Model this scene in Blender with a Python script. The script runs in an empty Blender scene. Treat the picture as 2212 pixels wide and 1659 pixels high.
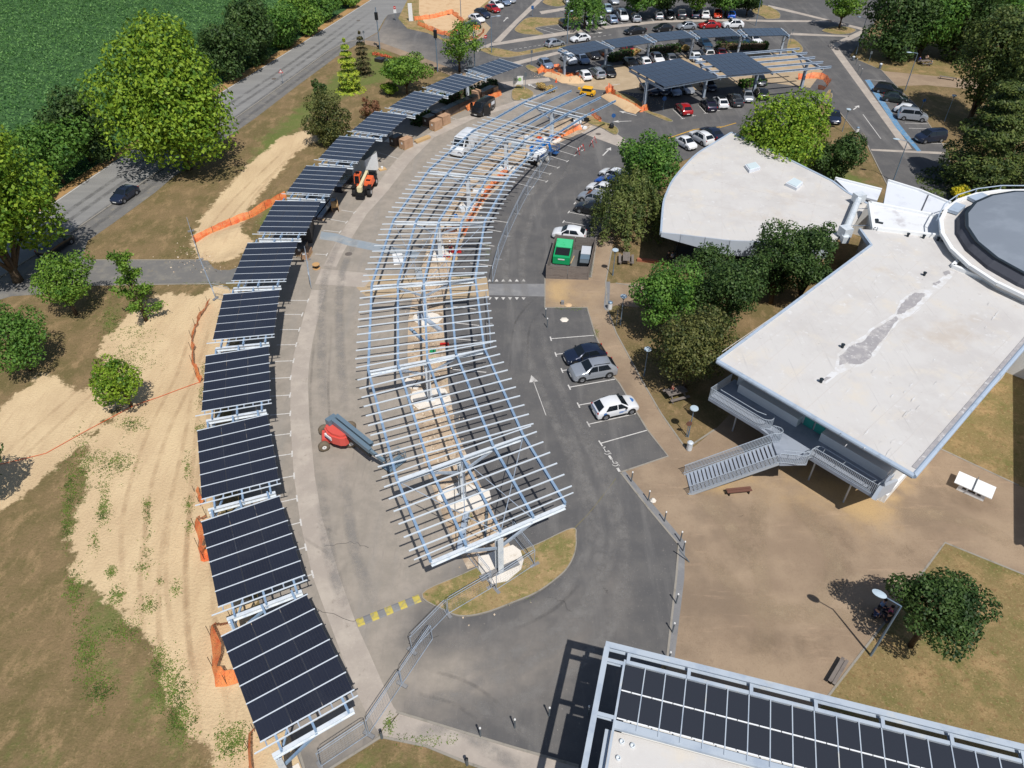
import bpy, bmesh, math, random
import numpy as np
from mathutils import Vector, Matrix
from mathutils.geometry import tessellate_polygon
random.seed(7); RNG = np.random.default_rng(7)
R = math.radians; PI = math.pi
SC = bpy.context.scene; COL = SC.collection

# ---------------------------------------------------------------- camera, sky, sun, exposure
CH, PITCH, FV, CX, CY = 44.4, R(41), 1587.0, 1106.0, 829.5
cam = bpy.data.objects.new('camera', bpy.data.cameras.new('camera')); COL.objects.link(cam)
cam.location = (0, 0, CH); cam.rotation_euler = (R(90) - PITCH, 0, 0)
cam.data.sensor_width = 36; cam.data.lens = FV / 2212 * 36
cam.data.clip_start = 0.5; cam.data.clip_end = 5000
SC.camera = cam
SUN_EL, SUN_AZ = R(57.7), R(111.5 - 180)          # the way to the sun, seen from above
SV = Vector((math.cos(SUN_EL) * math.cos(SUN_AZ), math.cos(SUN_EL) * math.sin(SUN_AZ), math.sin(SUN_EL)))
W = bpy.data.worlds.new("World"); SC.world = W; W.use_nodes = True
_n = W.node_tree.nodes; _sky = _n.new('ShaderNodeTexSky'); _sky.sky_type = 'NISHITA'; _sky.sun_disc = False
_sky.sun_elevation = SUN_EL; _sky.sun_rotation = math.atan2(SV.x, SV.y)
W.node_tree.links.new(_sky.outputs[0], _n['Background'].inputs[0]); _n['Background'].inputs[1].default_value = 0.075
_l = bpy.data.lights.new('sun', 'SUN'); _l.energy = 3.9; _l.angle = R(0.5); _l.color = (1, 0.965, 0.92)
sun = bpy.data.objects.new('sun', _l); COL.objects.link(sun); sun.rotation_euler = SV.to_track_quat('Z', 'Y').to_euler()
sun.location = (0, 0, 200)
SC.view_settings.view_transform = 'Standard'; SC.view_settings.look = 'None'
SC.view_settings.gamma = 1; SC.view_settings.exposure = 0.2

# ---------------------------------------------------------------- survey: where a point of the place stands
def G(x, y, z=0.0):
    a, b = (x - CX) / FV, -(y - CY) / FV
    cp, sp = math.cos(PITCH), math.sin(PITCH)
    d = (a, cp + b * sp, -sp + b * cp); t = (z - CH) / d[2]
    return Vector((t * d[0], t * d[1], z))
def pp(s): return [tuple(float(v) for v in q.split(',')) for q in s.split()]
def V(s): return pp(s)
def t(i, j, s): return [(553 * i + x / 4, 414.75 * j + y / 4) for x, y in pp(s)]
def z8(x0, y0, s): return [(x0 * .86406 + x / 8, y0 * .86406 + y / 8) for x, y in pp(s)]
def g(pts, z=0.0): return [G(x, y, z) for x, y in pts]
def pxm(p):                                         # picture units per metre at a ground point
    q = G(*p); return FV / (math.cos(PITCH) * q.y + math.sin(PITCH) * CH)

# ---------------------------------------------------------------- objects
def link(o):
    COL.objects.link(o); return o
def tag(o, label, cat, group=None):
    o['label'] = label; o['category'] = cat
    if group: o['group'] = group
    return o
def thing(name, label, cat, loc=(0, 0, 0), rz=0.0, group=None):
    o = link(bpy.data.objects.new(name, None)); o.location = loc; o.rotation_euler = (0, 0, rz)
    o.empty_display_size = .3
    return tag(o, label, cat, group)
def setting(o): o['kind'] = 'structure'; return o
def dup(o, parent=None):
    c = o.copy(); COL.objects.link(c); c.parent = parent
    for ch in o.children: dup(ch, c)
    return c

class MB:
    """collects shapes, then makes them ONE mesh object"""
    def __init__(s): s.v = []; s.f = []; s.m = []; s.mi = 0
    def add(s, vs, fs):
        o = len(s.v); s.v += [tuple(v) for v in vs]; s.f += [tuple(i + o for i in f) for f in fs]; s.m += [s.mi] * len(fs); return s
    def slot(s, i): s.mi = i; return s
    def hexa(s, b, tp):
        return s.add(list(b) + list(tp), [(3, 2, 1, 0), (4, 5, 6, 7), (0, 1, 5, 4), (1, 2, 6, 5), (2, 3, 7, 6), (3, 0, 4, 7)])
    def box(s, c, d, rz=0.0):
        x, y, z = c; a, b, h = d[0] / 2, d[1] / 2, d[2] / 2; cr, sr = math.cos(rz), math.sin(rz)
        q = [(x + cr * p - sr * r, y + sr * p + cr * r) for p, r in ((-a, -b), (a, -b), (a, b), (-a, b))]
        return s.hexa([(p, r, z - h) for p, r in q], [(p, r, z + h) for p, r in q])
    def bar(s, a, b, w, h, up=(0, 0, 1)):
        a, b = Vector(a), Vector(b); d = (b - a).normalized(); u = Vector(up)
        sd = d.cross(u)
        if sd.length < 1e-4: sd = d.cross(Vector((0, 1, 0)))
        sd.normalize(); u = sd.cross(d); sd *= w / 2; u *= h / 2
        return s.hexa([a - sd - u, a + sd - u, a + sd + u, a - sd + u], [b - sd - u, b + sd - u, b + sd + u, b - sd + u])
    def ibeam(s, a, b, w, h, tk=.03, up=(0, 0, 1)):
        a, b = Vector(a), Vector(b); d = (b - a).normalized(); u = Vector(up); sd = d.cross(u)
        if sd.length < 1e-4: sd = d.cross(Vector((0, 1, 0)))
        sd.normalize(); u = sd.cross(d)
        k = u * (h / 2 - tk / 2)
        s.bar(a + k, b + k, w, tk, u); s.bar(a - k, b - k, w, tk, u)
        return s.bar(a, b, tk, h - 2 * tk, u)
    def tube(s, pts, r, n=8, cap=True):
        pts = [Vector(p) for p in pts]; rs = r if isinstance(r, (list, tuple)) else [r] * len(pts)
        rings = []
        for i, p in enumerate(pts):
            d = (pts[min(i + 1, len(pts) - 1)] - pts[max(i - 1, 0)]).normalized()
            a = d.cross(Vector((0, 0, 1)) if abs(d.z) < .95 else Vector((1, 0, 0))).normalized(); b = d.cross(a)
            rings.append([p + (a * math.cos(2 * PI * k / n) + b * math.sin(2 * PI * k / n)) * rs[i] for k in range(n)])
        vs = [v for q in rings for v in q]; fs = []
        for i in range(len(rings) - 1):
            for k in range(n): fs.append((i * n + k, i * n + (k + 1) % n, (i + 1) * n + (k + 1) % n, (i + 1) * n + k))
        if cap: fs += [tuple(range(n))[::-1], tuple((len(rings) - 1) * n + k for k in range(n))]
        return s.add(vs, fs)
    def lathe(s, c, prof, n=16, axis=(0, 0, 1)):
        q = Vector((0, 0, 1)).rotation_difference(Vector(axis)).to_matrix(); c = Vector(c)
        vs = [c + q @ Vector((r * math.cos(2 * PI * k / n), r * math.sin(2 * PI * k / n), h)) for r, h in prof for k in range(n)]
        fs = [(i * n + k, i * n + (k + 1) % n, (i + 1) * n + (k + 1) % n, (i + 1) * n + k) for i in range(len(prof) - 1) for k in range(n)]
        fs += [tuple(range(n))[::-1], tuple((len(prof) - 1) * n + k for k in range(n))]
        return s.add(vs, fs)
    def prism(s, poly, z0, z1):
        n = len(poly); p = [(q[0], q[1]) for q in poly]
        if sum(p[i][0] * p[(i + 1) % n][1] - p[(i + 1) % n][0] * p[i][1] for i in range(n)) < 0: p = p[::-1]
        s.add([(x, y, z0) for x, y in p] + [(x, y, z1) for x, y in p],
              [tuple(range(n))[::-1], tuple(range(n, 2 * n))] + [(i, (i + 1) % n, n + (i + 1) % n, n + i) for i in range(n)])
        return s
    def sheet(s, poly, z):
        n = len(poly); p = [(q[0], q[1]) for q in poly]
        if sum(p[i][0] * p[(i + 1) % n][1] - p[(i + 1) % n][0] * p[i][1] for i in range(n)) < 0: p = p[::-1]
        return s.add([(x, y, z) for x, y in p], [tuple(range(n))])
    def band(s, pts, w, z, closed=False):
        """flat strip along a line"""
        pts = [Vector((p[0], p[1], 0)) for p in pts]; n = len(pts); L = []; Rr = []
        for i, p in enumerate(pts):
            a = pts[(i - 1) % n] if (closed or i > 0) else p; b = pts[(i + 1) % n] if (closed or i < n - 1) else p
            d = (b - a).normalized(); m = Vector((-d.y, d.x, 0)) * w / 2; L.append(p + m); Rr.append(p - m)
        vs = [(q.x, q.y, z) for q in L] + [(q.x, q.y, z) for q in Rr]
        return s.add(vs, [(n + i, n + (i + 1) % n, (i + 1) % n, i) for i in range(n if closed else n - 1)])
    def kerb(s, pts, w, z0, z1, closed=False):
        pts = [Vector((p[0], p[1], 0)) for p in pts]; n = len(pts); L = []; Rr = []
        for i, p in enumerate(pts):
            a = pts[(i - 1) % n] if (closed or i > 0) else p; b = pts[(i + 1) % n] if (closed or i < n - 1) else p
            d = (b - a).normalized(); m = Vector((-d.y, d.x, 0)) * w / 2; L.append(p + m); Rr.append(p - m)
        for i in range(n if closed else n - 1):
            j = (i + 1) % n
            s.hexa([(q.x, q.y, z0) for q in (Rr[i], Rr[j], L[j], L[i])], [(q.x, q.y, z1) for q in (Rr[i], Rr[j], L[j], L[i])])
        return s
    def build(s, name, mats, parent=None, smooth=False, loc=None, rz=0.0):
        me = bpy.data.meshes.new(name); me.from_pydata(s.v, [], s.f)
        mats = mats if isinstance(mats, (list, tuple)) else [mats]
        for m in mats: me.materials.append(m)
        if len(mats) > 1: me.polygons.foreach_set('material_index', s.m)
        if smooth: me.polygons.foreach_set('use_smooth', [True] * len(s.f))
        me.update()
        o = link(bpy.data.objects.new(name, me)); o.parent = parent
        if loc is not None: o.location = loc
        o.rotation_euler.z = rz
        return o

def spline(pts, n=5, closed=False):
    out = []; m = len(pts)
    P = [np.array((p[0], p[1])) for p in pts]
    for i in range(m if closed else m - 1):
        a, b, c, d = (P[(i - 1) % m] if closed or i else P[i]), P[i], P[(i + 1) % m], (P[(i + 2) % m] if closed or i + 2 < m else P[(i + 1) % m])
        for k in range(n):
            u = k / n
            out.append(tuple(.5 * (2 * b + (c - a) * u + (2 * a - 5 * b + 4 * c - d) * u * u + (3 * b - a - 3 * c + d) * u ** 3)))
    if not closed: out.append(tuple(P[-1]))
    return out

# ---------------------------------------------------------------- materials
def S(r, g_, b, k=.93):
    f = lambda c: (c / 12.92 if c <= .04045 else ((c + .055) / 1.055) ** 2.4)
    return (f(r / 255) * k, f(g_ / 255) * k, f(b / 255) * k, 1)
def mat(name, col, rough=.6, metal=0.0, spec=.4, coat=0.0, emit=None):
    m = bpy.data.materials.new(name); m.use_nodes = True; b = m.node_tree.nodes['Principled BSDF']
    b.inputs['Base Color'].default_value = col; b.inputs['Roughness'].default_value = rough
    b.inputs['Metallic'].default_value = metal; b.inputs['Specular IOR Level'].default_value = spec
    b.inputs['Coat Weight'].default_value = coat; b.inputs['Coat Roughness'].default_value = .08
    return m
class NT:
    def __init__(s, m): s.m = m; s.t = m.node_tree; s.b = s.t.nodes['Principled BSDF']; s.pos = None
    def n(s, ty, **k):
        q = s.t.nodes.new(ty)
        for a, b in k.items(): setattr(q, a, b)
        return q
    def l(s, a, b): s.t.links.new(a, b)
    def vec(s, scale=(1, 1, 1), rz=0.0, obj=False):
        if s.pos is None: s.pos = s.n('ShaderNodeNewGeometry').outputs['Position']
        src = s.n('ShaderNodeTexCoord').outputs['Object'] if obj else s.pos
        mp = s.n('ShaderNodeMapping'); mp.inputs['Scale'].default_value = scale; mp.inputs['Rotation'].default_value = (0, 0, rz)
        s.l(src, mp.inputs[0]); return mp.outputs[0]
    def noise(s, sc, det=4, ro=.6, vec=None):
        q = s.n('ShaderNodeTexNoise'); q.inputs['Scale'].default_value = sc; q.inputs['Detail'].default_value = det
        q.inputs['Roughness'].default_value = ro; s.l(vec if vec is not None else s.vec(), q.inputs['Vector']); return q.outputs[0]
    def ramp(s, x, lo, hi):
        q = s.n('ShaderNodeMapRange', interpolation_type='SMOOTHSTEP'); s.l(x, q.inputs[0]); q.inputs[1].default_value = lo; q.inputs[2].default_value = hi; return q.outputs[0]
    def math(s, op, a, b):
        q = s.n('ShaderNodeMath', operation=op)
        for i, x in enumerate((a, b)):
            if isinstance(x, (int, float)): q.inputs[i].default_value = x
            else: s.l(x, q.inputs[i])
        return q.outputs[0]
    def mix(s, f, a, b, mode='MIX'):
        q = s.n('ShaderNodeMix', data_type='RGBA', blend_type=mode)
        if isinstance(f, (int, float)): q.inputs[0].default_value = f
        else: s.l(f, q.inputs[0])
        for i, x in ((6, a), (7, b)):
            if isinstance(x, tuple): q.inputs[i].default_value = x
            else: s.l(x, q.inputs[i])
        return q.outputs[2]
    def attr(s, nm): return s.n('ShaderNodeAttribute', attribute_name=nm).outputs['Fac']
    def bump(s, h, st, dist=.05):
        q = s.n('ShaderNodeBump'); q.inputs['Strength'].default_value = st; q.inputs['Distance'].default_value = dist
        s.l(h, q.inputs['Height']); s.l(q.outputs[0], s.b.inputs['Normal'])
    def col(s, c): s.l(c, s.b.inputs['Base Color'])
def gmat(name, base, layers, rough=.9, bump=(0, 1), spec=.15):
    """layers: (colour, noise scale, lo, hi[, stretch, rotation])"""
    m = mat(name, base, rough, 0, spec); q = NT(m); c = base
    for L in layers:
        v = q.vec(L[4] if len(L) > 4 else (1, 1, 1), L[5] if len(L) > 5 else 0)
        c = q.mix(q.ramp(q.noise(L[1], 5, .65, v), L[2], L[3]), c, L[0])
    q.col(c)
    if bump[0]: q.bump(q.noise(bump[1], 3), bump[0])
    return m

M = {}
M['asphalt'] = mat('asphalt', S(92, 91, 90), .88, 0, .25)
q = NT(M['asphalt']); c = q.mix(q.ramp(q.noise(.3, 5, .65), .4, .68), S(91, 90, 90), S(103, 101, 99))
c = q.mix(q.math('MULTIPLY', q.ramp(q.noise(1.3, 6, .75), .55, .8), .4), c, S(126, 122, 118))
d_ = q.math('ADD', q.attr('dust'), q.math('MULTIPLY', q.math('SUBTRACT', q.noise(.28, 6, .7), .5), .4))
dc = q.mix(q.ramp(q.noise(.6, 7, .72), .36, .68), S(148, 140, 129), S(164, 154, 142))
dc = q.mix(q.math('MULTIPLY', q.ramp(q.noise(.9, 6, .7, q.vec((2.6, .35, 1), R(12))), .54, .75), .5), dc, S(126, 119, 112))
c = q.mix(q.math('MULTIPLY', q.ramp(d_, .14, .8), .94), c, dc)
st_ = q.math('MULTIPLY', q.ramp(q.noise(.2, 5, .65, q.vec((2.6, .3, 1), R(-22))), .48, .72), .32); c = q.mix(st_, c, S(140, 137, 133))
c = q.mix(q.ramp(q.noise(9, 3, .6), .64, .76), c, S(148, 142, 134))
c = q.mix(q.math('MULTIPLY', q.ramp(q.noise(2.2, 4, .6), .70, .78), .5), c, S(176, 166, 152))
c = q.mix(q.math('MULTIPLY', q.ramp(q.noise(.8, 6, .75), .64, .8), .4), c, S(66, 66, 67))
q.col(c); q.bump(q.noise(18, 2), .25, .02)
M['road'] = gmat('road_asphalt', S(132, 131, 129), [(S(142, 141, 138), .22, .4, .7, (.25, 2.4, 1), R(-33)), (S(122, 121, 120), .5, .58, .8), (S(146, 144, 140), 7, .6, .8)], .85, (.2, 15))
M['pavement'] = gmat('old_pavement', S(116, 114, 111), [(S(134, 130, 122), .6, .45, .7), (S(136, 122, 88), 1.2, .6, .78), (S(84, 86, 88), 3, .6, .8)], .9, (.2, 12))
M['slab'] = gmat('pale_paving', S(168, 158, 148), [(S(184, 174, 162), .5, .4, .7), (S(140, 131, 122), 1.6, .58, .8), (S(196, 188, 178), 8, .6, .8)], .9, (.2, 20))
M['greyslab'] = gmat('grey_paving', S(128, 128, 129), [(S(142, 141, 140), .7, .45, .7), (S(112, 110, 108), 5, .55, .8)], .9, (.2, 20))
M['bluepatch'] = gmat('repair_screed', S(142, 152, 160), [(S(168, 168, 165), .5, .45, .7), (S(124, 134, 142), 2, .6, .8)], .9)
M['kerb'] = gmat('kerb_stone', S(150, 144, 134), [(S(120, 116, 104), 1.5, .5, .75), (S(104, 108, 74), .8, .66, .8)], .9)
M['paint'] = gmat('road_paint', S(206, 203, 198), [(S(150, 147, 142), 5, .5, .75)], .8)
M['yellow'] = gmat('yellow_paint', S(194, 176, 84), [(S(158, 150, 110), 3, .44, .66)], .8)
M['orange_line'] = gmat('amber_paint', S(206, 160, 62), [(S(150, 130, 84), 3, .5, .75)], .8)
M['bluepaint'] = gmat('blue_paint', S(96, 142, 178), [(S(136, 154, 168), 1.4, .46, .64), (S(118, 122, 126), 2.6, .56, .7)], .8)
M['lot'] = gmat('beige_paving', S(172, 152, 124), [(S(186, 166, 138), .5, .4, .7), (S(156, 137, 112), 2, .55, .8)], .92, (.2, 10))
M['concrete'] = gmat('concrete', S(226, 218, 206), [(S(200, 188, 170), 1.2, .5, .75), (S(190, 150, 100), .8, .64, .78)], .85)
M['plaza'] = mat('stabilised_gravel', S(150, 126, 106), .95, 0, .1)
q = NT(M['plaza']); c = q.mix(q.ramp(q.noise(.2, 6, .65), .36, .66), S(146, 127, 107), S(165, 145, 122))
c = q.mix(q.math('MULTIPLY', q.ramp(q.noise(.11, 5, .6), .48, .66), .8), c, S(130, 114, 97))
o_ = q.math('ADD', q.attr('ochre'), q.math('MULTIPLY', q.math('SUBTRACT', q.noise(.45, 6, .7), .5), .8))
c = q.mix(q.math('MULTIPLY', q.ramp(o_, .2, .95), .85), c, S(194, 164, 118))
c = q.mix(q.math('MULTIPLY', q.ramp(q.noise(.5, 6, .75, q.vec((.3, 2.4, 1), R(38))), .54, .76), .7), c, S(182, 157, 132))
c = q.mix(q.math('MULTIPLY', q.ramp(q.noise(1.6, 6, .75), .58, .74), .5), c, S(128, 110, 92))
c = q.mix(q.math('MULTIPLY', q.ramp(q.noise(14, 4, .7), .5, .72), .5), c, S(124, 102, 82)); q.col(c); q.bump(q.noise(16, 3), .4, .03)
M['median'] = gmat('worked_soil', S(188, 166, 140), [(S(158, 140, 120), .5, .42, .62), (S(208, 192, 170), 1.1, .52, .72), (S(122, 114, 78), .6, .6, .7), (S(130, 108, 88), 2.5, .56, .7), (S(200, 190, 178), 4, .62, .74)], .95, (.7, 2.5))
M['sand'] = gmat('bare_sand', S(208, 178, 140), [(S(194, 160, 122), .6, .45, .7), (S(180, 146, 110), 4, .6, .8)], .95, (.5, 3))
M['drygrass'] = gmat('dry_grass', S(154, 132, 94), [(S(120, 116, 70), .35, .42, .62), (S(174, 148, 108), 1.2, .5, .68), (S(106, 110, 60), 2.0, .56, .7), (S(128, 104, 72), 5, .54, .7), (S(184, 160, 120), 10, .58, .72)], .95, (.8, 9))
M['lawn'] = gmat('parched_lawn', S(134, 117, 80), [(S(110, 108, 64), .2, .42, .66), (S(160, 134, 96), .45, .46, .68), (S(104, 104, 58), 1.2, .56, .72), (S(128, 104, 72), 3.2, .5, .68), (S(162, 142, 102), 6, .54, .7), (S(92, 88, 52), 11, .56, .7)], .95, (.8, 9))
# the open ground: dry grass, bare sand and green growth
M['ground'] = mat('meadow_ground', S(140, 116, 78), .95, 0, .1)
q = NT(M['ground'])
c = q.mix(q.ramp(q.noise(.22, 7, .7), .4, .62), S(132, 112, 82), S(110, 99, 66))
c = q.mix(q.ramp(q.noise(.8, 6, .72, q.vec((1, .5, 1), R(-20))), .48, .68), c, S(152, 128, 95))
gr = q.math('ADD', q.attr('green'), q.math('MULTIPLY', q.math('SUBTRACT', q.noise(.5, 7, .75), .5), 1.7))
c = q.mix(q.math('MULTIPLY', q.ramp(gr, .5, 1.0), .8), c, S(98, 116, 58))
c = q.mix(q.math('MULTIPLY', q.ramp(q.noise(2.0, 7, .78), .53, .68), .75), c, S(98, 98, 56)); c = q.mix(q.math('MULTIPLY', q.ramp(q.noise(4.2, 6, .75), .55, .72), .8), c, S(170, 146, 110))
c = q.mix(q.math('MULTIPLY', q.ramp(q.noise(8, 5, .8), .50, .66), .55), c, S(92, 86, 52))
sd_ = q.mix(q.ramp(q.noise(.3, 7, .65, q.vec((1, .45, 1), R(25))), .38, .66), S(199, 174, 138), S(212, 188, 150))
sd_ = q.mix(q.math('MULTIPLY', q.ramp(q.noise(.9, 7, .72, q.vec((3.2, .35, 1), R(28))), .5, .74), .7), sd_, S(186, 158, 126))
sd_ = q.mix(q.math('MULTIPLY', q.ramp(q.noise(5, 6, .75), .58, .74), .7), sd_, S(168, 140, 108))
sm = q.math('ADD', q.attr('sand'), q.math('MULTIPLY', q.math('SUBTRACT', q.noise(.7, 9, .78), .5), 1.6))
c = q.mix(q.ramp(sm, .44, .58), c, sd_); q.col(c); q.bump(q.noise(5, 6), .9, .1)
M['field'] = gmat('crop_soil', S(52, 82, 46), [(S(72, 104, 60), .5, .4, .6), (S(42, 70, 38), 2.5, .5, .7)], .95, (.8, 3))
M['verge'] = gmat('dry_verge', S(170, 136, 92), [(S(142, 112, 72), .8, .45, .7), (S(112, 104, 56), 1.4, .58, .75)], .95, (.6, 5))

# ---------------------------------------------------------------- ground
def sdist(P, poly):
    """signed distance (inside > 0) of N points to a polygon"""
    Q = np.array([(p[0], p[1]) for p in poly]); n = len(Q); d = np.full(len(P), 1e9); ins = np.zeros(len(P), bool)
    for i in range(n):
        a, b = Q[i], Q[(i + 1) % n]; ab = b - a; tt = np.clip(((P - a) @ ab) / max(ab @ ab, 1e-9), 0, 1)
        d = np.minimum(d, np.linalg.norm(P - (a + tt[:, None] * ab), axis=1))
        c1 = (a[1] > P[:, 1]) != (b[1] > P[:, 1])
        with np.errstate(divide='ignore', invalid='ignore'): xi = a[0] + (P[:, 1] - a[1]) * ab[0] / (ab[1] if ab[1] else 1e-9)
        ins ^= c1 & (P[:, 0] < xi)
    return np.where(ins, d, -d)
def soft(P, polys, w):
    m = np.zeros(len(P))
    for po in polys:
        po = g(po); m = np.maximum(m, np.clip(.5 + sdist(P, po) / w, 0, 1))
    return m
SAND = [V("475,614 420,640 360,632 300,650 262,700 232,725 205,765 250,800 262,880 240,905 205,940 176,992 190,1050 158,1118 150,1244 190,1262 250,1310 300,1370 340,1390 352,1494 410,1570 460,1640 480,1720 700,1720 660,1600 560,1380 520,1240 470,1100 470,900 500,760 530,640"),
        V("217,829 262,835 250,880 190,950 110,1020 0,1110 -60,1160 -60,1000 0,880 100,800 170,850"),
        V("676,276 692,300 640,330 575,405 540,450 520,500 545,520 510,566 430,566 412,520 430,478 480,415 545,345 610,300")]
GREEN = [V("553,300 700,170 800,100 850,110 900,160 800,190 700,240 620,330 560,420 500,470 480,440"),
         V("205,690 260,640 280,700 230,740"), V("170,1180 200,1100 230,1000 250,960 270,930 240,930 180,1000 140,1100 130,1200"),
         V("150,1250 260,1250 280,1420 380,1480 420,1600 450,1680 330,1660 250,1500 160,1400"), V("40,1560 160,1640 60,1700 0,1640"),
         V("720,1640 840,1590 960,1620 900,1680 740,1690"), V("1800,330 1900,400 1840,420 1760,400"), V("540,470 580,430 640,420 600,470 560,520")]
xs = np.arange(-130, 132, .8); ys = np.arange(4, 250, .8); nx, ny = len(xs), len(ys)
XX, YY = np.meshgrid(xs, ys); PT = np.stack([XX.ravel(), YY.ravel()], 1)
zz = np.zeros(len(PT))
for (mx, my, hh, rr) in ((475, 520, .55, 2.2), (520, 500, .4, 1.6), (600, 300, .35, 3), (500, 560, .3, 1.3)):
    c_ = G(mx, my); zz += hh * np.exp(-((PT[:, 0] - c_.x) ** 2 + (PT[:, 1] - c_.y) ** 2) / (2 * rr ** 2 / 2.3))
idx = np.arange(nx * ny).reshape(ny, nx)
F_ = np.stack([idx[:-1, :-1], idx[:-1, 1:], idx[1:, 1:], idx[1:, :-1]], -1).reshape(-1, 4)
me = bpy.data.meshes.new('ground'); me.from_pydata(np.column_stack([PT, zz]).tolist(), [], F_.tolist())
for nm, val in (('sand', soft(PT, SAND, 2.6)), ('green', soft(PT, GREEN, 5))):
    a_ = me.attributes.new(nm, 'FLOAT', 'POINT'); a_.data.foreach_set('value', val.astype(np.float32))
me.materials.append(M['ground']); setting(link(bpy.data.objects.new('ground', me)))
mb = MB(); x0, x1, y0, y1 = float(xs[0]), float(xs[-1]), float(ys[0]), float(ys[-1]); B_ = 3000
for q_ in ([(-B_, -B_), (B_, -B_), (B_, y0), (-B_, y0)], [(-B_, y0), (x0, y0), (x0, y1), (-B_, y1)], [(x1, y0), (B_, y0), (B_, y1), (x1, y1)], [(-B_, y1), (B_, y1), (B_, B_), (-B_, B_)]): mb.sheet(q_, 0)
setting(mb.build('far_ground', M['drygrass']))

def sheet(name, pts, z, m, attrs=None, step=0):
    """a hard-edged surface lying on the ground"""
    po = pts if isinstance(pts[0], Vector) else g(pts)
    mb = MB().sheet(po, z); o = mb.build(name, m)
    if attrs:
        bm = bmesh.new(); bm.from_mesh(o.data); bmesh.ops.triangulate(bm, faces=bm.faces[:])
        lo = [min(v.co[k] for v in bm.verts) for k in (0, 1)]; hi = [max(v.co[k] for v in bm.verts) for k in (0, 1)]
        for k in (0, 1):
            x = lo[k] + step
            while x < hi[k]:
                no = (1, 0, 0) if k == 0 else (0, 1, 0); co = (x, 0, 0) if k == 0 else (0, x, 0)
                bmesh.ops.bisect_plane(bm, geom=bm.verts[:] + bm.edges[:] + bm.faces[:], plane_co=co, plane_no=no); x += step
        bm.to_mesh(o.data); bm.free()
        pt = np.array([(v.co.x, v.co.y) for v in o.data.vertices])
        for nm, val in attrs(pt).items():
            a = o.data.attributes.new(nm, 'FLOAT', 'POINT'); a.data.foreach_set('value', val.astype(np.float32))
    return setting(o)

KERBL = V("-80,650 -20,612 170,492 242,442 330,379 470,283 553,225 613,182 708,112 745,93 772,86")
ROADL = V("-80,575 0,516 112,440 150,414 269,334 484,195 553,154 703,61 800,0 870,-45")
sheet('field', V("-400,700 -60,545 105,428 262,325 480,178 553,140 700,50 793,-8 860,-60 860,-200 -900,-200"), .006, M['field'])
mb = MB(); L1 = g(ROADL); mb.band([p + Vector((-.55, .8, 0)) for p in L1], 2.0, .010); setting(mb.build('verge', M['verge']))
sheet('main_road', ROADL + V("930,-45 905,20 838,32 830,42 815,70 790,84") + KERBL[::-1], .014, M['road'])
sheet('road_side_path', KERBL + V("790,84 776,93 728,122 640,187 553,254 470,312 370,386 335,416 242,484 190,520 176,560 186,617 120,634 25,640 -60,665"), .010, M['pavement'])
mb = MB(); mb.kerb(g(KERBL), .16, 0, .1); setting(mb.build('road_kerb', M['kerb']))
mb = MB(); mb.band([p + Vector((.14, -.2, 0)) for p in L1], .14, .018); setting(mb.build('road_edge_line', M['paint']))
sheet('footpath', V("174,562 300,562 425,562 520,565 530,590 500,613 475,613 300,616 185,617"), .012, M['pavement'])

ASPH = V("778,92 792,84 818,70 832,42 838,32 905,20 930,-45 2000,-45 1895,40 1876,70 1834,122 1904,152 1946,197 1991,240 2004,265 2046,328 2090,470 1917,402 1880,327 1871,307 1844,280 1814,243 1779,220 1700,270 1610,285 1530,325 1470,350 1400,330 1370,370 1340,440 1310,490 1290,512 1277,600 1177,602 1177,665 1268,665 1286,725 1326,815 1338,829 1398,929 1443,986 1340,1021 1400,1098 1463,1177 1458,1244 1438,1424 1350,1560 1280,1700 1130,1690 1008,1648 920,1612 823,1592 713,1659 663,1690 630,1600 580,1400 558,1290 530,1130 510,1050 500,930 500,870 512,760 530,690 545,640 520,612 530,566 572,560 590,500 650,420 690,370 760,300 830,250 905,215 985,165 1010,160 985,152 890,118 823,94")
DUST = [V("560,1290 510,930 520,740 560,600 640,470 720,390 830,300 960,220 1060,190 1150,200 1180,260 1080,310 1000,380 950,440 905,560 885,680 890,830 930,990 1010,1220 900,1290 860,1400 900,1500 830,1590 640,1660"), V("870,1420 1000,1400 1050,1480 900,1560")]
DUST2 = [V("760,90 830,40 980,150 1100,170 1250,180 1300,240 1200,250 1050,200 900,150"), V("900,1420 1150,1350 1250,1300 1330,1250 1330,1350 1250,1500 1000,1560 860,1520")]
sheet('car_park', ASPH, .020, M['asphalt'], lambda P: {'dust': np.maximum(soft(P, DUST, 5) * 1.0, soft(P, DUST2, 12) * .62)}, 2.2)

# pale paving strips
sheet('paving_strip', V("673,627 660,668 648,715 635,765 628,815 627,905 635,1029 649,1129 675,1244 693,1294 740,1420 770,1494 793,1544 823,1590 862,1542 850,1527 830,1484 800,1415 770,1349 733,1244 695,1117 680,1029 668,904 665,829 668,785 675,740 690,675 703,627"), .024, M['slab'])
sheet('paving_strip', V("699,575 716,540 734,508 766,458 812,402 850,352 888,312 965,265 1103,222 1150,205 1180,205 1160,215 1028,255 938,297 885,350 838,412 792,463 760,514 740,548 726,577"), .024, M['slab'])
sheet('crossing', V("680,614 694,581 792,590 800,605 787,621"), .026, M['slab'])
sheet('screed_patch', V("694,500 728,505 760,516 810,526 905,545 900,560 812,543 756,532 720,521 690,517"), .028, M['bluepatch'])
sheet('crossing', V("1056,613.5 1176,613.5 1176,641 1056,638"), .026, M['greyslab'])
sheet('brown_crossing', V("770,622 800,594 1052,600 1057,640 955,648 790,640"), .025, M['lot'])
sheet('paving_strip', V("860,1542 1106,1614 1250,1655 1250,1710 1130,1690 1008,1648 920,1612 823,1592 845,1560"), .024, M['slab'])
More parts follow.
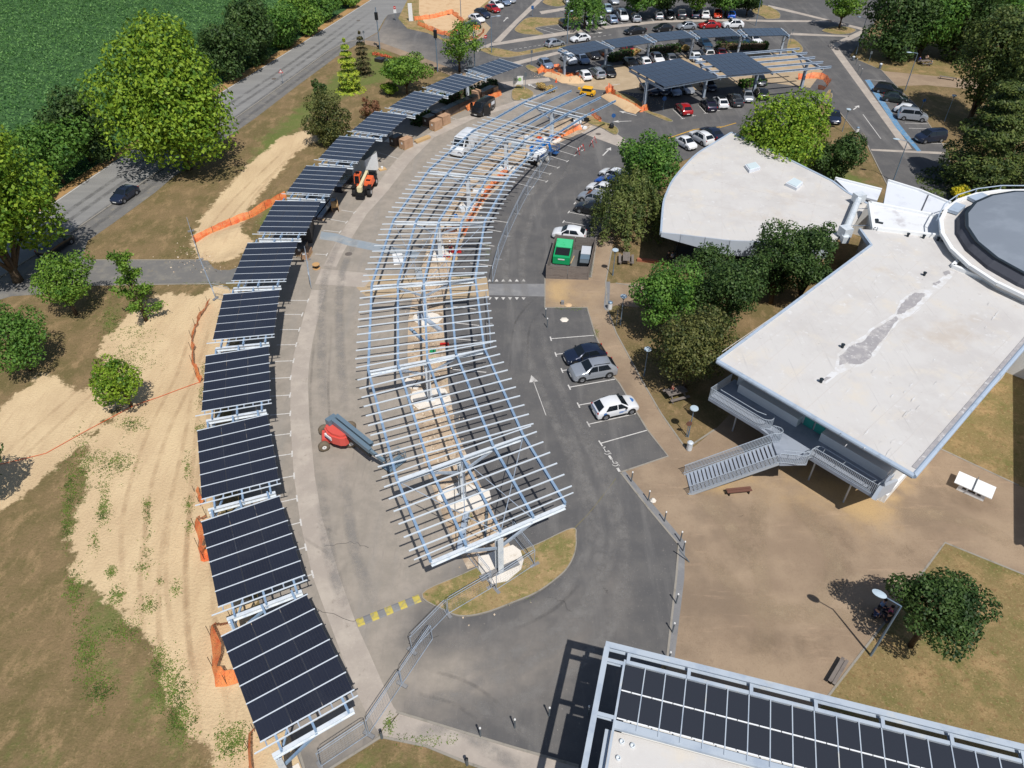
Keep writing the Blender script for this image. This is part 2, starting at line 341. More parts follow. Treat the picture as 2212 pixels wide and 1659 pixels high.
sheet('corner_path', V("776,93 788,87 823,92 890,116 985,152 1045,175 1030,186 985,168 890,130 823,104"), .024, M['plaza'])
for s_ in (V("1063.7,92.5 1081,91 1119,50 1172,0 1195,-22 1182,-22 1158.7,0 1115,42"),
           V("1028,110 1040,101 1064,91.5 1081,91 1119,84 1181,74 1269,61 1327,54 1427,44 1469,43.5 1594,41 1659,43.5 1796,44.5 1796,48 1659,47.5 1594,45.5 1469,48 1427,49 1327,60 1269,68 1181,82 1119,91 1064,99 1033,112"),
           V("1095,138 1149,124 1225,107 1225,112 1150,132 1105,143"),
           V("1659,11 1700,20 1800,45 1878,64 1880,70 1868,67 1790,46 1700,25 1659,16"),
           V("1880,66 1809,101 1970,322 1954,324 1790,98 1868,62"),
           V("1709,71 1834,77 1834,80 1707,76"), V("1881,322 2049,329 2049,334 1883,326"),
           V("1250,285 1295,262 1352,303 1340,318 1290,300"), V("1165,25 1245,12 1245,18 1170,31"),
           V("1080,178 1185,168 1190,175 1090,190")):
    sheet('paving_strip', s_, .024, M['slab'])
sheet('blue_marking', V("1868,173 1879,172.5 1912,221 1944,270 1990,327 1981,327 1935,276 1900,222"), .029, M['bluepaint'])
sheet('beige_lot', V("1223,182 1256,172 1326,142 1400,133 1481,118 1600,112 1720,116 1780,150 1750,190 1660,178 1556,190 1431,205 1320,197 1261,190"), .024, M['lot'])
sheet('median_soil', V("1010,1230 960,1125 915,1000 890,870 880,765 882,690 892,640 915,560 945,480 985,415 1030,362 1090,314 1160,278 1230,255 1285,246 1300,258 1262,285 1185,318 1112,372 1052,430 1008,500 980,570 962,640 957,700 963,765 968,829 985,930 1020,1010 1075,1125 1110,1195"), .028, M['median'])

PLAZA = V("1290,512 1277,600 1177,602 1177,665 1268,665 1286,725 1326,815 1338,829 1398,929 1443,986 1340,1021 1400,1098 1466,1177 1461,1244 1441,1424 1420,1600 1900,1720 2400,1500 2400,1000 2212,1046 2029,969 2000,900 1700,830 1620,850 1546,927 1500,965 1481,970 1428,894 1388,825 1331,720 1312,668 1330,660 1420,668 1440,610 1330,612 1308,612 1321,542 1326,512")
OCH = [V("1870,1050 1900,1084 1945,1020 1990,985 1990,1020 1930,1090 1915,1150 1860,1130 1780,1080 1700,1020 1620,1010 1700,980 1800,1030"), V("1510,1010 1560,1015 1640,1000 1640,1030 1560,1060 1500,1055"), V("1180,610 1230,608 1230,655 1185,655")]
OCH2 = [V("1500,1000 1900,1030 1960,1100 1900,1200 1700,1120 1500,1080 1420,1060"), V("1177,602 1310,602 1330,700 1180,664")]
sheet('plaza', PLAZA, .034, M['plaza'], lambda P: {'ochre': np.maximum(soft(P, OCH, 2.5), soft(P, OCH2, 6) * .45)}, 1.2)
sheet('drain_slab', V("1309,609 1318,609 1316,665 1309,672 1304,664"), .040, M['greyslab'])
sheet('border_slab', V("1340,1020 1350,1018 1480,1172 1478,1250 1455,1440 1438,1424 1458,1244 1464,1177 1400,1098"), .040, M['greyslab'])
def kerbline(name, pts, w=.14, h=.06, z0=.0): return setting(MB().kerb(g(pts), w, z0, h).build(name, M['kerb']))
for s_ in (V("1338,829 1398,929 1443,986 1340,1021"), V("1177,602 1177,665 1268,665 1286,725 1326,815 1338,829"), V("1290,512 1277,600"), V("1340,1021 1400,1098 1466,1177 1461,1244 1441,1424"),
           V("1321,542 1308,612 1312,668 1331,720 1388,825 1428,894 1481,969"), V("823,1592 920,1612 1008,1648 1130,1690"), V("713,1661 823,1592"), V("856,1538 1106,1614 1250,1655"),
           V("635,1587 663,1680"), V("1834,122 1904,152 1946,197 1991,240 2004,265 2046,328"), V("1814,243 1844,280 1871,307 1880,327 1917,402"), V("1774,1524 1891,1371 2004,1222 2041,1173 2212,1242"),
           V("2029,969 2200,1049"), V("1481,970 1546,927"), V("185,617 475,613"), V("175,562 425,562"), V("1330,612 1390,622")):
    kerbline('kerb', s_)
def island(pts, m=M['drygrass'], name='grass_island', n=5, h=.12):
    po = spline(g(pts), n, True)
    sheet(name, [Vector((x, y, 0)) for x, y in po], h + .01, m); setting(MB().kerb(po, .16, 0, h, True).build('kerb', M['kerb']))
island(V("913,1285 1000,1243 1060,1216 1156,1180 1234,1144 1243,1160 1241,1192 1228,1222 1206,1246 1160,1279 1106,1302 1050,1323 1000,1331 965,1320"), M['drygrass'])
for s_ in (z8(1150, 0, "350,870 430,840 600,840 800,875 1000,910 1250,865 1500,820 1800,795 1790,835 1500,880 1200,940 1000,975 800,1000 600,975 450,920"),
           z8(1150, 0, "950,510 1000,450 1060,390 1150,325 1300,308 1500,320 1700,315 2100,305 2080,370 1700,430 1300,490 1440,600 1250,605 1080,590 970,550"),
           z8(1150, 0, "1430,40 1480,0 1600,-30 1850,-20 1830,80 1700,118 1560,105 1470,75"), z8(1700, 0, "1245,205 1300,140 1390,100 1500,110 1620,160 1710,230 1725,290 1690,325 1500,332 1440,300"),
           z8(1700, 0, "1880,700 1960,690 2060,760 2118,850 2085,915 1960,930 1850,925"), V("1776,67 1790,61 1811,58 1835,61 1848,66 1835,73 1811,75 1790,72"),
           t(2, 0, "830,775 880,790 1060,850 1180,960 1290,1000 1385,1048 1340,1050 1240,1010 1160,975 1080,945 960,875 850,820"), t(2, 0, "640,990 700,1010 780,1055 870,1085 912,1120 912,1155 880,1165 780,1110 690,1080 630,1040"),
           z8(1150, 0, "1140,1160 1200,1130 1300,1170 1380,1230 1340,1270 1220,1230"), t(3, 0, "480,865 530,780 552,820 545,850"), t(2, 0, "0,800 30,760 60,740 180,800 150,850 20,870")):
    island(s_)
sheet('bare_sand', V("900,-30 1080,-30 1062,0 1003,44 975,66 940,70 925,62 905,30"), .026, M['sand'])
sheet('dry_bank', V("860,40 880,0 905,-30 905,30 925,62 960,85 985,84 1010,90 975,98 945,82 925,72 880,62"), .028, M['drygrass'])
sheet('dry_bank', V("1003,44 1062,-5 1086,-20 1096,-16 1062,20 1018,56 1004,62"), .030, M['drygrass'])
sheet('pale_apron', V("1002,62 1045,45 1060,60 1044,82 1010,90 990,76"), .028, M['lot'])
sheet('lawn', V("2041,1173 2212,1242 2420,1330 2420,1720 1900,1720 1760,1560 1774,1524 1891,1371 2004,1222"), .040, M['lawn'])
sheet('lawn', V("2029,969 2200,1049 2400,1130 2500,800 2212,740 2100,860"), .040, M['lawn'])
sheet('grass_strip', V("1834,122 1904,152 1912,154 2080,170 2090,140 1990,120 1880,108"), .012, M['lawn'])
sheet('gravel_walk', V("1904,152 1912,154 2080,170 2120,180 2120,195 2000,184 1938,186"), .016, M['plaza'])

# wheel tracks and worn swirls: thin dust and dirt lying on the surfaces
def trackmat(name, c_, amt):
    m = mat(name, c_, .95, 0, .1); q = NT(m); tr = q.n('ShaderNodeBsdfTransparent'); mx = q.n('ShaderNodeMixShader')
    f = q.math('MULTIPLY', q.math('MULTIPLY', q.attr('fade'), q.ramp(q.noise(.7, 7, .75), .3, .68)), amt); q.l(f, mx.inputs[0]); q.l(tr.outputs[0], mx.inputs[1]); q.l(q.b.outputs[0], mx.inputs[2]); q.l(mx.outputs[0], m.node_tree.nodes['Material Output'].inputs[0]); return m
_kt = [0]
def track(pts, w, m, z, pair=0.0):
    P = spline(g(V(pts)), 8); n = len(P)
    for off in ((0,) if not pair else (-pair / 2, pair / 2)):
        vs = []; fd = []; fs = []
        for i, p in enumerate(P):
            a, b = P[max(i - 1, 0)], P[min(i + 1, n - 1)]; d = Vector((b[0] - a[0], b[1] - a[1])).normalized(); nv = Vector((-d.y, d.x)); e = min(1, min(i, n - 1 - i) / 6)
            for k, f in ((-1, 0), (-.4, 1), (.4, 1), (1, 0)): q_ = Vector(p) + nv * (off + k * w / 2); vs.append((q_.x, q_.y, z + _kt[0] * .0006)); fd.append(f * e)
        for i in range(n - 1):
            for k in range(3): fs.append((i * 4 + k + 1, i * 4 + k, i * 4 + 4 + k, i * 4 + 5 + k))
        _kt[0] += 1; o = setting(MB().add(vs, fs).build('wheel_track', m)); a_ = o.data.attributes.new('fade', 'FLOAT', 'POINT'); a_.data.foreach_set('value', fd)
TS, TP, TD, TDk = trackmat('sand_rut', S(182, 154, 122), .28), trackmat('pale_grit', S(178, 158, 132), .6), trackmat('pale_dust', S(150, 147, 143), .5), trackmat('dark_rubber', S(74, 73, 73), .2); TB = trackmat('damp_grit', S(126, 109, 92), .22)
for s_ in ("470,1600 440,1400 430,1200 440,1000 455,850 470,700", "405,1530 372,1340 380,1150 420,950 440,820", "300,1300 290,1120 335,950 405,800 440,680", "350,1420 330,1250 345,1080", "0,1010 90,930 190,840 240,780", "430,545 500,450 580,370 670,285", "545,500 560,430 640,340"): track(s_, .5, TS, .012, 1.7)
for s_ in ("1650,1050 1638,1120 1640,1220 1655,1330 1640,1450", "1500,1180 1620,1290 1800,1335 1980,1310", "1930,1110 2040,1115 2140,1150 2212,1200", "1690,1060 1780,1160 1800,1260 1700,1330 1560,1300", "1480,1060 1560,1120 1640,1240"): track(s_, 1.6, TP, .046)
for s_ in ("1540,1090 1620,1110 1600,1200 1530,1220", "1700,1100 1800,1150 1820,1230 1740,1270", "1980,1030 2060,1070 2180,1110", "1560,1380 1700,1400 1850,1360", "1880,1160 1960,1200 2000,1190", "1480,1300 1500,1450"): track(s_, 2.6, TB, .044)
for s_ in ("940,1440 1090,1390 1220,1310 1295,1190 1290,1080 1240,950 1180,820 1140,690", "980,1520 1140,1470 1290,1350 1345,1200", "1130,700 1110,560 1150,440 1230,350", "1230,880 1280,1010 1320,1150 1300,1300 1200,1440", "760,500 720,600 715,750 725,900", "790,1330 740,1200 715,1000", "870,1560 990,1540 1090,1600 1170,1640"): track(s_, 1.1, TD, .031, 1.8)
for s_ in ("660,1135 690,1158 730,1182", "900,1470 1000,1500 1080,1560", "1180,640 1130,700 1120,800", "1100,1340 1180,1300 1240,1240", "700,700 690,850 700,980", "1330,240 1250,300 1200,380"): track(s_, .3, TDk, .030, 1.6)
for s_ in ("20,560 200,430 400,295 620,150 800,20", "60,585 240,452 440,312 650,160 810,45"): track(s_, .9, trackmat('road_wear', S(112, 111, 110), .6), .022, 1.7)
# ---------------------------------------------------------------- solar carports
M['steel'] = gmat('galvanised_steel', S(176, 188, 202), [(S(150, 164, 180), 1.5, .4, .7), (S(196, 204, 212), 5, .6, .8)], .45); M['steel'].node_tree.nodes['Principled BSDF'].inputs['Metallic'].default_value = .25
M['purlin'] = gmat('blue_grey_steel', S(138, 162, 186), [(S(112, 138, 168), 1.2, .45, .7)], .45); M['purlin'].node_tree.nodes['Principled BSDF'].inputs['Metallic'].default_value = .1
M['rail'] = mat('aluminium_rail', S(218, 226, 232), .38, .15)
M['zinc'] = gmat('bright_zinc', S(218, 224, 228), [(S(192, 202, 212), 2, .45, .7)], .4); M['zinc'].node_tree.nodes['Principled BSDF'].inputs['Metallic'].default_value = .12
def panel_mat(name, a, b):
    m = mat(name, a, .2, 0, .7, 1.0); q = NT(m); v = q.vec(obj=True)
    br = q.n('ShaderNodeTexBrick'); br.offset = 0; br.inputs['Scale'].default_value = 1; br.inputs['Brick Width'].default_value = .176; br.inputs['Row Height'].default_value = .097
    br.inputs['Mortar Size'].default_value = .006; br.inputs['Color1'].default_value = a; br.inputs['Color2'].default_value = b; br.inputs['Mortar'].default_value = S(58, 56, 56)
    q.l(v, br.inputs['Vector']); c = q.mix(q.math('MULTIPLY', q.ramp(q.noise(.5, 4), .5, .75), .35), br.outputs[0], S(58, 58, 62)); c = q.mix(q.math('MULTIPLY', q.n('ShaderNodeObjectInfo').outputs['Random'], .5), c, S(44, 47, 58)); q.col(c); return m
M['panel'] = panel_mat('solar_glass', S(33, 35, 46), S(30, 31, 41))
M['panel_frame'] = mat('panel_frame', S(70, 72, 80), .4, .3)
M['panel_back'] = mat('panel_backsheet', S(60, 62, 66), .7)

_panel = {}
def panel_mesh(w, d):
    k = (w, d)
    if k not in _panel:
        mb = MB(); mb.slot(0).box((0, 0, .018), (w - .03, d - .03, .036)); f = .012
        mb.slot(1)
        for s in (-1, 1):
            mb.box((s * (w / 2 - f), 0, .017), (f * 2, d, .04)); mb.box((0, s * (d / 2 - f), .0175), (w - .05, f * 2, .041))
        mb.box((0, 0, .0365), (.012, d - .05, .003))
        mb.slot(2).box((0, 0, -.003), (w - .04, d - .04, .004))
        o = mb.build('solar_panel', [M['panel'], M['panel_frame'], M['panel_back']]); _panel[k] = o.data; COL.objects.unlink(o); bpy.data.objects.remove(o)
    return _panel[k]
def add_panels(root, nx, ny, px, py, z, gx=.02, gy=.05):
    me = panel_mesh(round(px - gx, 3), round(py - gy, 3))
    for j in range(ny):
        for i in range(nx):
            o = link(bpy.data.objects.new('solar_panel', me)); o.parent = root
            o.location = ((i - (nx - 1) / 2) * px, (j - (ny - 1) / 2) * py, z)
def part(root, name, mb, m, smooth=False): return mb.build(name, m, root, smooth)

ZC = 4.5
CAN = [((-13.06, 21.41), 32.5), ((-17.19, 29.43), 25.6), ((-20.53, 37.87), 20.4), ((-23.01, 46.74), 15.0), ((-24.57, 55.83), 9.2), ((-25.23, 65.18), 3.2), ((-24.89, 74.56), -1.4), ((-23.63, 83.74), -6.4),
       ((-21.44, 92.88), -11), ((-18.4, 101.6), -17), ((-14.07, 109.65), -24.5), ((-9.03, 117.47), -34), ((-2.69, 125.04), -43)]
CLAB = ['solar carport nearest the camera, six panel rows above the sand and pale strip', 'second solar carport from the near end, opposite the steel frame end', 'solar carport level with the red boom lift across the lane',
        'solar carport just above the red boom lift, orange netting on its sand side', 'solar carport just below the tarmac footpath at its left', 'solar carport where the tarmac footpath meets the row', 'solar carport beside the dark skip and the torn orange netting',
        'solar carport beside the stacked black panels and big cable drum', 'solar carport next to the orange telehandler', 'solar carport whose corner hangs over the white shipping container', 'solar carport over the single pallet of cartons and large dark bush',
        'solar carport over the long row of black wrapped pallets', 'solar carport at the far end of the curved row, by the black van']
CLAB = CLAB[:13]
PY = 7.26 / 6
for i, ((cx, cy), an) in enumerate(CAN):
    root = thing('solar_carport', CLAB[i], 'carport', (cx, cy, 0), R(an), 'single row solar carports along the sand bank')
    add_panels(root, 3, 6, 1.765, PY, ZC)
    for k in range(7):
        part(root, 'rail', MB().bar((-2.66, (k - 3) * PY, ZC + .035), (2.72, (k - 3) * PY, ZC + .035), (.065 if i < 4 else .04) if 0 < k < 6 else .075, .045), M['rail'])
    for y_, x1 in ((-4.05, -3.1), ):
        part(root, 'rail', MB().bar((x1, y_, ZC + .02), (2.75, y_, ZC + .02), .07, .06), M['rail'])
    for x in (-1.85, .05, 1.95):
        part(root, 'purlin', MB().ibeam((x, -4.6, ZC - .13), (x, 4.5 if i < 12 else 3.9, ZC - .13), .13, .22, .02), M['purlin'])
    for x in (-2.4, -1.2, -.6, .6, 1.3, 2.5): part(root, 'spacer', MB().bar((x, -4.01, ZC - .0), (x, -3.67, ZC - .0), .07, .05), M['steel'])
    part(root, 'rafter', MB().ibeam((-2.35, -4.5, ZC - .42), (2.25, -4.5, ZC - .40), .24, .34, .03), M['zinc'])
    part(root, 'column', MB().ibeam((-2.15, -4.5, .12), (-2.15, -4.5, ZC - .6), .34, .4, .04, (0, 1, 0)), M['zinc'])
    part(root, 'base_plate', MB().box((-2.15, -4.5, .09), (.7, .8, .06)).box((-2.15, -4.5, .02), (1.5, 1.9, .1)), [M['concrete']])
    for x2 in (.1, ): part(root, 'brace', MB().bar((-2.1, -4.5, ZC - 1.9), (x2, -4.5, ZC - .55), .12, .16), M['purlin'])
    part(root, 'brace', MB().bar((-2.1, -4.45, ZC - 1.2), (-1.2, -3.6, ZC - .2), .1, .12), M['purlin'])

# the long bare frame: eight portal frames, five lines of purlins, cross rails without panels
FR = [((930.5, 1212), 28), ((857, 1034.5), 26), ((795.5, 800), 17.2), ((803, 615), 6.6), ((850, 476), -1.5), ((927, 367), -12), ((1021.7, 283), -23.5), ((1132, 220.5), -34)]
ZF = 4.6
root = thing('carport_frame', 'long curved bare steel carport frame with cross rails and no panels over the worked soil', 'carport frame')
ends = []
for (px, an) in FR:
    a = G(*px, ZF); d = Vector((math.cos(R(an)), math.sin(R(an)), 0)); ends.append((a, a + d * 10.15, d))
    nrm = Vector((-d.y, d.x, 0)); m_ = a + d * 4.95; cb = Vector((m_.x, m_.y, 0))
    part(root, 'rafter', MB().ibeam(a + Vector((0, 0, -.32)), a + d * 10.15 + Vector((0, 0, -.32)), .26, .36, .03), M['zinc'])
    part(root, 'rail', MB().bar(a - d * .95 + nrm * .5 + Vector((0, 0, .13)), a + d * 11.1 + nrm * .5 + Vector((0, 0, .13)), .07, .07), M['rail'])
    part(root, 'column', MB().ibeam(cb + Vector((0, 0, .12)), cb + Vector((0, 0, ZF - .5)), .42, .5, .045, nrm), M['zinc'])
    part(root, 'base_plate', MB().box(cb + Vector((0, 0, .1)), (.8, .9, .08), R(an)), M['zinc'])
    for s in (-1, 1): part(root, 'brace', MB().bar(cb + Vector((0, 0, ZF - 1.75)), m_ + d * s * 2.6 + Vector((0, 0, -.5)), .13, .2), M['steel'])
last = ends[-1]; tip_d = (Vector((G(1204, 188.5, ZF).x, G(1204, 188.5, ZF).y, 0)) - Vector((last[0].x, last[0].y, 0)))
for i in range(8):
    a0, b0, d0 = ends[i]
    if i < 7: a1, b1, d1 = ends[i + 1]
    else: a1 = a0 + tip_d; b1 = b0 + tip_d; d1 = d0
    for k in range(5):
        u = k / 4; part(root, 'purlin', MB().ibeam(a0 + (b0 - a0) * u + Vector((0, 0, -.02)), a1 + (b1 - a1) * u + Vector((0, 0, -.02)), .19, .24, .022), M['purlin'])
    if i == 7:
        for k in range(5):
            for s_ in range(1, 8): p_ = (a0 + (b0 - a0) * k / 4).lerp(a1 + (b1 - a1) * k / 4, s_ / 8); part(root, 'cleat', MB().box(p_ + Vector((0, 0, .15)), (.12, .12, .12)), M['purlin'])
        continue
    nr = [6, 10, 10, 10, 10, 10, 4][i]; ta = [6.3, 10.6, 10.6, 10.6, 10.6, 10.6, 10.6][i]
    dm = (d0 + d1).normalized()
    for s_ in range(nr):
        f = (s_ + 1) / ta; cm = a0.lerp(a1, f).lerp(b0.lerp(b1, f), .5); hl = 6.15
        part(root, 'rail', MB().bar(cm - dm * hl + Vector((0, 0, .13)), cm + dm * hl + Vector((0, 0, .13)), .092, .08), M['rail'])
    if i == 6:
        for k in range(5):
            for s_ in range(5, 10): p_ = (a0 + (b0 - a0) * k / 4).lerp(a1 + (b1 - a1) * k / 4, s_ / 10); part(root, 'cleat', MB().box(p_ + Vector((0, 0, .15)), (.12, .12, .12)), M['purlin'])
    if i in (0, 3):
        p1_, p2_ = a0.lerp(b0, .25), a1.lerp(b1, .5); p3_, p4_ = a0.lerp(b0, .75), a1.lerp(b1, .5)
        for a_, b_ in ((p1_, p2_), (p3_, p4_), (a0.lerp(b0, .5), a1), (a0.lerp(b0, .5), b1)): part(root, 'tie_rod', MB().tube([a_ + Vector((0, 0, -.22)), b_ + Vector((0, 0, -.22))], .035, 5), M['steel'])
for ki, (a, b, d) in enumerate(ends):                     # cast concrete pads round the feet
    m_ = a + d * 4.95; n_ = 11; an = math.atan2(d.y, d.x); zt = .19 if ki == 0 else .10
    po = [(m_.x + math.cos(an + 2 * PI * k / n_) * random.uniform(.8, 1.2) * (2.0 if ki < 3 else 1.5) , m_.y + math.sin(an + 2 * PI * k / n_) * random.uniform(.8, 1.2) * (1.5 if ki < 3 else 1.2)) for k in range(n_)]
    if ki == 0: po = [tuple(p[:2]) for p in g(V("1033,1206 1062,1196 1108,1180 1124,1192 1131,1212 1126,1232 1096,1258 1064,1264 1044,1250 1034,1230"))]
    o = MB().prism(po, 0, zt).build('concrete_footing', M['concrete']); o['kind'] = 'structure'
    if ki < 3: c_ = Vector((m_.x, m_.y, zt)); o = MB().bar(c_ - d * 1.5 + Vector((0, 0, .05)), c_ + d * 1.5 + Vector((0, 0, .05)), .5, .1).build('concrete_beam', M['greyslab']); o['kind'] = 'structure'

# carports of the second car park
RR = [((12.9, 135.9), 31), ((20.7, 139.4), 24), ((29.0, 142.9), 18.5), ((37.5, 144.5), 11), ((46.7, 145.2), 3.5)]
RL = ['rear solar carport at the left end, above the white and silver cars', 'second rear solar carport from the left, above the red car', 'middle carport of the five rear solar carports', 'rear solar carport with darker greenish panels, second from the right', 'rear solar carport at the right end, above the white pickup-shaped car']
RL[4] = 'rear solar carport at the right end, above a white car in the shade'
for i, ((cx, cy), an) in enumerate(RR):
    root = thing('solar_carport', RL[i], 'carport', (cx, cy, 0), R(an), 'rear row of solar carports in the second car park')
    add_panels(root, 6, 3, 1.2, 1.6, 4.4, .05, .02)
    for k in range(7): part(root, 'rail', MB().bar(((k - 3) * 1.2, -2.45, 4.425), ((k - 3) * 1.2, 2.45, 4.425), .05, .03), M['panel_frame'])
    for x in (-4.0, 3.86): part(root, 'rail', MB().bar((x, -2.3, 4.41), (x, 2.3, 4.41), .1, .06), M['rail'])
    for y in (-1.7, 0, 1.7): part(root, 'purlin', MB().ibeam((-4.6, y, 4.26), (4.2, y, 4.26), .13, .22, .02), M['purlin'])
    for x in ((-4.3,) if i < 4 else (-4.3, 3.9)):
        part(root, 'rafter', MB().ibeam((x, -2.3, 3.98), (x, 2.3, 3.98), .22, .3, .03), M['steel'])
        part(root, 'column', MB().ibeam((x, 0, 0), (x, 0, 3.85), .34, .36, .04), M['steel'])
        part(root, 'brace', MB().bar((x, 0, 2.6), (x, -1.9, 3.85), .1, .14), M['steel'])
KK = [((25.7, 121.4), 26, 9, 6), ((36.6, 125.6), 14, 7, 6)]
KL = ['large solar carport on a tall post in front of the beige paved lot', 'large solar carport second in its row, its open steel frame continuing to the right']
for i, ((cx, cy), an, nx_, ny_) in enumerate(KK):
    root = thing('solar_carport', KL[i], 'carport', (cx, cy, 0), R(an), 'double solar carports before the beige lot')
    ZK = 4.95; w_ = 1.13 * nx_; h_ = 1.72 * ny_
    add_panels(root, nx_, ny_, 1.13, 1.72, ZK, .03, .02)
    for k in range(nx_ + 1): part(root, 'rail', MB().bar(((k - nx_ / 2) * 1.13, -h_ / 2 - .05, ZK + .03), ((k - nx_ / 2) * 1.13, h_ / 2 + .05, ZK + .03), .04, .03), M['panel_frame'])
    for k in range(5): part(root, 'purlin', MB().ibeam((-w_ / 2 - (0 if i == 0 else 1.9), (k - 2) * 2.45, ZK - .14), (w_ / 2 + (0 if i == 0 else 10.8), (k - 2) * 2.45, ZK - .14), .26, .3, .03), M['steel'])
    mb = MB()
    for x in ((-w_ / 2 + .1,) if i == 0 else (-w_ / 2 - .9, w_ / 2 + .4, w_ / 2 + 9.4)):
        part(root, 'rafter', MB().ibeam((x, -4.9, ZK - .45), (x, 4.9, ZK - .45), .24, .34, .03), M['steel'])
        part(root, 'column', MB().ibeam((x, -.3, 0), (x, -.3, ZK - .6), .4, .45, .045, (0, 1, 0)), M['steel'])
        for s in (-1, 1): part(root, 'brace', MB().bar((x, -.3, ZK - 2.1), (x, -.3 + s * 3, ZK - .6), .12, .16), M['steel'])
# ---------------------------------------------------------------- cars and vans
M['glass'] = mat('car_glass', S(26, 32, 38), .06, 0, .6)
M['tyre'] = mat('tyre', S(36, 36, 37), .85); M['rim'] = mat('rim', S(176, 178, 182), .3, .7)
M['trim'] = mat('black_trim', S(34, 35, 37), .6); M['lamp'] = mat('headlamp', S(232, 236, 240), .1, .2, .6)
M['tail'] = mat('tail_lamp', S(168, 26, 28), .2); M['plate'] = mat('number_plate', S(226, 226, 222), .5)
PAINT = {}
def paint(nm, c, metal=.0, rough=.32): PAINT[nm] = mat(nm + '_car_paint', c, rough, metal, .5, .8)
for nm, c, me_ in (('white', S(226, 228, 230), 0), ('silver', S(172, 178, 186), .45), ('grey', S(112, 116, 122), .4), ('bluegrey', S(136, 154, 178), .4), ('darkgrey', S(62, 66, 72), .35), ('black', S(28, 29, 32), .1),
                   ('navy', S(34, 44, 66), .3), ('red', S(168, 30, 34), .1), ('orange_red', S(206, 66, 36), .1), ('blue', S(34, 92, 182), .2), ('teal', S(38, 68, 92), .3), ('dkgreen', S(40, 52, 50), .3), ('purple', S(40, 34, 58), .3), ('paleblue', S(170, 190, 205), .3)):
    paint(nm, c, me_)
# kind: length, width, height, wheel radius, profile of (x, top z) as fractions, belt, stations
KIND = {
 'hatch': (4.05, 1.76, 1.46, .32, dict(tail=(-.47, .62), rr=(-.31, .93), rm=(-.10, 1.0), rf=(.05, .97), ws=(.235, .665), hf=(.44, .54))),
 'city': (3.57, 1.63, 1.49, .29, dict(tail=(-.475, .60), rr=(-.29, .92), rm=(-.12, 1.0), rf=(.08, .97), ws=(.28, .66), hf=(.45, .54))),
 'suv': (4.38, 1.83, 1.62, .34, dict(tail=(-.475, .65), rr=(-.34, .94), rm=(-.14, 1.0), rf=(.06, .975), ws=(.23, .68), hf=(.45, .58))),
 'sedan': (4.60, 1.80, 1.45, .32, dict(tail=(-.36, .67), rr=(-.22, .94), rm=(-.08, 1.0), rf=(.06, .97), ws=(.24, .655), hf=(.45, .53))),
 'wagon': (4.65, 1.82, 1.52, .32, dict(tail=(-.48, .60), rr=(-.42, .94), rm=(-.14, 1.0), rf=(.05, .975), ws=(.22, .65), hf=(.45, .53))),
 'mpv': (4.40, 1.82, 1.80, .32, dict(tail=(-.49, .58), rr=(-.46, .96), rm=(-.16, 1.0), rf=(.12, .97), ws=(.30, .62), hf=(.455, .50))),
 'van': (4.90, 1.92, 1.94, .34, dict(tail=(-.49, .60), rr=(-.475, .97), rm=(-.16, 1.0), rf=(.2, .97), ws=(.34, .62), hf=(.46, .50))),
 'bigvan': (5.4, 2.04, 2.52, .35, dict(tail=(-.492, .5), rr=(-.485, .98), rm=(-.2, 1.0), rf=(.21, .965), ws=(.345, .55), hf=(.465, .44)))}
_car = {}
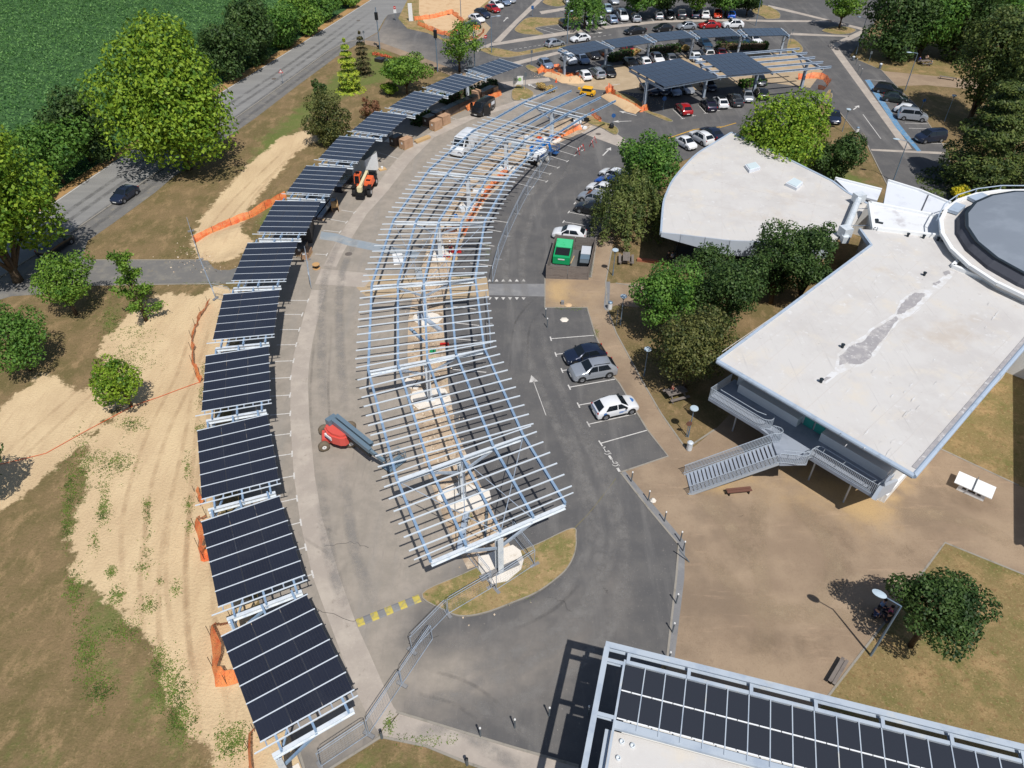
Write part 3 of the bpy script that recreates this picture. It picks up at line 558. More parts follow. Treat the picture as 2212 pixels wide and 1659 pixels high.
def car_meshes(kind):
    if kind in _car: return _car[kind]
    L, Wd, H, wr, p = KIND[kind]; w = Wd / 2; out = {}
    zb = .20; belt = .63 * H if 'van' not in kind else .55 * H
    P_ = lambda k: (p[k][0] * L, p[k][1] * H)
    st = []                                                       # x, bottom, belt, top, half width, half top width
    tx, tz = P_('tail'); rrx, rrz = P_('rr'); rmx, rmz = P_('rm'); rfx, rfz = P_('rf'); wsx, wsz = P_('ws'); hx, hz = P_('hf')
    st.append((-.5 * L, .32, .36 * H, .42 * H, w * .80, w * .72)); st.append((-.488 * L, .26, min(.5 * H, tz - .04), min(.55 * H, tz), w * .92, w * .80))
    if kind == 'sedan': st.append((-.465 * L, zb, tz - .06, tz - .01, w * .95, w * .84))
    st.append((tx, zb, tz - .05, tz, w * .97, w * .86))
    rt = .72 if 'van' not in kind else .9
    st.append((rrx, zb, belt, rrz, w * .99, w * (rt - .03))); st.append((rmx, zb, belt, rmz, w, w * rt)); st.append((rfx, zb, belt, rfz, w, w * (rt - .02)))
    st.append((wsx, zb, wsz - .05, wsz, w * .99, w * .86)); st.append(((wsx + hx) / 2, zb, (wsz + hz) / 2 - .05, (wsz + hz) / 2 + .02, w * .985, w * .84))
    st.append((hx, .22, hz - .07, hz, w * .94, w * .78)); st.append((.485 * L, .26, .40 * H, .455 * H, w * .84, w * .70)); st.append((.5 * L, .34, .33 * H, .37 * H, w * .70, w * .6))
    mb = MB(); rings = []
    for (x, b, be, tp, hw, tw) in st:
        half = [(hw * .6, b), (hw * .96, b + .06), (hw, b + (be - b) * .55), (hw * .975, be), (tw, tp - min(.05, (tp - be) * .4)), (tw * .72, tp + .005)]
        rings.append([(x, y, z) for y, z in half] + [(x, -y, z) for y, z in half[::-1]])
    n = 12; vs = [v for r in rings for v in r]; fs = []
    for i in range(len(rings) - 1):
        for k in range(n): fs.append((i * n + k, (i + 1) * n + k, (i + 1) * n + (k + 1) % n, i * n + (k + 1) % n))
    fs += [tuple(range(n)), tuple((len(rings) - 1) * n + k for k in range(n))[::-1]]
    mb.add(vs, fs)
    wx = (-.30 * L, .305 * L); mb.slot(1)
    for x in wx:
        for s in (-1, 1): mb.lathe((x, s * (w * .90), wr + .02), [(wr + .06, 0), (wr + .06, w * .10 + .004)], 14, (0, s, 0))
    for s in (-1, 1): mb.box((0, s * (w * .965), .25), (L * .36, .06, .12))
    mb.box((-.49 * L, 0, .3), (.1, Wd * .7, .16)); mb.box((.488 * L, 0, .33), (.09, Wd * .62, .18))
    if kind in ('suv', 'wagon'):
        for s in (-1, 1): mb.bar((rrx + .1, s * w * (rt - .09), rrz + .04), (rfx - .1, s * w * (rt - .08), rfz + .05), .05, .04)
    out['body'] = mb
    off = .008
    def pane(mb, pts): mb.add(pts, [tuple(range(len(pts)))])
    def lerp(a, b, u): return tuple(a[i] + (b[i] - a[i]) * u for i in range(3))
    def shell(mb, q, nrm):
        nrm = Vector(nrm).normalized(); q = [Vector(v) for v in q]; nf = (q[1] - q[0]).cross(q[2] - q[0])
        if nf.dot(nrm) < 0: q = q[::-1]
        a = [v + nrm * .012 for v in q]; b = [v - nrm * .02 for v in q]; m_ = len(q)
        mb.add(b + a, [tuple(range(m_))[::-1], tuple(range(m_, 2 * m_))] + [(i, (i + 1) % m_, m_ + (i + 1) % m_, m_ + i) for i in range(m_)])
    # windscreen and rear window
    a0, a1 = (wsx, wsz), (rfx, rfz); e = lambda u: (a0[0] + (a1[0] - a0[0]) * u, a0[1] + (a1[1] - a0[1]) * u)
    mb = MB(); b_, t_ = e(.06), e(.92); shell(mb, [(b_[0], -w * .78, b_[1]), (b_[0], w * .78, b_[1]), (t_[0], w * (rt - .1), t_[1]), (t_[0], -w * (rt - .1), t_[1])], (a0[1] * 0 + (a1[1] - a0[1]), 0, a0[0] - a1[0])); out['windscreen'] = mb
    a0, a1 = (tx, tz), (rrx, rrz); e = lambda u: (a0[0] + (a1[0] - a0[0]) * u, a0[1] + (a1[1] - a0[1]) * u)
    mb = MB(); b_, t_ = e(.12), e(.9); shell(mb, [(b_[0], -w * .74, b_[1]), (b_[0], w * .74, b_[1]), (t_[0], w * (rt - .13), t_[1]), (t_[0], -w * (rt - .13), t_[1])], (-(a1[1] - a0[1]), 0, a1[0] - a0[0])); out['rear_window'] = mb
    # side windows: two panes a side
    for s, nm in ((1, 'l'), (-1, 'r')):
        mb = MB(); z0, z1 = belt + .03, .93 * H
        def yy(x, z): return s * (w * .975 + (w * rt - w * .975) * (z - belt) / max(rmz - belt, .1))
        xr0, xr1 = rrx + .02, rrx + .30; xf0, xf1 = wsx - .12, rfx + .02; md = (rmx + rfx) / 2 - .02
        if 'van' in kind: quads = [((xf1 - .75, xf0 - .1), (xf1 - .7, xf1))]
        else: quads = [((xr0, md - .04), (xr1 + .06, md - .04)), ((md + .04, xf0), (md + .04, xf1))]
        for (b0, b1), (t0, t1) in quads:
            shell(mb, [(b0, yy(b0, z0), z0), (b1, yy(b1, z0), z0), (t1, yy(t1, z1), z1), (t0, yy(t0, z1), z1)], (0, s, .35))
        out['side_window_' + nm] = mb
    out['tyre'] = MB().lathe((0, 0, 0), [(wr * .6, -.11), (wr * .94, -.11), (wr, -.07), (wr, .07), (wr * .94, .11), (wr * .6, .11)], 18, (0, 1, 0))
    mb = MB().lathe((0, 0, 0), [(wr * .64, .0), (wr * .64, .10), (wr * .5, .118), (wr * .15, .108)], 14, (0, 1, 0)).lathe((0, 0, 0), [(wr * .15, .1), (wr * .12, .125)], 8, (0, 1, 0)); out['rim'] = mb
    out['mirror'] = MB().box((0, .05, 0), (.14, .2, .13))
    hz_ = .455 * H if 'van' not in kind else .40 * H
    out['headlamp'] = MB().hexa([(.41 * L, .48 * Wd, hz_ - .08), (.41 * L, .36 * Wd, hz_ - .08), (.483 * L, .30 * Wd, hz_ - .09), (.472 * L, .415 * Wd, hz_ - .09)], [(.40 * L, .475 * Wd, hz_ + .09), (.41 * L, .36 * Wd, hz_ + .1), (.478 * L, .30 * Wd, hz_ + .0), (.466 * L, .41 * Wd, hz_ + .01)])
    tzz = .58 * H if kind != 'mpv' else .62 * H
    out['tail_lamp'] = MB().box((-.477 * L, .405 * Wd, min(tzz, tz - .1)), (.09, .16, .22 if kind not in ('mpv', 'van', 'bigvan') else .5))
    out['number_plate'] = MB().box((-.503 * L, 0, .42), (.02, .5, .11)).box((.504 * L, 0, .42), (.02, .5, .11))
    res = {}
    for k, mb in out.items():
        ms = {'body': [PAINT['white'], M['trim']], 'tyre': M['tyre'], 'rim': M['rim'], 'mirror': M['trim'], 'headlamp': M['lamp'], 'tail_lamp': M['tail'], 'number_plate': M['plate']}.get(k, M['glass'])
        o = mb.build(k, ms, None, k in ('body', 'tyre')); me = o.data; COL.objects.unlink(o); bpy.data.objects.remove(o)
        if k == 'body': me.set_sharp_from_angle(angle=R(38))
        res[k] = me
    res['dim'] = (L, Wd, H, wr, wx, wsx, belt)
    _car[kind] = res; return res
def pt(name, me, root, loc=(0, 0, 0), sc=None, rz=0):
    o = link(bpy.data.objects.new(name, me)); o.parent = root; o.location = loc; o.rotation_euler.z = rz
    if sc: o.scale = sc
    return o
def car(label, kind, col, c, d, cat='car', group='parked cars', z=.7, roof=None, name=None):
    me = car_meshes(kind); L, Wd, H, wr, wx, wsx, belt = me['dim']
    a = G(c[0], c[1], z); b = G(c[0] + d[0] * .2, c[1] + d[1] * .2, z); h = math.atan2(b.y - a.y, b.x - a.x)
    root = thing(name or {'van': 'panel_van', 'bigvan': 'panel_van'}.get(kind, 'parked_car'), label, cat, (a.x, a.y, .022), h, group)
    o = pt('body', me['body'], root); o.material_slots[0].link = 'OBJECT'; o.material_slots[0].material = PAINT[col]
    for nm in ('windscreen', 'rear_window'): pt(nm, me[nm], root)
    for s in 'lr': pt('side_window', me['side_window_' + s], root)
    for x in wx:
        for s in (1, -1):
            wl = pt('wheel', me['tyre'], root, (x, s * (Wd / 2 - .095), wr)); rm = pt('rim', me['rim'], wl)
            if s < 0: rm.rotation_euler.z = PI
    for s in (1, -1):
        pt('headlamp', me['headlamp'], root, sc=(1, s, 1)); pt('tail_lamp', me['tail_lamp'], root, sc=(1, s, 1))
        pt('mirror', me['mirror'], root, (wsx - .32, s * (Wd / 2 - .02) if s > 0 else -(Wd / 2 - .02), belt + .08), (1, s, 1))
    pt('number_plate', me['number_plate'], root)
    if roof: part(root, 'roof_panel', MB().box((-.06 * L, 0, H * 1.0), (L * .34, Wd * .6, .02)), M['glass'])
    return root
A_ = 'cars in the far row under the trees'; Bq = 'cars parked nose to tail along the pale strip'; Cq = 'cars under the rear solar carports'; Dq = 'cars before the hedge of the rear carports'
Eq = 'cars in the shade of the large carports'; Fq = 'cars at the edge of the large carport shade'; Gq = 'cars beside the fan shaped building'; Hq = 'cars along the blue kerb marking'; Iq = 'cars beside the sand bank'; Jq = 'cars under the trees by the lane'; Kq = 'cars in the near bays'
z1150 = lambda x, y: z8(1150, 0, '%g,%g' % (x, y))[0]
z1420 = lambda x, y: z8(1420, 0, '%g,%g' % (x, y))[0]
z1700 = lambda x, y: z8(1700, 0, '%g,%g' % (x, y))[0]
z1600 = lambda x, y: z8(1600, 60, '%g,%g' % (x, y))[0]
z1320 = lambda x, y: z8(1320, 150, '%g,%g' % (x, y))[0]
z1100 = lambda x, y: z8(1100, 180, '%g,%g' % (x, y))[0]
tt = lambda i, j, x, y: t(i, j, '%g,%g' % (x, y))[0]
CARS = [
 ('dark grey hatchback alone at the left end of the row under the trees', 'hatch', 'darkgrey', z1150(1825, 395), (16, 11), A_),
 ('small white city car with a black glass roof, nose to the lane', 'city', 'white', z1420(335, 355), (13, 11), A_),
 ('white hatchback next to the small glass-roofed city car', 'hatch', 'white', z1420(540, 340), (-12, -10.5), A_),
 ('pale blue-silver hatchback between two white cars in the far row', 'hatch', 'bluegrey', z1420(760, 320), (-11, -10.5), A_),
 ('tall white people carrier with its windscreen to the lane', 'mpv', 'white', z1420(945, 275), (9, 11), A_),
 ('silver estate car right of the tall white people carrier', 'wagon', 'silver', z1420(1165, 290), (-7, -10), A_),
 ('silver hatchback beyond the gap, below the dark tree', 'hatch', 'silver', z1420(1570, 255), (-4, -10), A_),
 ('black saloon facing the lane, next to the silver hatchback', 'sedan', 'black', z1420(1755, 245), (4, 10), A_),
 ('dark grey off-roader backed under the trees', 'suv', 'darkgrey', z1420(1965, 240), (-2, -10), A_),
 ('dark blue car with a bright rear window glare', 'hatch', 'navy', z1700(265, 235), (-2, -10), A_),
 ('white saloon between the dark blue and the orange-red car', 'sedan', 'white', z1700(440, 235), (-1.5, -10), A_),
 ('orange-red hatchback facing the lane under the trees', 'hatch', 'orange_red', z1700(655, 230), (1, 10), A_),
 ('bright blue hatchback at the right end of the far row', 'hatch', 'blue', z1700(895, 240), (0, -10), A_),
 ('white car at the top edge beside the first tree', 'hatch', 'white', z1150(1875, 15), (12, 11), A_),
 ('dark car half hidden behind the leftmost top tree', 'hatch', 'purple', z1150(1950, 215), (12, -6), A_),
 ('silver car at the very top between two trees', 'hatch', 'silver', z1420(790, 0), (11, 10), A_),
 ('pale blue car in the shade behind the tall white people carrier', 'hatch', 'paleblue', z1420(690, 140), (10, 10), A_),
 ('silver three-door hatchback driving off at the left of the pale strip', 'hatch', 'silver', z1150(1640, 735), (150, -27), Bq),
 ('white hatchback nose left at the start of the parked line', 'hatch', 'white', z1420(210, 650), (-150, 22), Bq),
 ('black saloon third in the parked line along the pale strip', 'sedan', 'black', z1420(1160, 520), (-150, 17), Bq),
 ('black hatchback right of the black saloon', 'hatch', 'black', z1420(1640, 475), (-150, 14), Bq),
 ('silver low hatchback left of the dark red saloon', 'hatch', 'silver', z1700(110, 440), (-150, 9), Bq),
 ('dark red saloon parked nose left along the strip', 'sedan', 'red', z1700(510, 420), (-150, 5), Bq),
 ('white crossover at the right end of the parked line', 'suv', 'white', z1700(915, 415), (-150, 3), Bq),
 ('blue-grey hatchback behind the torn orange netting', 'hatch', 'bluegrey', z1150(1480, 1090), (16, 11), Cq),
 ('white crossover under the left end of the rear carports', 'suv', 'white', z1150(1880, 1010), (16, 11), Cq),
 ('silver-blue hatchback next to the white crossover under the carport', 'hatch', 'bluegrey', z1150(2110, 1010), (15, 11), Cq),
 ('black hatchback in the shade behind an orange barrier', 'hatch', 'black', z1420(430, 925), (14, 10), Cq),
 ('dark car in deep shade beside the carport post', 'hatch', 'darkgrey', z1420(660, 900), (14, 9), Cq),
 ('bright red hatchback under the rear carports', 'hatch', 'red', z1420(1040, 840), (15, 9), Cq),
 ('dark grey car under the third rear carport', 'hatch', 'darkgrey', z1600(800, 320), (13, 9), Cq),
 ('blue saloon beside the dark grey car in the shade', 'sedan', 'teal', z1600(1110, 320), (12, 8), Cq),
 ('black pickup-height car under the fourth rear carport', 'suv', 'black', z1700(780, 690), (13, 6), Cq),
 ('dark green car between two black cars under the carports', 'hatch', 'dkgreen', z1700(930, 690), (12, 6), Cq),
 ('dark teal car half behind a carport post', 'hatch', 'teal', z1700(1080, 690), (12, 7), Cq),
 ('white saloon catching the sun at the shade edge, right of the dark cars', 'sedan', 'white', z1700(1275, 670), (14, 8), Cq),
 ('white hatchback parked by the orange net and sand heap', 'hatch', 'white', z1320(965, 245), (-11, -9), Dq),
 ('silver estate beside the white hatchback on the beige lot', 'wagon', 'silver', z1320(1190, 205), (-11, -9), Dq),
 ('black saloon with its nose to the beige lot', 'sedan', 'black', z1320(1390, 180), (9, 9), Dq),
 ('black hatchback in the hedge shade left of two white cars', 'hatch', 'black', z1420(1080, 1075), (12, 8), Dq),
 ('white hatchback partly behind the large carport roof', 'hatch', 'white', z1420(1310, 1050), (-10, -8), Dq),
 ('white crossover with a dark windscreen above the large carport roof', 'suv', 'white', z1420(1540, 1010), (9, 9), Dq),
 ('grey hatchback right of the white crossover above the roof', 'hatch', 'grey', z1420(1765, 990), (-8, -8), Dq),
 ('white hatchback above the gap between the large carports', 'hatch', 'white', z1600(945, 545), (-9, -9), Dq),
 ('white tall hatchback above the second large carport', 'mpv', 'white', z1600(1155, 500), (-8, -9), Dq),
 ('dark red car in the shade beside the yellow grass tuft', 'hatch', 'red', z1600(1390, 480), (-7, -9), Dq),
 ('navy car in deep shade behind the first tall carport post', 'sedan', 'navy', z1600(170, 1110), (12, 8), Eq),
 ('blue car in the shade under the large carport', 'hatch', 'navy', z1600(360, 1120), (11, 8), Eq),
 ('blue-grey car peeking out below the large carport edge', 'hatch', 'bluegrey', z1600(570, 1130), (11, 8), Eq),
 ('silver car with a shining bonnet under the large carport edge', 'hatch', 'silver', z1600(790, 1100), (11, 8), Eq),
 ('dark blue car beside the middle post of the large carports', 'hatch', 'navy', z1600(1180, 1045), (10, 8), Eq),
 ('dark car behind the third post of the large carports', 'hatch', 'darkgrey', z1600(2065, 955), (6, 9), Eq),
 ('red hatchback with its tail in the sun', 'hatch', 'red', z1600(760, 1450), (-10, -10), Fq),
 ('dark purple hatchback left of the white car with the black roof', 'hatch', 'purple', z1600(1190, 1385), (-9, -10), Fq),
 ('white hatchback with a black roof in front of the large carports', 'hatch', 'white', z1600(1395, 1335), (-8, -10), Fq),
 ('dark grey estate between the white car and the silver one', 'wagon', 'darkgrey', z1600(1650, 1295), (-7, -10), Fq),
 ('silver city car facing the bright green tree', 'city', 'silver', z1600(1860, 1240), (4, 10), Fq),
 ('black car almost hidden by the bright green tree', 'hatch', 'black', z1600(2110, 1185), (-6, -10), Fq),
 ('white sporty small car nose down by the amber line', 'city', 'white', tt(2, 0, 1505, 1230), (17, 9.5), Gq),
 ('white crossover parked beside the white small car', 'suv', 'white', tt(2, 0, 1635, 1185), (-16, -9), Gq),
 ('navy soft-top car behind the white crossover', 'sedan', 'navy', tt(2, 0, 1730, 1145), (-15, -9.5), Gq),
 ('black estate with chrome roof rails by the blue kerb marking', 'wagon', 'black', tt(3, 0, 1045, 770), (16, 3), Hq),
 ('black hatchback with a red tail lamp by the blue marking', 'hatch', 'dkgreen', tt(3, 0, 1105, 840), (16, 2.2), Hq),
 ('white hatchback behind the silver people carrier', 'hatch', 'white', tt(3, 0, 1215, 945), (16, 3.4), Hq),
 ('silver people carrier with big side windows by the blue marking', 'mpv', 'silver', tt(3, 0, 1253, 995), (16, 1.6), Hq),
 ('dark navy people carrier at the end of the blue marking', 'mpv', 'navy', tt(3, 0, 1405, 1180), (-16, 1.5), Hq),
 ('dark blue saloon beside the bright green tree', 'sedan', 'navy', tt(3, 0, 570, 1000), (4.5, 12), Hq),
 ('dark grey hatchback boxed in by orange netting', 'hatch', 'darkgrey', z1150(200, 420), (-16, 0), Iq),
 ('white hatchback parked above the car boxed in by netting', 'hatch', 'white', z1150(290, 310), (16, 5.5), Iq),
 ('navy off-roader between the white hatchback and the red car', 'suv', 'navy', z1150(385, 230), (16, 7), Iq),
 ('dark red hatchback in the row by the sand bank', 'hatch', 'red', z1150(565, 140), (16, 6), Iq),
 ('white hatchback behind the dark red one at the sand bank', 'hatch', 'white', z1150(625, 75), (16, 6), Iq),
 ('silver hatchback at the top edge beside the sand bank', 'hatch', 'bluegrey', z1150(750, 20), (16, 6), Iq),
 ('pale silver car cut by the top edge beyond the sand bank', 'hatch', 'silver', z1150(840, -20), (16, 6), Iq),
 ('white hatchback half hidden behind the wooden bin enclosure', 'hatch', 'white', tt(2, 1, 495, 350), (-160, -18), Jq),
 ('black car with only its nose showing under the weeping tree', 'hatch', 'black', tt(2, 1, 680, 130), (-160, -28), Jq),
 ('pale silver car under the weeping tree above the black one', 'hatch', 'silver', tt(2, 1, 705, 40), (-160, -34), Jq),
 ('white car with its front out of the foliage beside the lane', 'hatch', 'white', tt(2, 0, 775, 1625), (-160, -40), Jq),
 ('blue car with its corner out of the foliage', 'hatch', 'blue', tt(2, 0, 845, 1570), (-160, -46), Jq),
 ('white car farthest up the lane under the tree', 'hatch', 'white', tt(2, 0, 880, 1500), (-160, -50), Jq),
 ('dark navy hatchback in the near bays, nose to the lane', 'hatch', 'navy', tt(2, 1, 630, 1395), (-228, 42), Kq),
 ('silver crossover hatchback beside the navy one', 'suv', 'silver', tt(2, 1, 700, 1530), (-228, 40), Kq),
 ('white hatchback with blue door lettering parked alone, nose to the path', 'hatch', 'white', tt(2, 2, 893, 185), (230, -50), Kq)]
for (lb, kd, cl, c, d, gp) in CARS:
    r_ = car(lb, kd, cl, c, d, group=gp, roof=('glass-roofed' in lb or 'glass roof' in lb or 'black roof' in lb) and 'next to' not in lb)
# livery of the white hatchback in the near bays
M['livery'] = mat('blue_livery', S(70, 116, 176), .4)
part(r_, 'livery', MB().box((.35, -.885, .66), (.7, .012, .07)).box((.2, -.888, .56), (.4, .012, .05)).lathe((-1.3, -.872, .72), [(.16, 0), (.16, .012)], 12, (0, -1, 0)).lathe((1.45, .1, .865), [(.3, 0), (.3, .012), (.22, .014)], 14, (.12, 0, 1)).box((-1.985, 0, .9), (.02, 1.2, .08)), M['livery'])
car('dark blue-black hatchback driving down the country road', 'hatch', 'navy', (268, 418), (-110, 75), group='cars on the road', name='moving_car')
car('black estate car in the roadside tree shade', 'wagon', 'black', (119, 527), (110, -76), group='cars on the road', name='moving_car')
wv = car('white high-roofed van under the far end of the bare steel frame', 'bigvan', 'white', z1100(415, 1225), (-280, 225), 'van', 'vans of the builders', 1.2)
bv = car('black van with its front doors open beside the cartons', 'van', 'black', z1100(745, 590), (-200, 128), 'van', 'vans of the builders', 1.0)
M['white_sticker'] = mat('white_sticker', S(214, 216, 220), .5); M['tan_sticker'] = mat('tan_sticker', S(190, 120, 70), .5)
part(bv, 'side_print', MB().box((-1.5, .955, 1.2), (1.0, .02, .5)), M['white_sticker']); part(bv, 'side_print', MB().box((-.35, .958, 1.15), (.5, .02, .55)), M['tan_sticker'])
for s, a_ in ((1, 62), (-1, -58)):
    dr = part(bv, 'door', MB().box((-.55, 0, .82), (1.1, .06, 1.1)), PAINT['black']); dr.location = (1.45, s * .95, 0); dr.rotation_euler.z = R(-a_) if s > 0 else R(58)
    part(dr, 'window', MB().box((-.5, 0, 1.5), (.75, .035, .4)), M['glass'])
# ---------------------------------------------------------------- trees, shrubs, hedges, weeds, crop
def leafmat(name, a, b, c_):
    a, b, c_ = [tuple(min(1, x * 1.17) for x in v[:3]) + (1,) for v in (a, b, c_)]
    m = mat(name, a, .55, 0, .25); q = NT(m); nt = m.node_tree
    rn = q.n('ShaderNodeNewGeometry').outputs['Random Per Island']
    c = q.mix(rn, a, b); c = q.mix(q.ramp(q.noise(.8, 3), .48, .62), c, c_); c = q.mix(q.math('GREATER_THAN', rn, .93), c, b)
    q.col(c); tr = q.n('ShaderNodeBsdfTranslucent'); q.l(c, tr.inputs[0]); mx = q.n('ShaderNodeMixShader'); mx.inputs[0].default_value = .28
    out = nt.nodes['Material Output']; q.l(q.b.outputs[0], mx.inputs[1]); q.l(tr.outputs[0], mx.inputs[2]); q.l(mx.outputs[0], out.inputs[0]); return m
LF = {'yg': leafmat('yellow_green_leaves', S(98, 130, 36), S(142, 164, 52), S(72, 106, 32)), 'green': leafmat('green_leaves', S(70, 108, 42), S(104, 138, 58), S(54, 90, 36)),
      'mid': leafmat('mid_green_leaves', S(82, 118, 40), S(122, 150, 58), S(66, 100, 34)), 'dark': leafmat('dark_green_leaves', S(52, 78, 38), S(84, 106, 54), S(42, 64, 32)),
      'olive': leafmat('olive_leaves', S(72, 82, 42), S(112, 112, 62), S(56, 68, 36)), 'conif': leafmat('conifer_needles', S(64, 84, 40), S(102, 112, 56), S(48, 66, 34)),
      'lime': leafmat('lime_needles', S(150, 168, 50), S(176, 186, 70), S(112, 142, 46)), 'red': leafmat('bronze_leaves', S(120, 84, 62), S(146, 106, 78), S(84, 84, 48)),
      'brown': leafmat('brown_needles', S(84, 76, 50), S(108, 98, 66), S(60, 64, 38)), 'broom': leafmat('broom_flowers', S(196, 180, 30), S(214, 196, 50), S(120, 130, 40)),
      'willow': leafmat('willow_leaves', S(82, 96, 46), S(118, 126, 70), S(60, 78, 38)), 'weed': leafmat('weed_leaves', S(84, 110, 44), S(118, 138, 60), S(70, 92, 38)),
      'straw': leafmat('straw_grass', S(178, 150, 92), S(204, 180, 120), S(132, 118, 66)), 'crop': leafmat('crop_leaves', S(76, 118, 58), S(112, 150, 84), S(62, 102, 50))}
M['bark'] = gmat('bark', S(96, 82, 66), [(S(66, 56, 46), 3, .45, .7)], .9)
def quads(name, c, nrm, size, asp, m, parent=None, up=None):
    """many leaf-sized faces as one mesh"""
    n = len(c); r = RNG.normal(size=(n, 3)) if up is None else up + RNG.normal(size=(n, 3)) * .25
    a = np.cross(nrm, r); a /= np.linalg.norm(a, axis=1)[:, None] + 1e-9; b = np.cross(nrm, a); b /= np.linalg.norm(b, axis=1)[:, None] + 1e-9
    sz = size[:, None]; p = np.stack([c + b * sz, c + a * sz * asp, c - b * sz, c - a * sz * asp], 1).reshape(-1, 3)
    me = bpy.data.meshes.new(name); me.vertices.add(4 * n); me.vertices.foreach_set('co', p.astype(np.float32).ravel())
    me.loops.add(4 * n); me.loops.foreach_set('vertex_index', np.arange(4 * n, dtype=np.int32)); me.polygons.add(n)
    me.polygons.foreach_set('loop_start', np.arange(0, 4 * n, 4, dtype=np.int32)); me.polygons.foreach_set('loop_total', np.full(n, 4, dtype=np.int32))
    me.materials.append(m); me.update(calc_edges=True); me.validate()
    o = link(bpy.data.objects.new(name, me)); o.parent = parent; return o
def unit(n):
    v = RNG.normal(size=(n, 3)); return v / np.linalg.norm(v, axis=1)[:, None]
def proj(p):
    cp, sp = math.cos(PITCH), math.sin(PITCH); y, z = p[1], p[2] - CH
    dz = y * cp - z * sp; return CX + FV * p[0] / dz, CY - FV * (y * sp + z * cp) / dz
def lift(base, ytop):
    b = G(*base); lo, hi = 0, 40
    for _ in range(40):
        m_ = (lo + hi) / 2
        if proj((b.x, b.y, m_)) [1] > ytop: lo = m_
        else: hi = m_
    return lo
def tree(label, kind, base, H, Rr, z0, lf, n=2600, ls=.26, name='tree', group=None, lobes=13, seed=0, cat='tree', lean=(0, 0), core=.0):
    global RNG
    RNG = np.random.default_rng(seed + int(base[0] * 7 + base[1])); rnd = random.Random(int(base[0] * 3 + base[1]) + seed)
    n = int(n * 2.2); ls *= .68; lobes = int(lobes * 1.35) if kind in ('round', 'bush', 'pear') else lobes
    b = G(*base); root = thing(name, label, cat, (b.x, b.y, 0), 0, group)
    C_ = []; zc = (z0 + H) / 2; hz = (H - z0) / 2
    if kind in ('round', 'bush', 'sparse', 'pear'):
        for k in range(lobes):
            u = unit(1)[0]; rr = rnd.uniform(.45, .84); lr = rnd.choice((.2, .26, .32, .38, .44)) * rnd.uniform(.9, 1.1) * Rr
            p = np.array([u[0] * rr * Rr, u[1] * rr * Rr, zc + u[2] * rr * hz]); p[2] = max(p[2], z0 + lr * .6)
            if kind == 'pear': fz = (p[2] - z0) / (H - z0); p[:2] *= 1.15 - .5 * fz; lr *= 1.1 - .2 * fz
            C_.append((p, np.array([lr, lr, lr * min(1, hz / Rr * 1.1) * .9])))
        if kind != 'sparse': C_.append((np.array([0, 0, zc]), np.array([.62 * Rr, .62 * Rr, .7 * hz])))
        vol = np.array([c[1].prod() ** (2 / 3) for c in C_]); pk = RNG.choice(len(C_), n, p=vol / vol.sum())
        cc = np.array([c[0] for c in C_])[pk]; rd = np.array([c[1] for c in C_])[pk]; u = unit(n)
        q_ = RNG.uniform(.72, 1.10, n)[:, None] if kind != 'sparse' else RNG.uniform(.2, 1.1, n)[:, None]
        c = cc + u * rd * q_; nr = u * .9 + RNG.normal(size=(n, 3)) * .55 + np.array([0, 0, .25]); up = None
        sz = RNG.uniform(.6, 1.25, n) * ls; asp = .62
    elif kind == 'cone':
        L_ = lobes; lay = RNG.integers(0, L_, n); f = lay / (L_ - 1); rad = Rr * (1 - f) ** .62 * (.82 + .18 * np.cos(lay * 2.4)) + .15
        spoke = 7 + 2 * (L_ // 6); th = (RNG.integers(0, spoke, n) + (lay % 2) * .5) / spoke * 2 * PI + RNG.normal(size=n) * .17; ri = np.sqrt(RNG.uniform(0, 1, n)) * rad
        c = np.stack([np.cos(th) * ri, np.sin(th) * ri, z0 + f * (H - z0) - ri * .25 + RNG.normal(size=n) * .12 * (H - z0) / L_], 1)
        nr = np.stack([np.cos(th) * .5, np.sin(th) * .5, np.ones(n)], 1) + RNG.normal(size=(n, 3)) * .5; up = None; sz = RNG.uniform(.6, 1.3, n) * ls; asp = .45
    elif kind == 'willow':
        k_ = 170; th = RNG.uniform(0, 2 * PI, k_); ri = np.sqrt(RNG.uniform(.02, 1, k_)) * Rr; top = z0 + (H - z0) * (1 - .55 * (ri / Rr) ** 2) * RNG.uniform(.8, 1.05, k_); ln = (H - z0) * RNG.uniform(.35, .75, k_)
        s_ = RNG.integers(0, k_, n); v = RNG.uniform(0, 1, n); c = np.stack([np.cos(th[s_]) * ri[s_] * (1 + .12 * v), np.sin(th[s_]) * ri[s_] * (1 + .12 * v), np.maximum(top[s_] - v * ln[s_], z0 * .6)], 1) + RNG.normal(size=(n, 3)) * .16
        nr = np.stack([np.cos(th[s_]), np.sin(th[s_]), np.full(n, .45)], 1) + RNG.normal(size=(n, 3)) * .5; up = None; sz = RNG.uniform(.7, 1.3, n) * ls; asp = .4
    elif kind == 'branchy':                          # a few long leafy boughs
        c = []; nr = []
        for k in range(lobes):
            zz_ = z0 + (H - z0) * k / lobes; th = k * 2.4 + rnd.uniform(-.3, .3); ln = Rr * rnd.uniform(.7, 1.1) * (1 - .65 * k / lobes); m_ = n // lobes
            v = RNG.uniform(.1, 1, m_); tk = .32 * (1 - .5 * v)
            c.append(np.stack([np.cos(th) * ln * v, np.sin(th) * ln * v, zz_ + v * ln * .45], 1) + RNG.normal(size=(m_, 3)) * tk[:, None])
        c = np.concatenate(c); n = len(c); nr = RNG.normal(size=(n, 3)) + np.array([0, 0, .8]); up = None; sz = RNG.uniform(.6, 1.3, n) * ls; asp = .55
    if lean != (0, 0): c[:, 0] += lean[0] * c[:, 2] / H; c[:, 1] += lean[1] * c[:, 2] / H
    c[:, 2] = np.maximum(c[:, 2], .08)
    cr = quads('crown', c, nr, sz, asp, LF[lf], root, up)
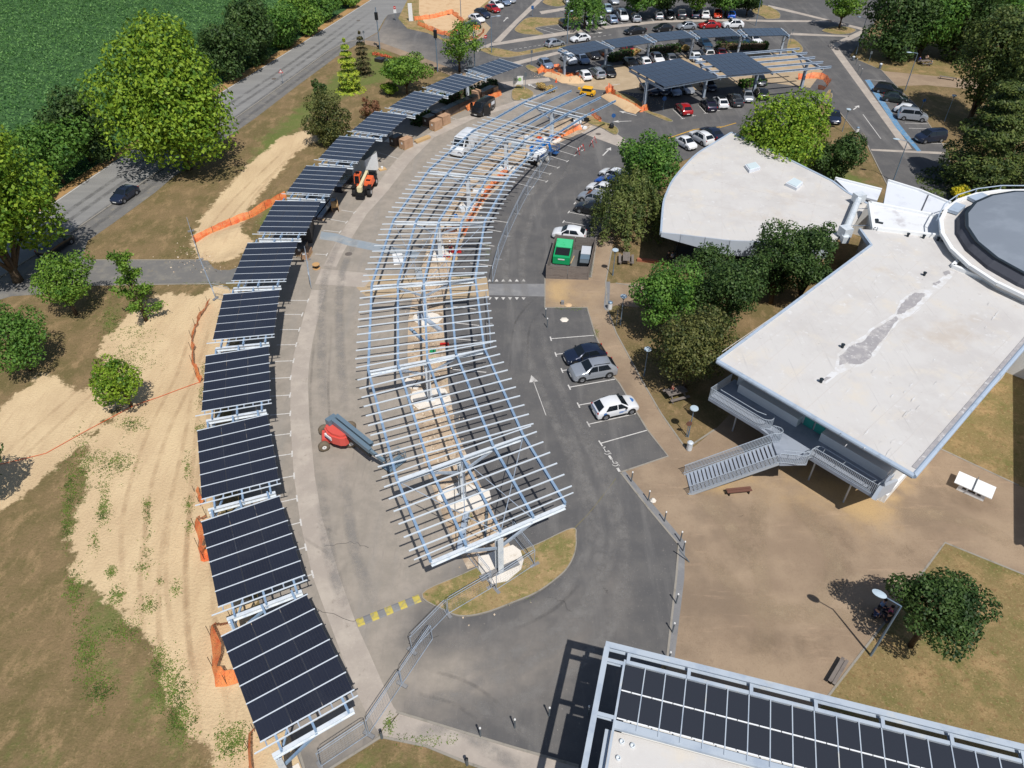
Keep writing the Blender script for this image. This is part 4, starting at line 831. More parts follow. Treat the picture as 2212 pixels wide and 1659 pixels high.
    mb = MB(); tr = max(.10, H * .022)
    mb.tube([(0, 0, 0), (lean[0] * .2, lean[1] * .2, max(z0, .3) * .7), (lean[0] * .6, lean[1] * .6, zc)], [tr * 1.25, tr, tr * .45], 8)
    if kind in ('round', 'sparse', 'bush', 'branchy', 'pear'):
        tg = [x[0] for x in C_[:7]] if C_ else [c[i] for i in range(0, n, max(1, n // 8))][:8]
        for p in tg: mb.tube([(0, 0, z0 * .75), ((p[0]) * .45, p[1] * .45, z0 * .7 + (p[2] - z0 * .7) * .6), tuple(p)], [tr * .6, tr * .38, tr * .12], 5)
    part(root, 'trunk', mb, M['bark'], True)
    return root
TG = 'big roadside trees'; HG = 'bushes of the field hedge'; LG = 'young trees on the meadow'; SG = 'shrubs on the bank behind the solar carports'; BG = 'trees between the white-roofed buildings'; FG = 'trees over the far parking row'; RG = 'tall trees at the right edge'
def wide(base, w, h=0): return w / 2 / pxm(base) * (1 - h / CH)
TREES = [
 ('huge yellow-green tree overhanging the country road, second from the left edge', 'pear', (408, 366), 20.0, 8.7, 1.8, 'yg', 10500, .42, TG, 36),
 ('huge yellow-green tree cut by the left edge above the shaded estate car', 'pear', (40, 608), 20.5, 6.8, 1.5, 'yg', 8500, .36, TG, 30),
 ('dark bushy tree between the two huge yellow-green trees, left of the road', 'bush', (198, 352), 10.5, 5.2, .3, 'dark', 4200, .34, HG, 15),
 ('dark bush at the road verge by the left huge tree', 'bush', (138, 396), 9.5, 4.8, .2, 'green', 3600, .32, HG, 14),
 ('low bush close to the left edge tree at the road verge', 'bush', (92, 436), 4, 2.6, .2, 'green', 1600, .28, HG, 9),
 ('tall dark hedge tree just right of the huge yellow-green tree', 'bush', (504, 172), 9.5, 5.2, .3, 'dark', 3400, .38, HG, 14),
 ('tallest tree of the field hedge, right of the huge tree', 'bush', (556, 136), 12, 6, .3, 'dark', 4200, .4, HG, 15),
 ('dark green hedge bush in the middle of the field hedge', 'bush', (608, 103), 8.8, 5.4, .2, 'green', 3000, .4, HG, 13),
 ('rounded green hedge bush beside the straight road', 'bush', (655, 74), 7, 5, .2, 'mid', 2600, .4, HG, 12),
 ('green hedge bush nearer the top end of the hedge', 'bush', (702, 44), 5.5, 4.2, .2, 'green', 2300, .4, HG, 12),
 ('small hedge bush near the top edge', 'bush', (745, 16), 4.5, 3.8, .2, 'mid', 1800, .4, HG, 10),
 ('last hedge bush at the top edge beside the road', 'bush', (785, -14), 4.5, 3.8, .2, 'green', 1600, .42, HG, 10),
 ('mid green tree beside the tarmac footpath near the shaded road', 'round', (165, 680), 7.4, 3.1, 1.4, 'mid', 3200, .2, LG, 15),
 ('spindly young tree with a few long boughs by the footpath', 'branchy', (316, 692), 8.0, 2.5, .9, 'mid', 1700, .2, LG, 13),
 ('broad green tree at the left edge above the sand track', 'round', (66, 800), 7.2, 3.1, .8, 'green', 3600, .2, LG, 16),
 ('small yellow-green maple on the sand by the orange tape', 'round', (284, 878), 5.6, 2.3, 1.3, 'yg', 1900, .19, LG, 12),
 ('dark tree mostly out of view at the left edge below the sand track', 'round', (-8, 1090), 6.5, 2.5, 1.2, 'dark', 2000, .2, LG, 12),
 ('bright lime-yellow conifer on the bank', 'cone', (758, 196), 8.2, 2.5, .4, 'lime', 2400, .28, SG, 9),
 ('dark brownish conifer behind the lime-yellow one', 'cone', (787, 160), 7.0, 1.9, .2, 'brown', 1600, .26, SG, 9),
 ('wide spreading green shrub tree with a pale trunk on the bank', 'round', (880, 204), 6.6, 4.6, 1.6, 'mid', 3200, .27, SG, 15),
 ('small rounded dark shrub left of the lime-yellow conifer', 'bush', (694, 219), 3.6, 1.35, .1, 'dark', 900, .2, SG, 7),
 ('large dense dark shrub at the top of the sand track', 'bush', (716, 309), 8.0, 3.35, .1, 'olive', 4600, .22, SG, 16),
 ('bronze-red shrub beside the solar carports', 'bush', (808, 257), 3.0, 1.8, .1, 'red', 1200, .2, SG, 9),
 ('low lime green shrub at the foot of the wide spreading shrub tree', 'bush', (842, 206), 2.2, 1.5, .1, 'yg', 800, .2, SG, 8),
 ('bare reddish twiggy shrub on the dry bank', 'sparse', (793, 228), 2.0, .8, .2, 'red', 160, .14, SG, 5),
 ('airy tree behind the far end of the solar carports', 'sparse', (993, 156), 8.2, 4.3, 2.2, 'mid', 1700, .28, None, 11),
 ('weeping olive-green tree over the parked cars by the lane', 'willow', (1352, 512), 9.0, 4.0, 1.2, 'willow', 5200, .26, BG, 12),
 ('rounded green tree left of the fan shaped roof', 'round', (1392, 428), 8.8, 4.2, 1.2, 'green', 4600, .27, BG, 16),
 ('bright yellow-green tree behind the fan shaped roof', 'round', (1668, 384), 12.6, 6.0, 1.0, 'yg', 7000, .32, BG, 20),
 ('dark green bush tree between the fan shaped roof and the side road', 'round', (1802, 388), 6.4, 3.6, .3, 'dark', 3800, .26, BG, 15),
 ('bright green tree at the left of the tree group by the gravel path', 'round', (1428, 724), 8.2, 3.6, 1.6, 'green', 4600, .2, BG, 16),
 ('olive-green tree nearest the terrace in the tree group', 'round', (1478, 838), 8.6, 4.0, 1.2, 'olive', 6000, .19, BG, 18),
 ('dark tree in the middle of the tree group, against the main roof edge', 'round', (1556, 720), 9.5, 3.5, 1.5, 'dark', 4600, .2, BG, 15),
 ('dark tree behind the middle of the tree group', 'round', (1508, 668), 7.5, 3.0, 1.5, 'dark', 3000, .2, BG, 13),
 ('tall dark tree in the notch between the two white roofs', 'round', (1664, 655), 10.6, 3.5, 1.5, 'dark', 5200, .2, BG, 16),
 ('dark tree touching the roof notch beside the metal duct', 'round', (1722, 660), 10.2, 3.0, 1.5, 'dark', 4200, .2, BG, 14),
 ('tall dark tree at the road bend, leftmost of the right hand wood', 'round', (1918, 126), 15, 6.4, .6, 'dark', 5600, .42, RG, 18),
 ('dark green tree second from the left in the right hand wood', 'round', (1985, 120), 16, 6.8, .6, 'green', 5600, .42, RG, 18),
 ('dark tree in the middle of the right hand wood', 'round', (2056, 128), 16, 6.8, .6, 'dark', 5600, .42, RG, 18),
 ('dark tree of the right hand wood before the pale yard', 'round', (2118, 118), 15, 6, .6, 'green', 4600, .42, RG, 16),
 ('mid green tall tree at the right edge above the gravel walk', 'round', (2092, 262), 17, 6.6, .4, 'conif', 7000, .34, RG, 20),
 ('mid green tree at the right edge behind the cedar', 'round', (2175, 300), 15, 6, .4, 'conif', 5000, .34, RG, 18),
 ('large cedar with layered boughs beside the dome building', 'cone', (2092, 404), 15, 6.4, 1.0, 'conif', 9000, .34, RG, 10),
 ('second cedar at the right edge with layered boughs', 'cone', (2196, 396), 15, 6.0, 1.0, 'conif', 6500, .34, RG, 10),
 ('small round tree on the traffic island at the top right', 'round', (1812, 62), 7.6, 3.7, 2.2, 'mid', 2000, .32, None, 12),
 ('leftmost green tree over the far parking row', 'willow', (1262, 62), 9, 3.9, 1.6, 'green', 2800, .36, FG, 12),
 ('second green tree over the far parking row', 'round', (1375, 40), 9, 5.2, 1.6, 'green', 2800, .4, FG, 13),
 ('third green tree over the far parking row', 'round', (1440, 36), 8.5, 5, 1.6, 'dark', 2500, .4, FG, 13),
 ('fourth green tree over the far parking row', 'round', (1506, 34), 9, 5.2, 1.6, 'mid', 2800, .4, FG, 13),
 ('fifth green tree over the far parking row', 'round', (1566, 34), 9, 5.4, 1.6, 'green', 2800, .4, FG, 13),
 ('rightmost green tree over the far parking row', 'round', (1612, 34), 7, 4, 1.2, 'dark', 1800, .4, FG, 11),
 ('dark tree at the top edge beside the side road', 'round', (1712, -8), 7, 4.2, 1.5, 'dark', 1600, .42, None, 11),
 ('round dark tree shading a group of people on the lawn edge', 'round', (1966, 1396), 7.0, 2.95, 2.6, 'dark', 6000, .16, None, 17),
 ('yellow flowering broom below the large cedar', 'bush', (2066, 432), 2.0, 1.3, .1, 'broom', 900, .18, None, 8)]
TNM = {'cone': 'conifer_tree', 'willow': 'weeping_tree', 'bush': 'shrub'}
for (lb, kd, bs, H, r_, z0, lf, n, ls, gp, lo) in TREES:
    tree(lb, kd, bs, H, r_, z0, lf, n, ls, TNM.get(kd, 'leafy_tree'), gp, lo, cat='bush' if kd == 'bush' else 'tree')
# clipped hedges
def hedge(label, a, b, w, h, lf='dark', n=900, name='hedge'):
    p, q_ = G(*a), G(*b); d = (q_ - p); L = d.length; m_ = (p + q_) / 2; an = math.atan2(d.y, d.x)
    root = thing(name, label, 'hedge', (m_.x, m_.y, 0), an, 'low clipped hedges')
    c = RNG.uniform(-1, 1, (n, 3)); k = RNG.integers(0, 3, n); c[np.arange(n), k] = np.sign(c[np.arange(n), k] + .2) * RNG.uniform(.9, 1.05, n); c = c * np.array([L / 2, w / 2, h / 2]) + np.array([0, 0, h / 2]); c[:, 2] = np.maximum(c[:, 2], .05)
    quads('foliage', c, RNG.normal(size=(n, 3)) + np.array([0, 0, .4]), RNG.uniform(.1, .26, n), .6, LF[lf], root)
    part(root, 'stem', MB().bar((-L / 2 + .3, 0, h * .4), (L / 2 - .3, 0, h * .4), w * .6, h * .7), M['bark'])
hedge('dark hedge between the red car and the white hatchbacks', (1318, 134), (1362, 122), 1.4, 1.3)
hedge('dark hedge beside the middle post of the rear carports', (1400, 118), (1466, 111), 1.4, 1.3)
hedge('dark hedge at the right end of the rear carports', (1548, 106), (1655, 106), 1.4, 1.3)
hedge('dark clipped hedge block behind the row of black pallets', (958, 224), (1006, 204), 1.8, 1.4)
hedge('dark clipped hedge block at the end of the pallet row', (1012, 212), (1066, 188), 1.8, 1.3)
hedge('dark hedge in shade behind the cartons below the far carports', (896, 272), (928, 256), 1.8, 1.3)
hedge('straggly hedge along the second big carport post', (1600, 188), (1650, 182), 1.6, 1.0, 'green')
for i, (p_, lb) in enumerate((((1373, 118), 'yellow grass tuft by the left post of the rear carports'), ((1480, 112), 'yellow grass tuft by the middle post'), ((1576, 105), 'yellow grass tuft by the right post'), ((1170, 194), 'straw grass tuft by the white site board'), ((1186, 200), 'straw grass tuft right of the site board'))):
    tree(lb, 'bush', p_, 1.3, 1.1, .05, 'straw', 420, .18, 'ornamental_grass', 'ornamental grass tufts', 6, cat='grass tuft')
# weeds over the sand edge: nobody could count them
WD = [(225, 1085, 14, 60, 120), (222, 1105, 10, 20, 60), (318, 1100, 8, 30, 60), (320, 1175, 16, 60, 40), (242, 1235, 9, 12, 60), (305, 1225, 12, 16, 30), (250, 1000, 45, 30, 200), (285, 915, 30, 18, 120), (180, 1000, 30, 60, 260), (155, 1060, 20, 50, 200), (146, 1130, 10, 50, 120),
      (320, 1310, 20, 20, 60), (270, 1365, 40, 25, 120), (190, 1400, 30, 60, 260), (215, 1490, 30, 40, 160), (370, 1480, 40, 60, 260), (390, 1550, 30, 60, 240), (345, 1430, 25, 40, 120), (500, 1600, 40, 40, 220), (405, 1010, 8, 30, 50), (408, 1090, 8, 20, 40), (410, 1140, 8, 14, 30), (432, 925, 10, 10, 40),
      (435, 860, 8, 30, 40), (440, 800, 8, 20, 30), (280, 770, 60, 30, 160), (480, 690, 14, 12, 30), (425, 540, 50, 8, 50), (540, 505, 14, 18, 40), (240, 690, 30, 40, 150), (300, 720, 50, 18, 80), (160, 1270, 20, 50, 160), (250, 1290, 20, 20, 80), (205, 1170, 12, 30, 40), (345, 1255, 10, 8, 12), (380, 1270, 10, 20, 30),
      (1010, 1110, 10, 30, 40), (1130, 1250, 50, 30, 80), (990, 1275, 40, 16, 80), (905, 470, 8, 20, 40), (1045, 545, 20, 30, 40), (1000, 600, 30, 10, 40),  (1288, 720, 1.5, 12, 30), (840, 1570, 8, 22, 40), (920, 1600, 70, 12, 60), (450, 613, 60, 3, 40), (1275, 560, 4, 40, 50), (1230, 667, 40, 2, 30)]
cs = []
for (x, y, sx, sy, n) in WD:
    for _ in range(n):
        p = G(x + random.gauss(0, sx * .5), y + random.gauss(0, sy * .5)); m_ = random.randint(3, 8); s_ = random.uniform(.05, .2)
        for _ in range(m_): cs.append((p.x + random.gauss(0, s_), p.y + random.gauss(0, s_), random.uniform(.02, .07)))
cs = np.array(cs); n = len(cs)
o = quads('weeds', cs, RNG.normal(size=(n, 3)) * .4 + np.array([0, 0, 1]), RNG.uniform(.025, .06, n), .6, LF['weed']); o['kind'] = 'stuff'
# standing crop
PF = np.array([(p.x, p.y) for p in g(V("-400,700 -60,545 105,428 262,325 480,178 553,140 700,50 793,-8 860,-60 860,-200 -900,-200"))])
n = 170000; lo_, hi_ = (-175, 62), (10, 235); c = np.stack([RNG.uniform(lo_[0], hi_[0], n), RNG.uniform(lo_[1], hi_[1], n)], 1)
th = R(33); rw = c @ np.array([-math.sin(th), math.cos(th)]); rw2 = np.round(rw / .85) * .85 + RNG.normal(size=n) * .12; c += (rw2 - rw)[:, None] * np.array([-math.sin(th), math.cos(th)])
c = c[sdist(c, PF) > .6]; n = len(c); c = np.column_stack([c, RNG.uniform(.2, .6, n)])
o = quads('crop', c, RNG.normal(size=(n, 3)) * .7 + np.array([0, 0, .8]), RNG.uniform(.14, .34, n), .4, LF['crop']); o['kind'] = 'stuff'

c_ = [G(805 + 50 * u, 117 + 14 * u + random.uniform(-3, 3)) for u in np.linspace(0, 1, 40)]; cs = np.array([(p.x + random.gauss(0, .15), p.y + random.gauss(0, .15), random.uniform(.1, .4)) for p in c_ for _ in range(14)]); n = len(cs)
o = quads('red_flowers', cs, RNG.normal(size=(n, 3)) + np.array([0, 0, 1]), RNG.uniform(.08, .16, n), .7, leafmat('red_flower', S(190, 70, 50), S(214, 130, 90), S(110, 110, 60))); o['kind'] = 'stuff'
# ---------------------------------------------------------------- buildings
M['membrane'] = gmat('roof_membrane', S(203, 200, 196), [(S(194, 190, 186), .25, .42, .7), (S(208, 201, 190), .4, .5, .72), (S(192, 183, 173), .15, .54, .72), (S(214, 213, 211), 1.3, .58, .76), (S(184, 181, 178), .9, .58, .78, (6, .22, 1), R(45)), (S(180, 174, 168), 2.2, .62, .76)], .8)
M['membrane2'] = gmat('roof_membrane_grey', S(222, 224, 226), [(S(192, 190, 192), .6, .5, .72), (S(170, 162, 166), .8, .64, .78)], .8)
M['seam'] = mat('roof_seam', S(198, 193, 188), .8); M['salt'] = gmat('roof_bloom', S(216, 216, 216), [(S(203, 200, 196), 1.0, .40, .58)], .8)
M['stain'] = gmat('roof_stain', S(160, 157, 158), [(S(184, 180, 178), 2.0, .46, .64), (S(142, 139, 141), 4, .52, .7), (S(204, 202, 200), 2.6, .56, .68)], .85)
M['white'] = mat('white_render', S(226, 226, 224), .6); M['coping'] = mat('white_coping', S(236, 238, 238), .45); M['fascia'] = gmat('grey_cladding', S(186, 194, 204), [(S(170, 178, 190), .8, .5, .75)], .4)
M['gutter'] = gmat('zinc_gutter', S(168, 182, 198), [(S(146, 158, 172), 1.3, .5, .75)], .45); M['darkglass'] = mat('window_glass', S(30, 42, 54), .08, 0, .7); M['teal'] = mat('teal_panel', S(64, 160, 146), .3, 0, .5)
M['domegrey'] = gmat('grey_roof_sheet', S(128, 136, 146), [(S(138, 146, 156), .3, .45, .7)], .7); M['domedark'] = gmat('dark_roof_sheet', S(78, 80, 88), [(S(88, 90, 98), .5, .45, .7)], .75); M['domeline'] = mat('dark_flashing', S(34, 44, 52), .6)
M['deck'] = gmat('terrace_deck', S(150, 158, 170), [(S(136, 144, 156), .6, .45, .7)], .8); M['railing'] = mat('painted_railing', S(186, 196, 206), .4, .3); M['whitemetal'] = gmat('white_roof_sheet', S(218, 222, 228), [(S(200, 204, 212), .6, .5, .75)], .6)
M['terracotta'] = gmat('terracotta', S(164, 104, 82), [(S(140, 90, 72), 2, .5, .7)], .85)
def jag(pts, amp, sub=4):
    out = []
    n = len(pts)
    for i in range(n):
        a, b = Vector(pts[i][:2]), Vector(pts[(i + 1) % n][:2])
        for k in range(sub): p = a.lerp(b, k / sub); out.append((p.x + random.uniform(-amp, amp), p.y + random.uniform(-amp, amp)))
    return out
def coping(root, pts, z0, z1, w, m, name='parapet'):
    mb = MB()
    for a, b in zip(pts, pts[1:]): mb.bar((a[0], a[1], (z0 + z1) / 2), (b[0], b[1], (z0 + z1) / 2), w, z1 - z0)
    return part(root, name, mb, m)
def inset(pts, d):
    c = [Vector(p[:2]) for p in pts]; n = len(c); ar = sum(c[i].x * c[(i + 1) % n].y - c[(i + 1) % n].x * c[i].y for i in range(n)); s = 1 if ar > 0 else -1; out = []
    for i in range(n):
        a, b, e = c[i - 1], c[i], c[(i + 1) % n]; d1, d2 = (b - a).normalized(), (e - b).normalized(); n1, n2 = Vector((-d1.y, d1.x)) * s, Vector((-d2.y, d2.x)) * s
        m_ = (n1 + n2); m_ = m_ / max(m_.length, .3); out.append(b + m_ * d / max(.4, m_.dot(n1)))
    return out
# fan shaped building
ZA = 5.3
root = thing('fan_shaped_building', 'low building with a fan shaped white flat roof and grey fascia above the picnic table', 'building')
fa = spline(g(V("1580,286 1541,310 1506,332 1476,362 1453,390 1441,415 1433,440 1428,501"), ZA), 4)
fa2 = g(V("1470,505 1576,518 1680,522 1794,522 1835,500 1874,440 1829,415 1799,392 1659,322"), ZA); RA = [tuple(p[:2]) for p in fa] + [tuple(p[:2]) for p in fa2]
part(root, 'roof', MB().prism(RA, ZA - .35, ZA), M['membrane'])
coping(root, RA[:len(fa)], ZA - .36, ZA + .06, .22, M['gutter'], 'gutter'); coping(root, RA[-4:] + [RA[0]], ZA - .3, ZA + .06, .3, M['gutter'], 'gutter')
mb = MB(); fr = [RA[len(fa) - 1]] + RA[len(fa):len(fa) + 4]; dz = [.45, .9, 1.75, 1.9, 1.9]
for i in range(4):
    (x0, y0), (x1, y1) = fr[i], fr[i + 1]; nn = max(1, int(math.hypot(x1 - x0, y1 - y0) / 1.7))
    for k in range(nn):
        u0, u1 = k / nn + .006, (k + 1) / nn - .006; f = lambda u: (x0 + (x1 - x0) * u, y0 + (y1 - y0) * u); a, b = f(u0), f(u1); da, db = dz[i] + (dz[i + 1] - dz[i]) * u0, dz[i] + (dz[i + 1] - dz[i]) * u1
        mb.hexa([(a[0], a[1] - .2, ZA - da), (b[0], b[1] - .2, ZA - db), (b[0], b[1] - .08, ZA - db), (a[0], a[1] - .08, ZA - da)], [(a[0], a[1] - .2, ZA + .03), (b[0], b[1] - .2, ZA + .03), (b[0], b[1] - .08, ZA + .03), (a[0], a[1] - .08, ZA + .03)])
part(root, 'fascia', mb, M['fascia'])
part(root, 'wall', MB().prism(inset(RA, 2.0), 0, ZA - .36), M['white'])
wl = inset(RA, 1.93); mb = MB()
for i in range(3, len(wl) - 1):
    if i % 2 == 0 and i > len(fa) + 4: continue
    a, b = wl[i], wl[i + 1]; mb.bar((a.x, a.y, 2.2), (b.x, b.y, 2.2), .08, 3.0)
part(root, 'window', mb, M['darkglass'])
for s_ in ("1609,356 1632,350 1643,362 1619,369", "1697,396 1715,384 1735,394 1721,407"):
    q_ = g(V(s_), ZA + .3); sk = part(root, 'skylight', MB().prism(q_, ZA, ZA + .34), M['whitemetal']); part(sk, 'pane', MB().prism(inset([tuple(p) for p in q_], .14), ZA + .34, ZA + .42), mat('skylight_dome', S(206, 220, 224), .15))
q_ = [tuple(p[:2]) for p in g(V("1531,552 1549,552 1549,596 1531,592"), 1.5)]
a, b = Vector(g(V("1527,585"), 0.)[0]), Vector(g(V("1548,592"), 0.)[0]); mb = MB().bar((a.x, a.y, 1.3), (b.x, b.y, 1.3), .1, 2.5); part(root, 'door', mb, M['teal'])
a2 = Vector(g(V("1553,597"), 0.)[0]); b2 = Vector(g(V("1572,585"), 0.)[0]); part(root, 'wall', MB().bar((a2.x, a2.y, 1.5), (b2.x, b2.y, 1.5), .25, 3.0), M['white'])
a2 = Vector(g(V("1376,563"), 0.)[0]); b2 = Vector(g(V("1440,570"), 0.)[0]); part(root, 'plinth', MB().bar((a2.x, a2.y, .15), (b2.x, b2.y, .15), .4, .3), M['terracotta'])
mb = MB()
for a, b in zip(g(V("1640,345 1560,420 1500,505"), ZA), g(V("1560,420 1500,505 1500,506"), ZA)): mb.bar((a.x, a.y, ZA + .004), (b.x, b.y, ZA + .004), .05, .012)
for s_ in ("1560,305 1560,512", "1700,345 1640,518", "1775,385 1740,520", "1470,372 1790,450", "1440,430 1830,490"):
    a, b = g(V(s_), ZA); mb.bar((a.x, a.y, ZA + .006), (b.x, b.y, ZA + .006), .05, .012)
part(root, 'roof_seam', mb, M['seam'])
# main building with the terrace
ZR, ZT = 7.2, 3.7
A0, B0 = G(1550, 778, ZR), G(1975, 1026, ZR); u_ = (B0 - A0); u_.z = 0; LB = u_.length; u_.normalize(); n_ = Vector((u_.y, -u_.x, 0)); A0.z = 0
def bs(s, o, z=0.0): p = A0 + u_ * s + n_ * o; return (p.x, p.y, z)
root = thing('terrace_building', 'two storey building with a big stained white flat roof and an upper terrace', 'building')
RB = [tuple(p[:2]) for p in g(V("1550,778 1659,697 1806,587 1882,530 1857,495 1894,497 2036,514 2074,562 2056,578 2212,640 2330,690 2330,600 2212,732 2143,829 1975,1026"), ZR)]
RB = RB[:10] + [tuple(G(2300, 676, ZR)[:2])] + [tuple((Vector(RB[-1]) + (Vector(G(2143, 829, ZR)[:2]) - Vector(RB[-1])).normalized() * 27)[:2])] + [RB[-1]]
part(root, 'roof', MB().prism(RB, ZR - .4, ZR), M['membrane'])
mb = MB()
for a, b in ((RB[-1], RB[0]), (RB[-2], RB[-1])): mb.tube([(a[0], a[1], ZR - .12), (b[0], b[1], ZR - .12)], .2, 10)
part(root, 'gutter', mb, M['gutter']); coping(root, RB[0:5], ZR - .35, ZR + .1, .22, M['gutter'], 'edge_trim'); coping(root, RB[5:11], ZR - .2, ZR + .34, .34, M['coping'])
v_ = (Vector(RB[-2]) - Vector(RB[-1])).normalized(); mb = MB(); off_ = Vector((-v_.y, v_.x)) * .3
a, b = Vector(RB[-1]) + off_ + v_ * .6, Vector(RB[-2]) + off_; part(root, 'gravel_strip', MB().bar((a.x, a.y, ZR + .02), (b.x, b.y, ZR + .02), .28, .05), M['stain'])
T31 = lambda s: t(3, 1, s)
for m_, z_, ss in (('salt', ZR + .004, ("560,1600 600,1400 700,1310 830,1240 900,1170 1090,1050 1140,940 1260,850 1390,840 1500,740 1560,680 1620,690 1540,790 1420,880 1340,980 1260,1060 1140,1110 1040,1230 960,1370 880,1480 700,1530", "440,1650 560,1540 620,1560 500,1659")),
                   ('stain', ZR + .014, ("620,1420 610,1500 700,1480 800,1490 880,1440 910,1370 1000,1270 1060,1180 1125,1100 1105,1075 1000,1140 900,1195 830,1290 700,1340", "1110,1060 1150,970 1210,905 1270,872 1360,875 1325,935 1240,1005 1160,1050", "1425,795 1480,760 1490,785 1450,810", "1515,690 1560,678 1578,705 1530,722", "470,1625 520,1595 545,1605 500,1640"))):
    for k_, s_ in enumerate(ss): part(root, 'roof_' + ('bloom' if m_ == 'salt' else 'stain'), MB().sheet(jag([tuple(p[:2]) for p in g(T31(s_), ZR)], .04 if m_ == 'salt' else .06, 5), z_ + k_ * .004), M[m_])
mb = MB()
for s_ in ("1560,760 1830,575", "1580,795 1890,560", "1620,815 1930,540", "1680,850 1990,560", "1740,885 2060,600", "1850,950 2130,690", "1920,990 2190,720"):
    a, b = g(V(s_), ZR)
    mb.bar((a.x, a.y, ZR + .003), (b.x, b.y, ZR + .003), .05, .01)
kz = 0
for (x, y, dx, dy, n) in ((1790, 830, 60, 40, 5), (1870, 960, 60, 40, 7), (1960, 780, 80, 70, 7), (1940, 640, 60, 40, 6), (2100, 700, 60, 40, 5), (1930, 900, 50, 40, 6)):
    for _ in range(n):
        p = G(x + random.uniform(-dx, dx), y + random.uniform(-dy, dy), ZR); L_ = random.uniform(.2, .9); kz += 1; part(root, 'roof_bloom', MB().sheet(jag([(p.x, p.y), (p.x + L_ * .6, p.y + L_ * .45), (p.x + L_, p.y + L_), (p.x + L_ * .45, p.y + L_ * .55)], .03, 2), ZR + .030 + kz * .001), M['salt'])
part(root, 'roof_seam', mb, M['seam'])
for s_ in ("1347,722 1380,718", "640,1345 660,1335", "455,1645 458,1640", "1205,385 1240,382", "1340,400 1380,400", "1465,420 1475,420", "1510,425 1515,420"):
    a = g(T31(s_), ZR)[0]; part(root, 'roof_vent', MB().lathe((a.x, a.y, ZR), [(.12, 0), (.12, .3), (.17, .3), (.17, .36)], 8), M['domeline'])
part(root, 'wall', MB().prism([bs(.8, -2.6)[:2], bs(14.55, -2.6)[:2], bs(14.55, -26)[:2], bs(6, -20)[:2], bs(1.5, -12)[:2]], 3.4, ZR - .41), M['white'])
part(root, 'wall', MB().prism([bs(.8, -3.5)[:2], bs(14.45, -3.5)[:2], bs(14.45, -26)[:2], bs(6, -20)[:2], bs(1.2, -12)[:2]], 0, 3.39), M['white'])
part(root, 'window', MB().bar(bs(1.0, -2.56, 5.65), bs(14.3, -2.56, 5.65), .06, 2.0), M['darkglass'])
for a, b in ((1.4, 7.0), (9.0, 14.4)):
    part(root, 'window_seat', MB().bar(bs(a, -2.2, 4.12), bs(b, -2.2, 4.12), .75, .84), M['white']); mb = MB()
    for k in range(int((b - a) / 1.4)): mb.bar(bs(a + 1.2 + k * 1.4, -2.5, 4.6), bs(a + 1.2 + k * 1.4, -2.5, 6.7), .06, .06)
    part(root, 'window_frame', mb, M['railing'])
for a in (7.2, 8.15): part(root, 'door', MB().bar(bs(a, -2.5, 4.85), bs(a + .8, -2.5, 4.85), .08, 2.2), M['teal'])
for a, b in ((2, 4.6), (5.6, 8.2), (9.6, 12.4)): part(root, 'window', MB().bar(bs(a, -3.47, 1.7), bs(b, -3.47, 1.7), .08, 2.4), M['darkglass'])
tp = [bs(.3, .55)[:2], bs(5.2, .45)[:2], bs(6.2, .55)[:2], (20.15, 39.9), (20.15, 37.75), (22.2, 37.8), bs(9.3, .2)[:2], bs(14.6, .1)[:2], bs(14.6, -3.0)[:2], bs(.3, -3.0)[:2]]
part(root, 'terrace', MB().prism(tp, ZT - .3, ZT), M['deck'])
mb = MB()
for s in (2.2, 5.0, 9.56, 12.6): mb.tube([bs(s, -1.3, 0), bs(s, -1.3, ZT - .3)], .07, 8)
part(root, 'post', mb, M['railing'])
part(root, 'end_wall', MB().bar(bs(14.75, -3.5, 2.2), bs(14.75, .15, 4.1), .26, 1.1), M['fascia'])
rd = Vector((v_.x, v_.y, 0)); fb = G(1900, 1084); part(root, 'plinth', MB().bar((fb.x + .12, fb.y, .45), (fb.x + rd.x * 16 + .12, fb.y + rd.y * 16, .45), .4, .9), M['coping'])
part(root, 'side_wall', MB().bar((fb.x - .35, fb.y + .15, 3.4), (fb.x + rd.x * 16 - .35, fb.y + rd.y * 16 + .15, 3.4), .3, 6.8), M['white'])
def railing(parent, pts, h=1.02, step=.125, nm='railing'):
    pts = [Vector(p) for p in pts]; mb = MB(); mb.tube([p + Vector((0, 0, h)) for p in pts], .03, 6); mb.tube([p + Vector((0, 0, .1)) for p in pts], .02, 5)
    acc = 0.0
    for a, b in zip(pts, pts[1:]):
        L = (b - a).length; d = (b - a) / L; s = -acc
        while True:
            s += step
            if s > L: acc = L - (s - step); break
            p = a + d * s; mb.bar(p + Vector((0, 0, .02)), p + Vector((0, 0, h)), .022, .045, (d.x, d.y, 0.001))
    return part(parent, nm, mb, M['railing'])
def arc3(pts, n=6): return [Vector((x, y, 0)) for x, y in spline(pts, n)]
st0, st1 = (14.0, 20.1), (37.8, 39.86)
lft = [bs(.35, -2.4, ZT), bs(.3, .5, ZT), bs(4.6, .42, ZT)] ; cv = arc3([bs(4.6, .42)[:2], bs(5.3, .38)[:2], bs(5.75, .0)[:2], bs(5.7, -.5)[:2]], 5)
railing(root, lft + [Vector((p.x, p.y, ZT)) for p in cv[1:]])
cv = arc3([(19.95, 39.88), (20.5, 39.9), (20.8, 40.15), (20.7, 40.5), (20.2, 40.75)], 5); railing(root, [Vector((p.x, p.y, ZT)) for p in cv])
cr = arc3([(19.95, 37.78), (20.9, 37.65), (21.9, 37.55), bs(9.6, .3)[:2], bs(10.6, .14)[:2], bs(14.55, .05)[:2]], 6); railing(root, [Vector((p.x, p.y, ZT)) for p in cr] + [Vector(bs(14.55, -1.6, ZT))])
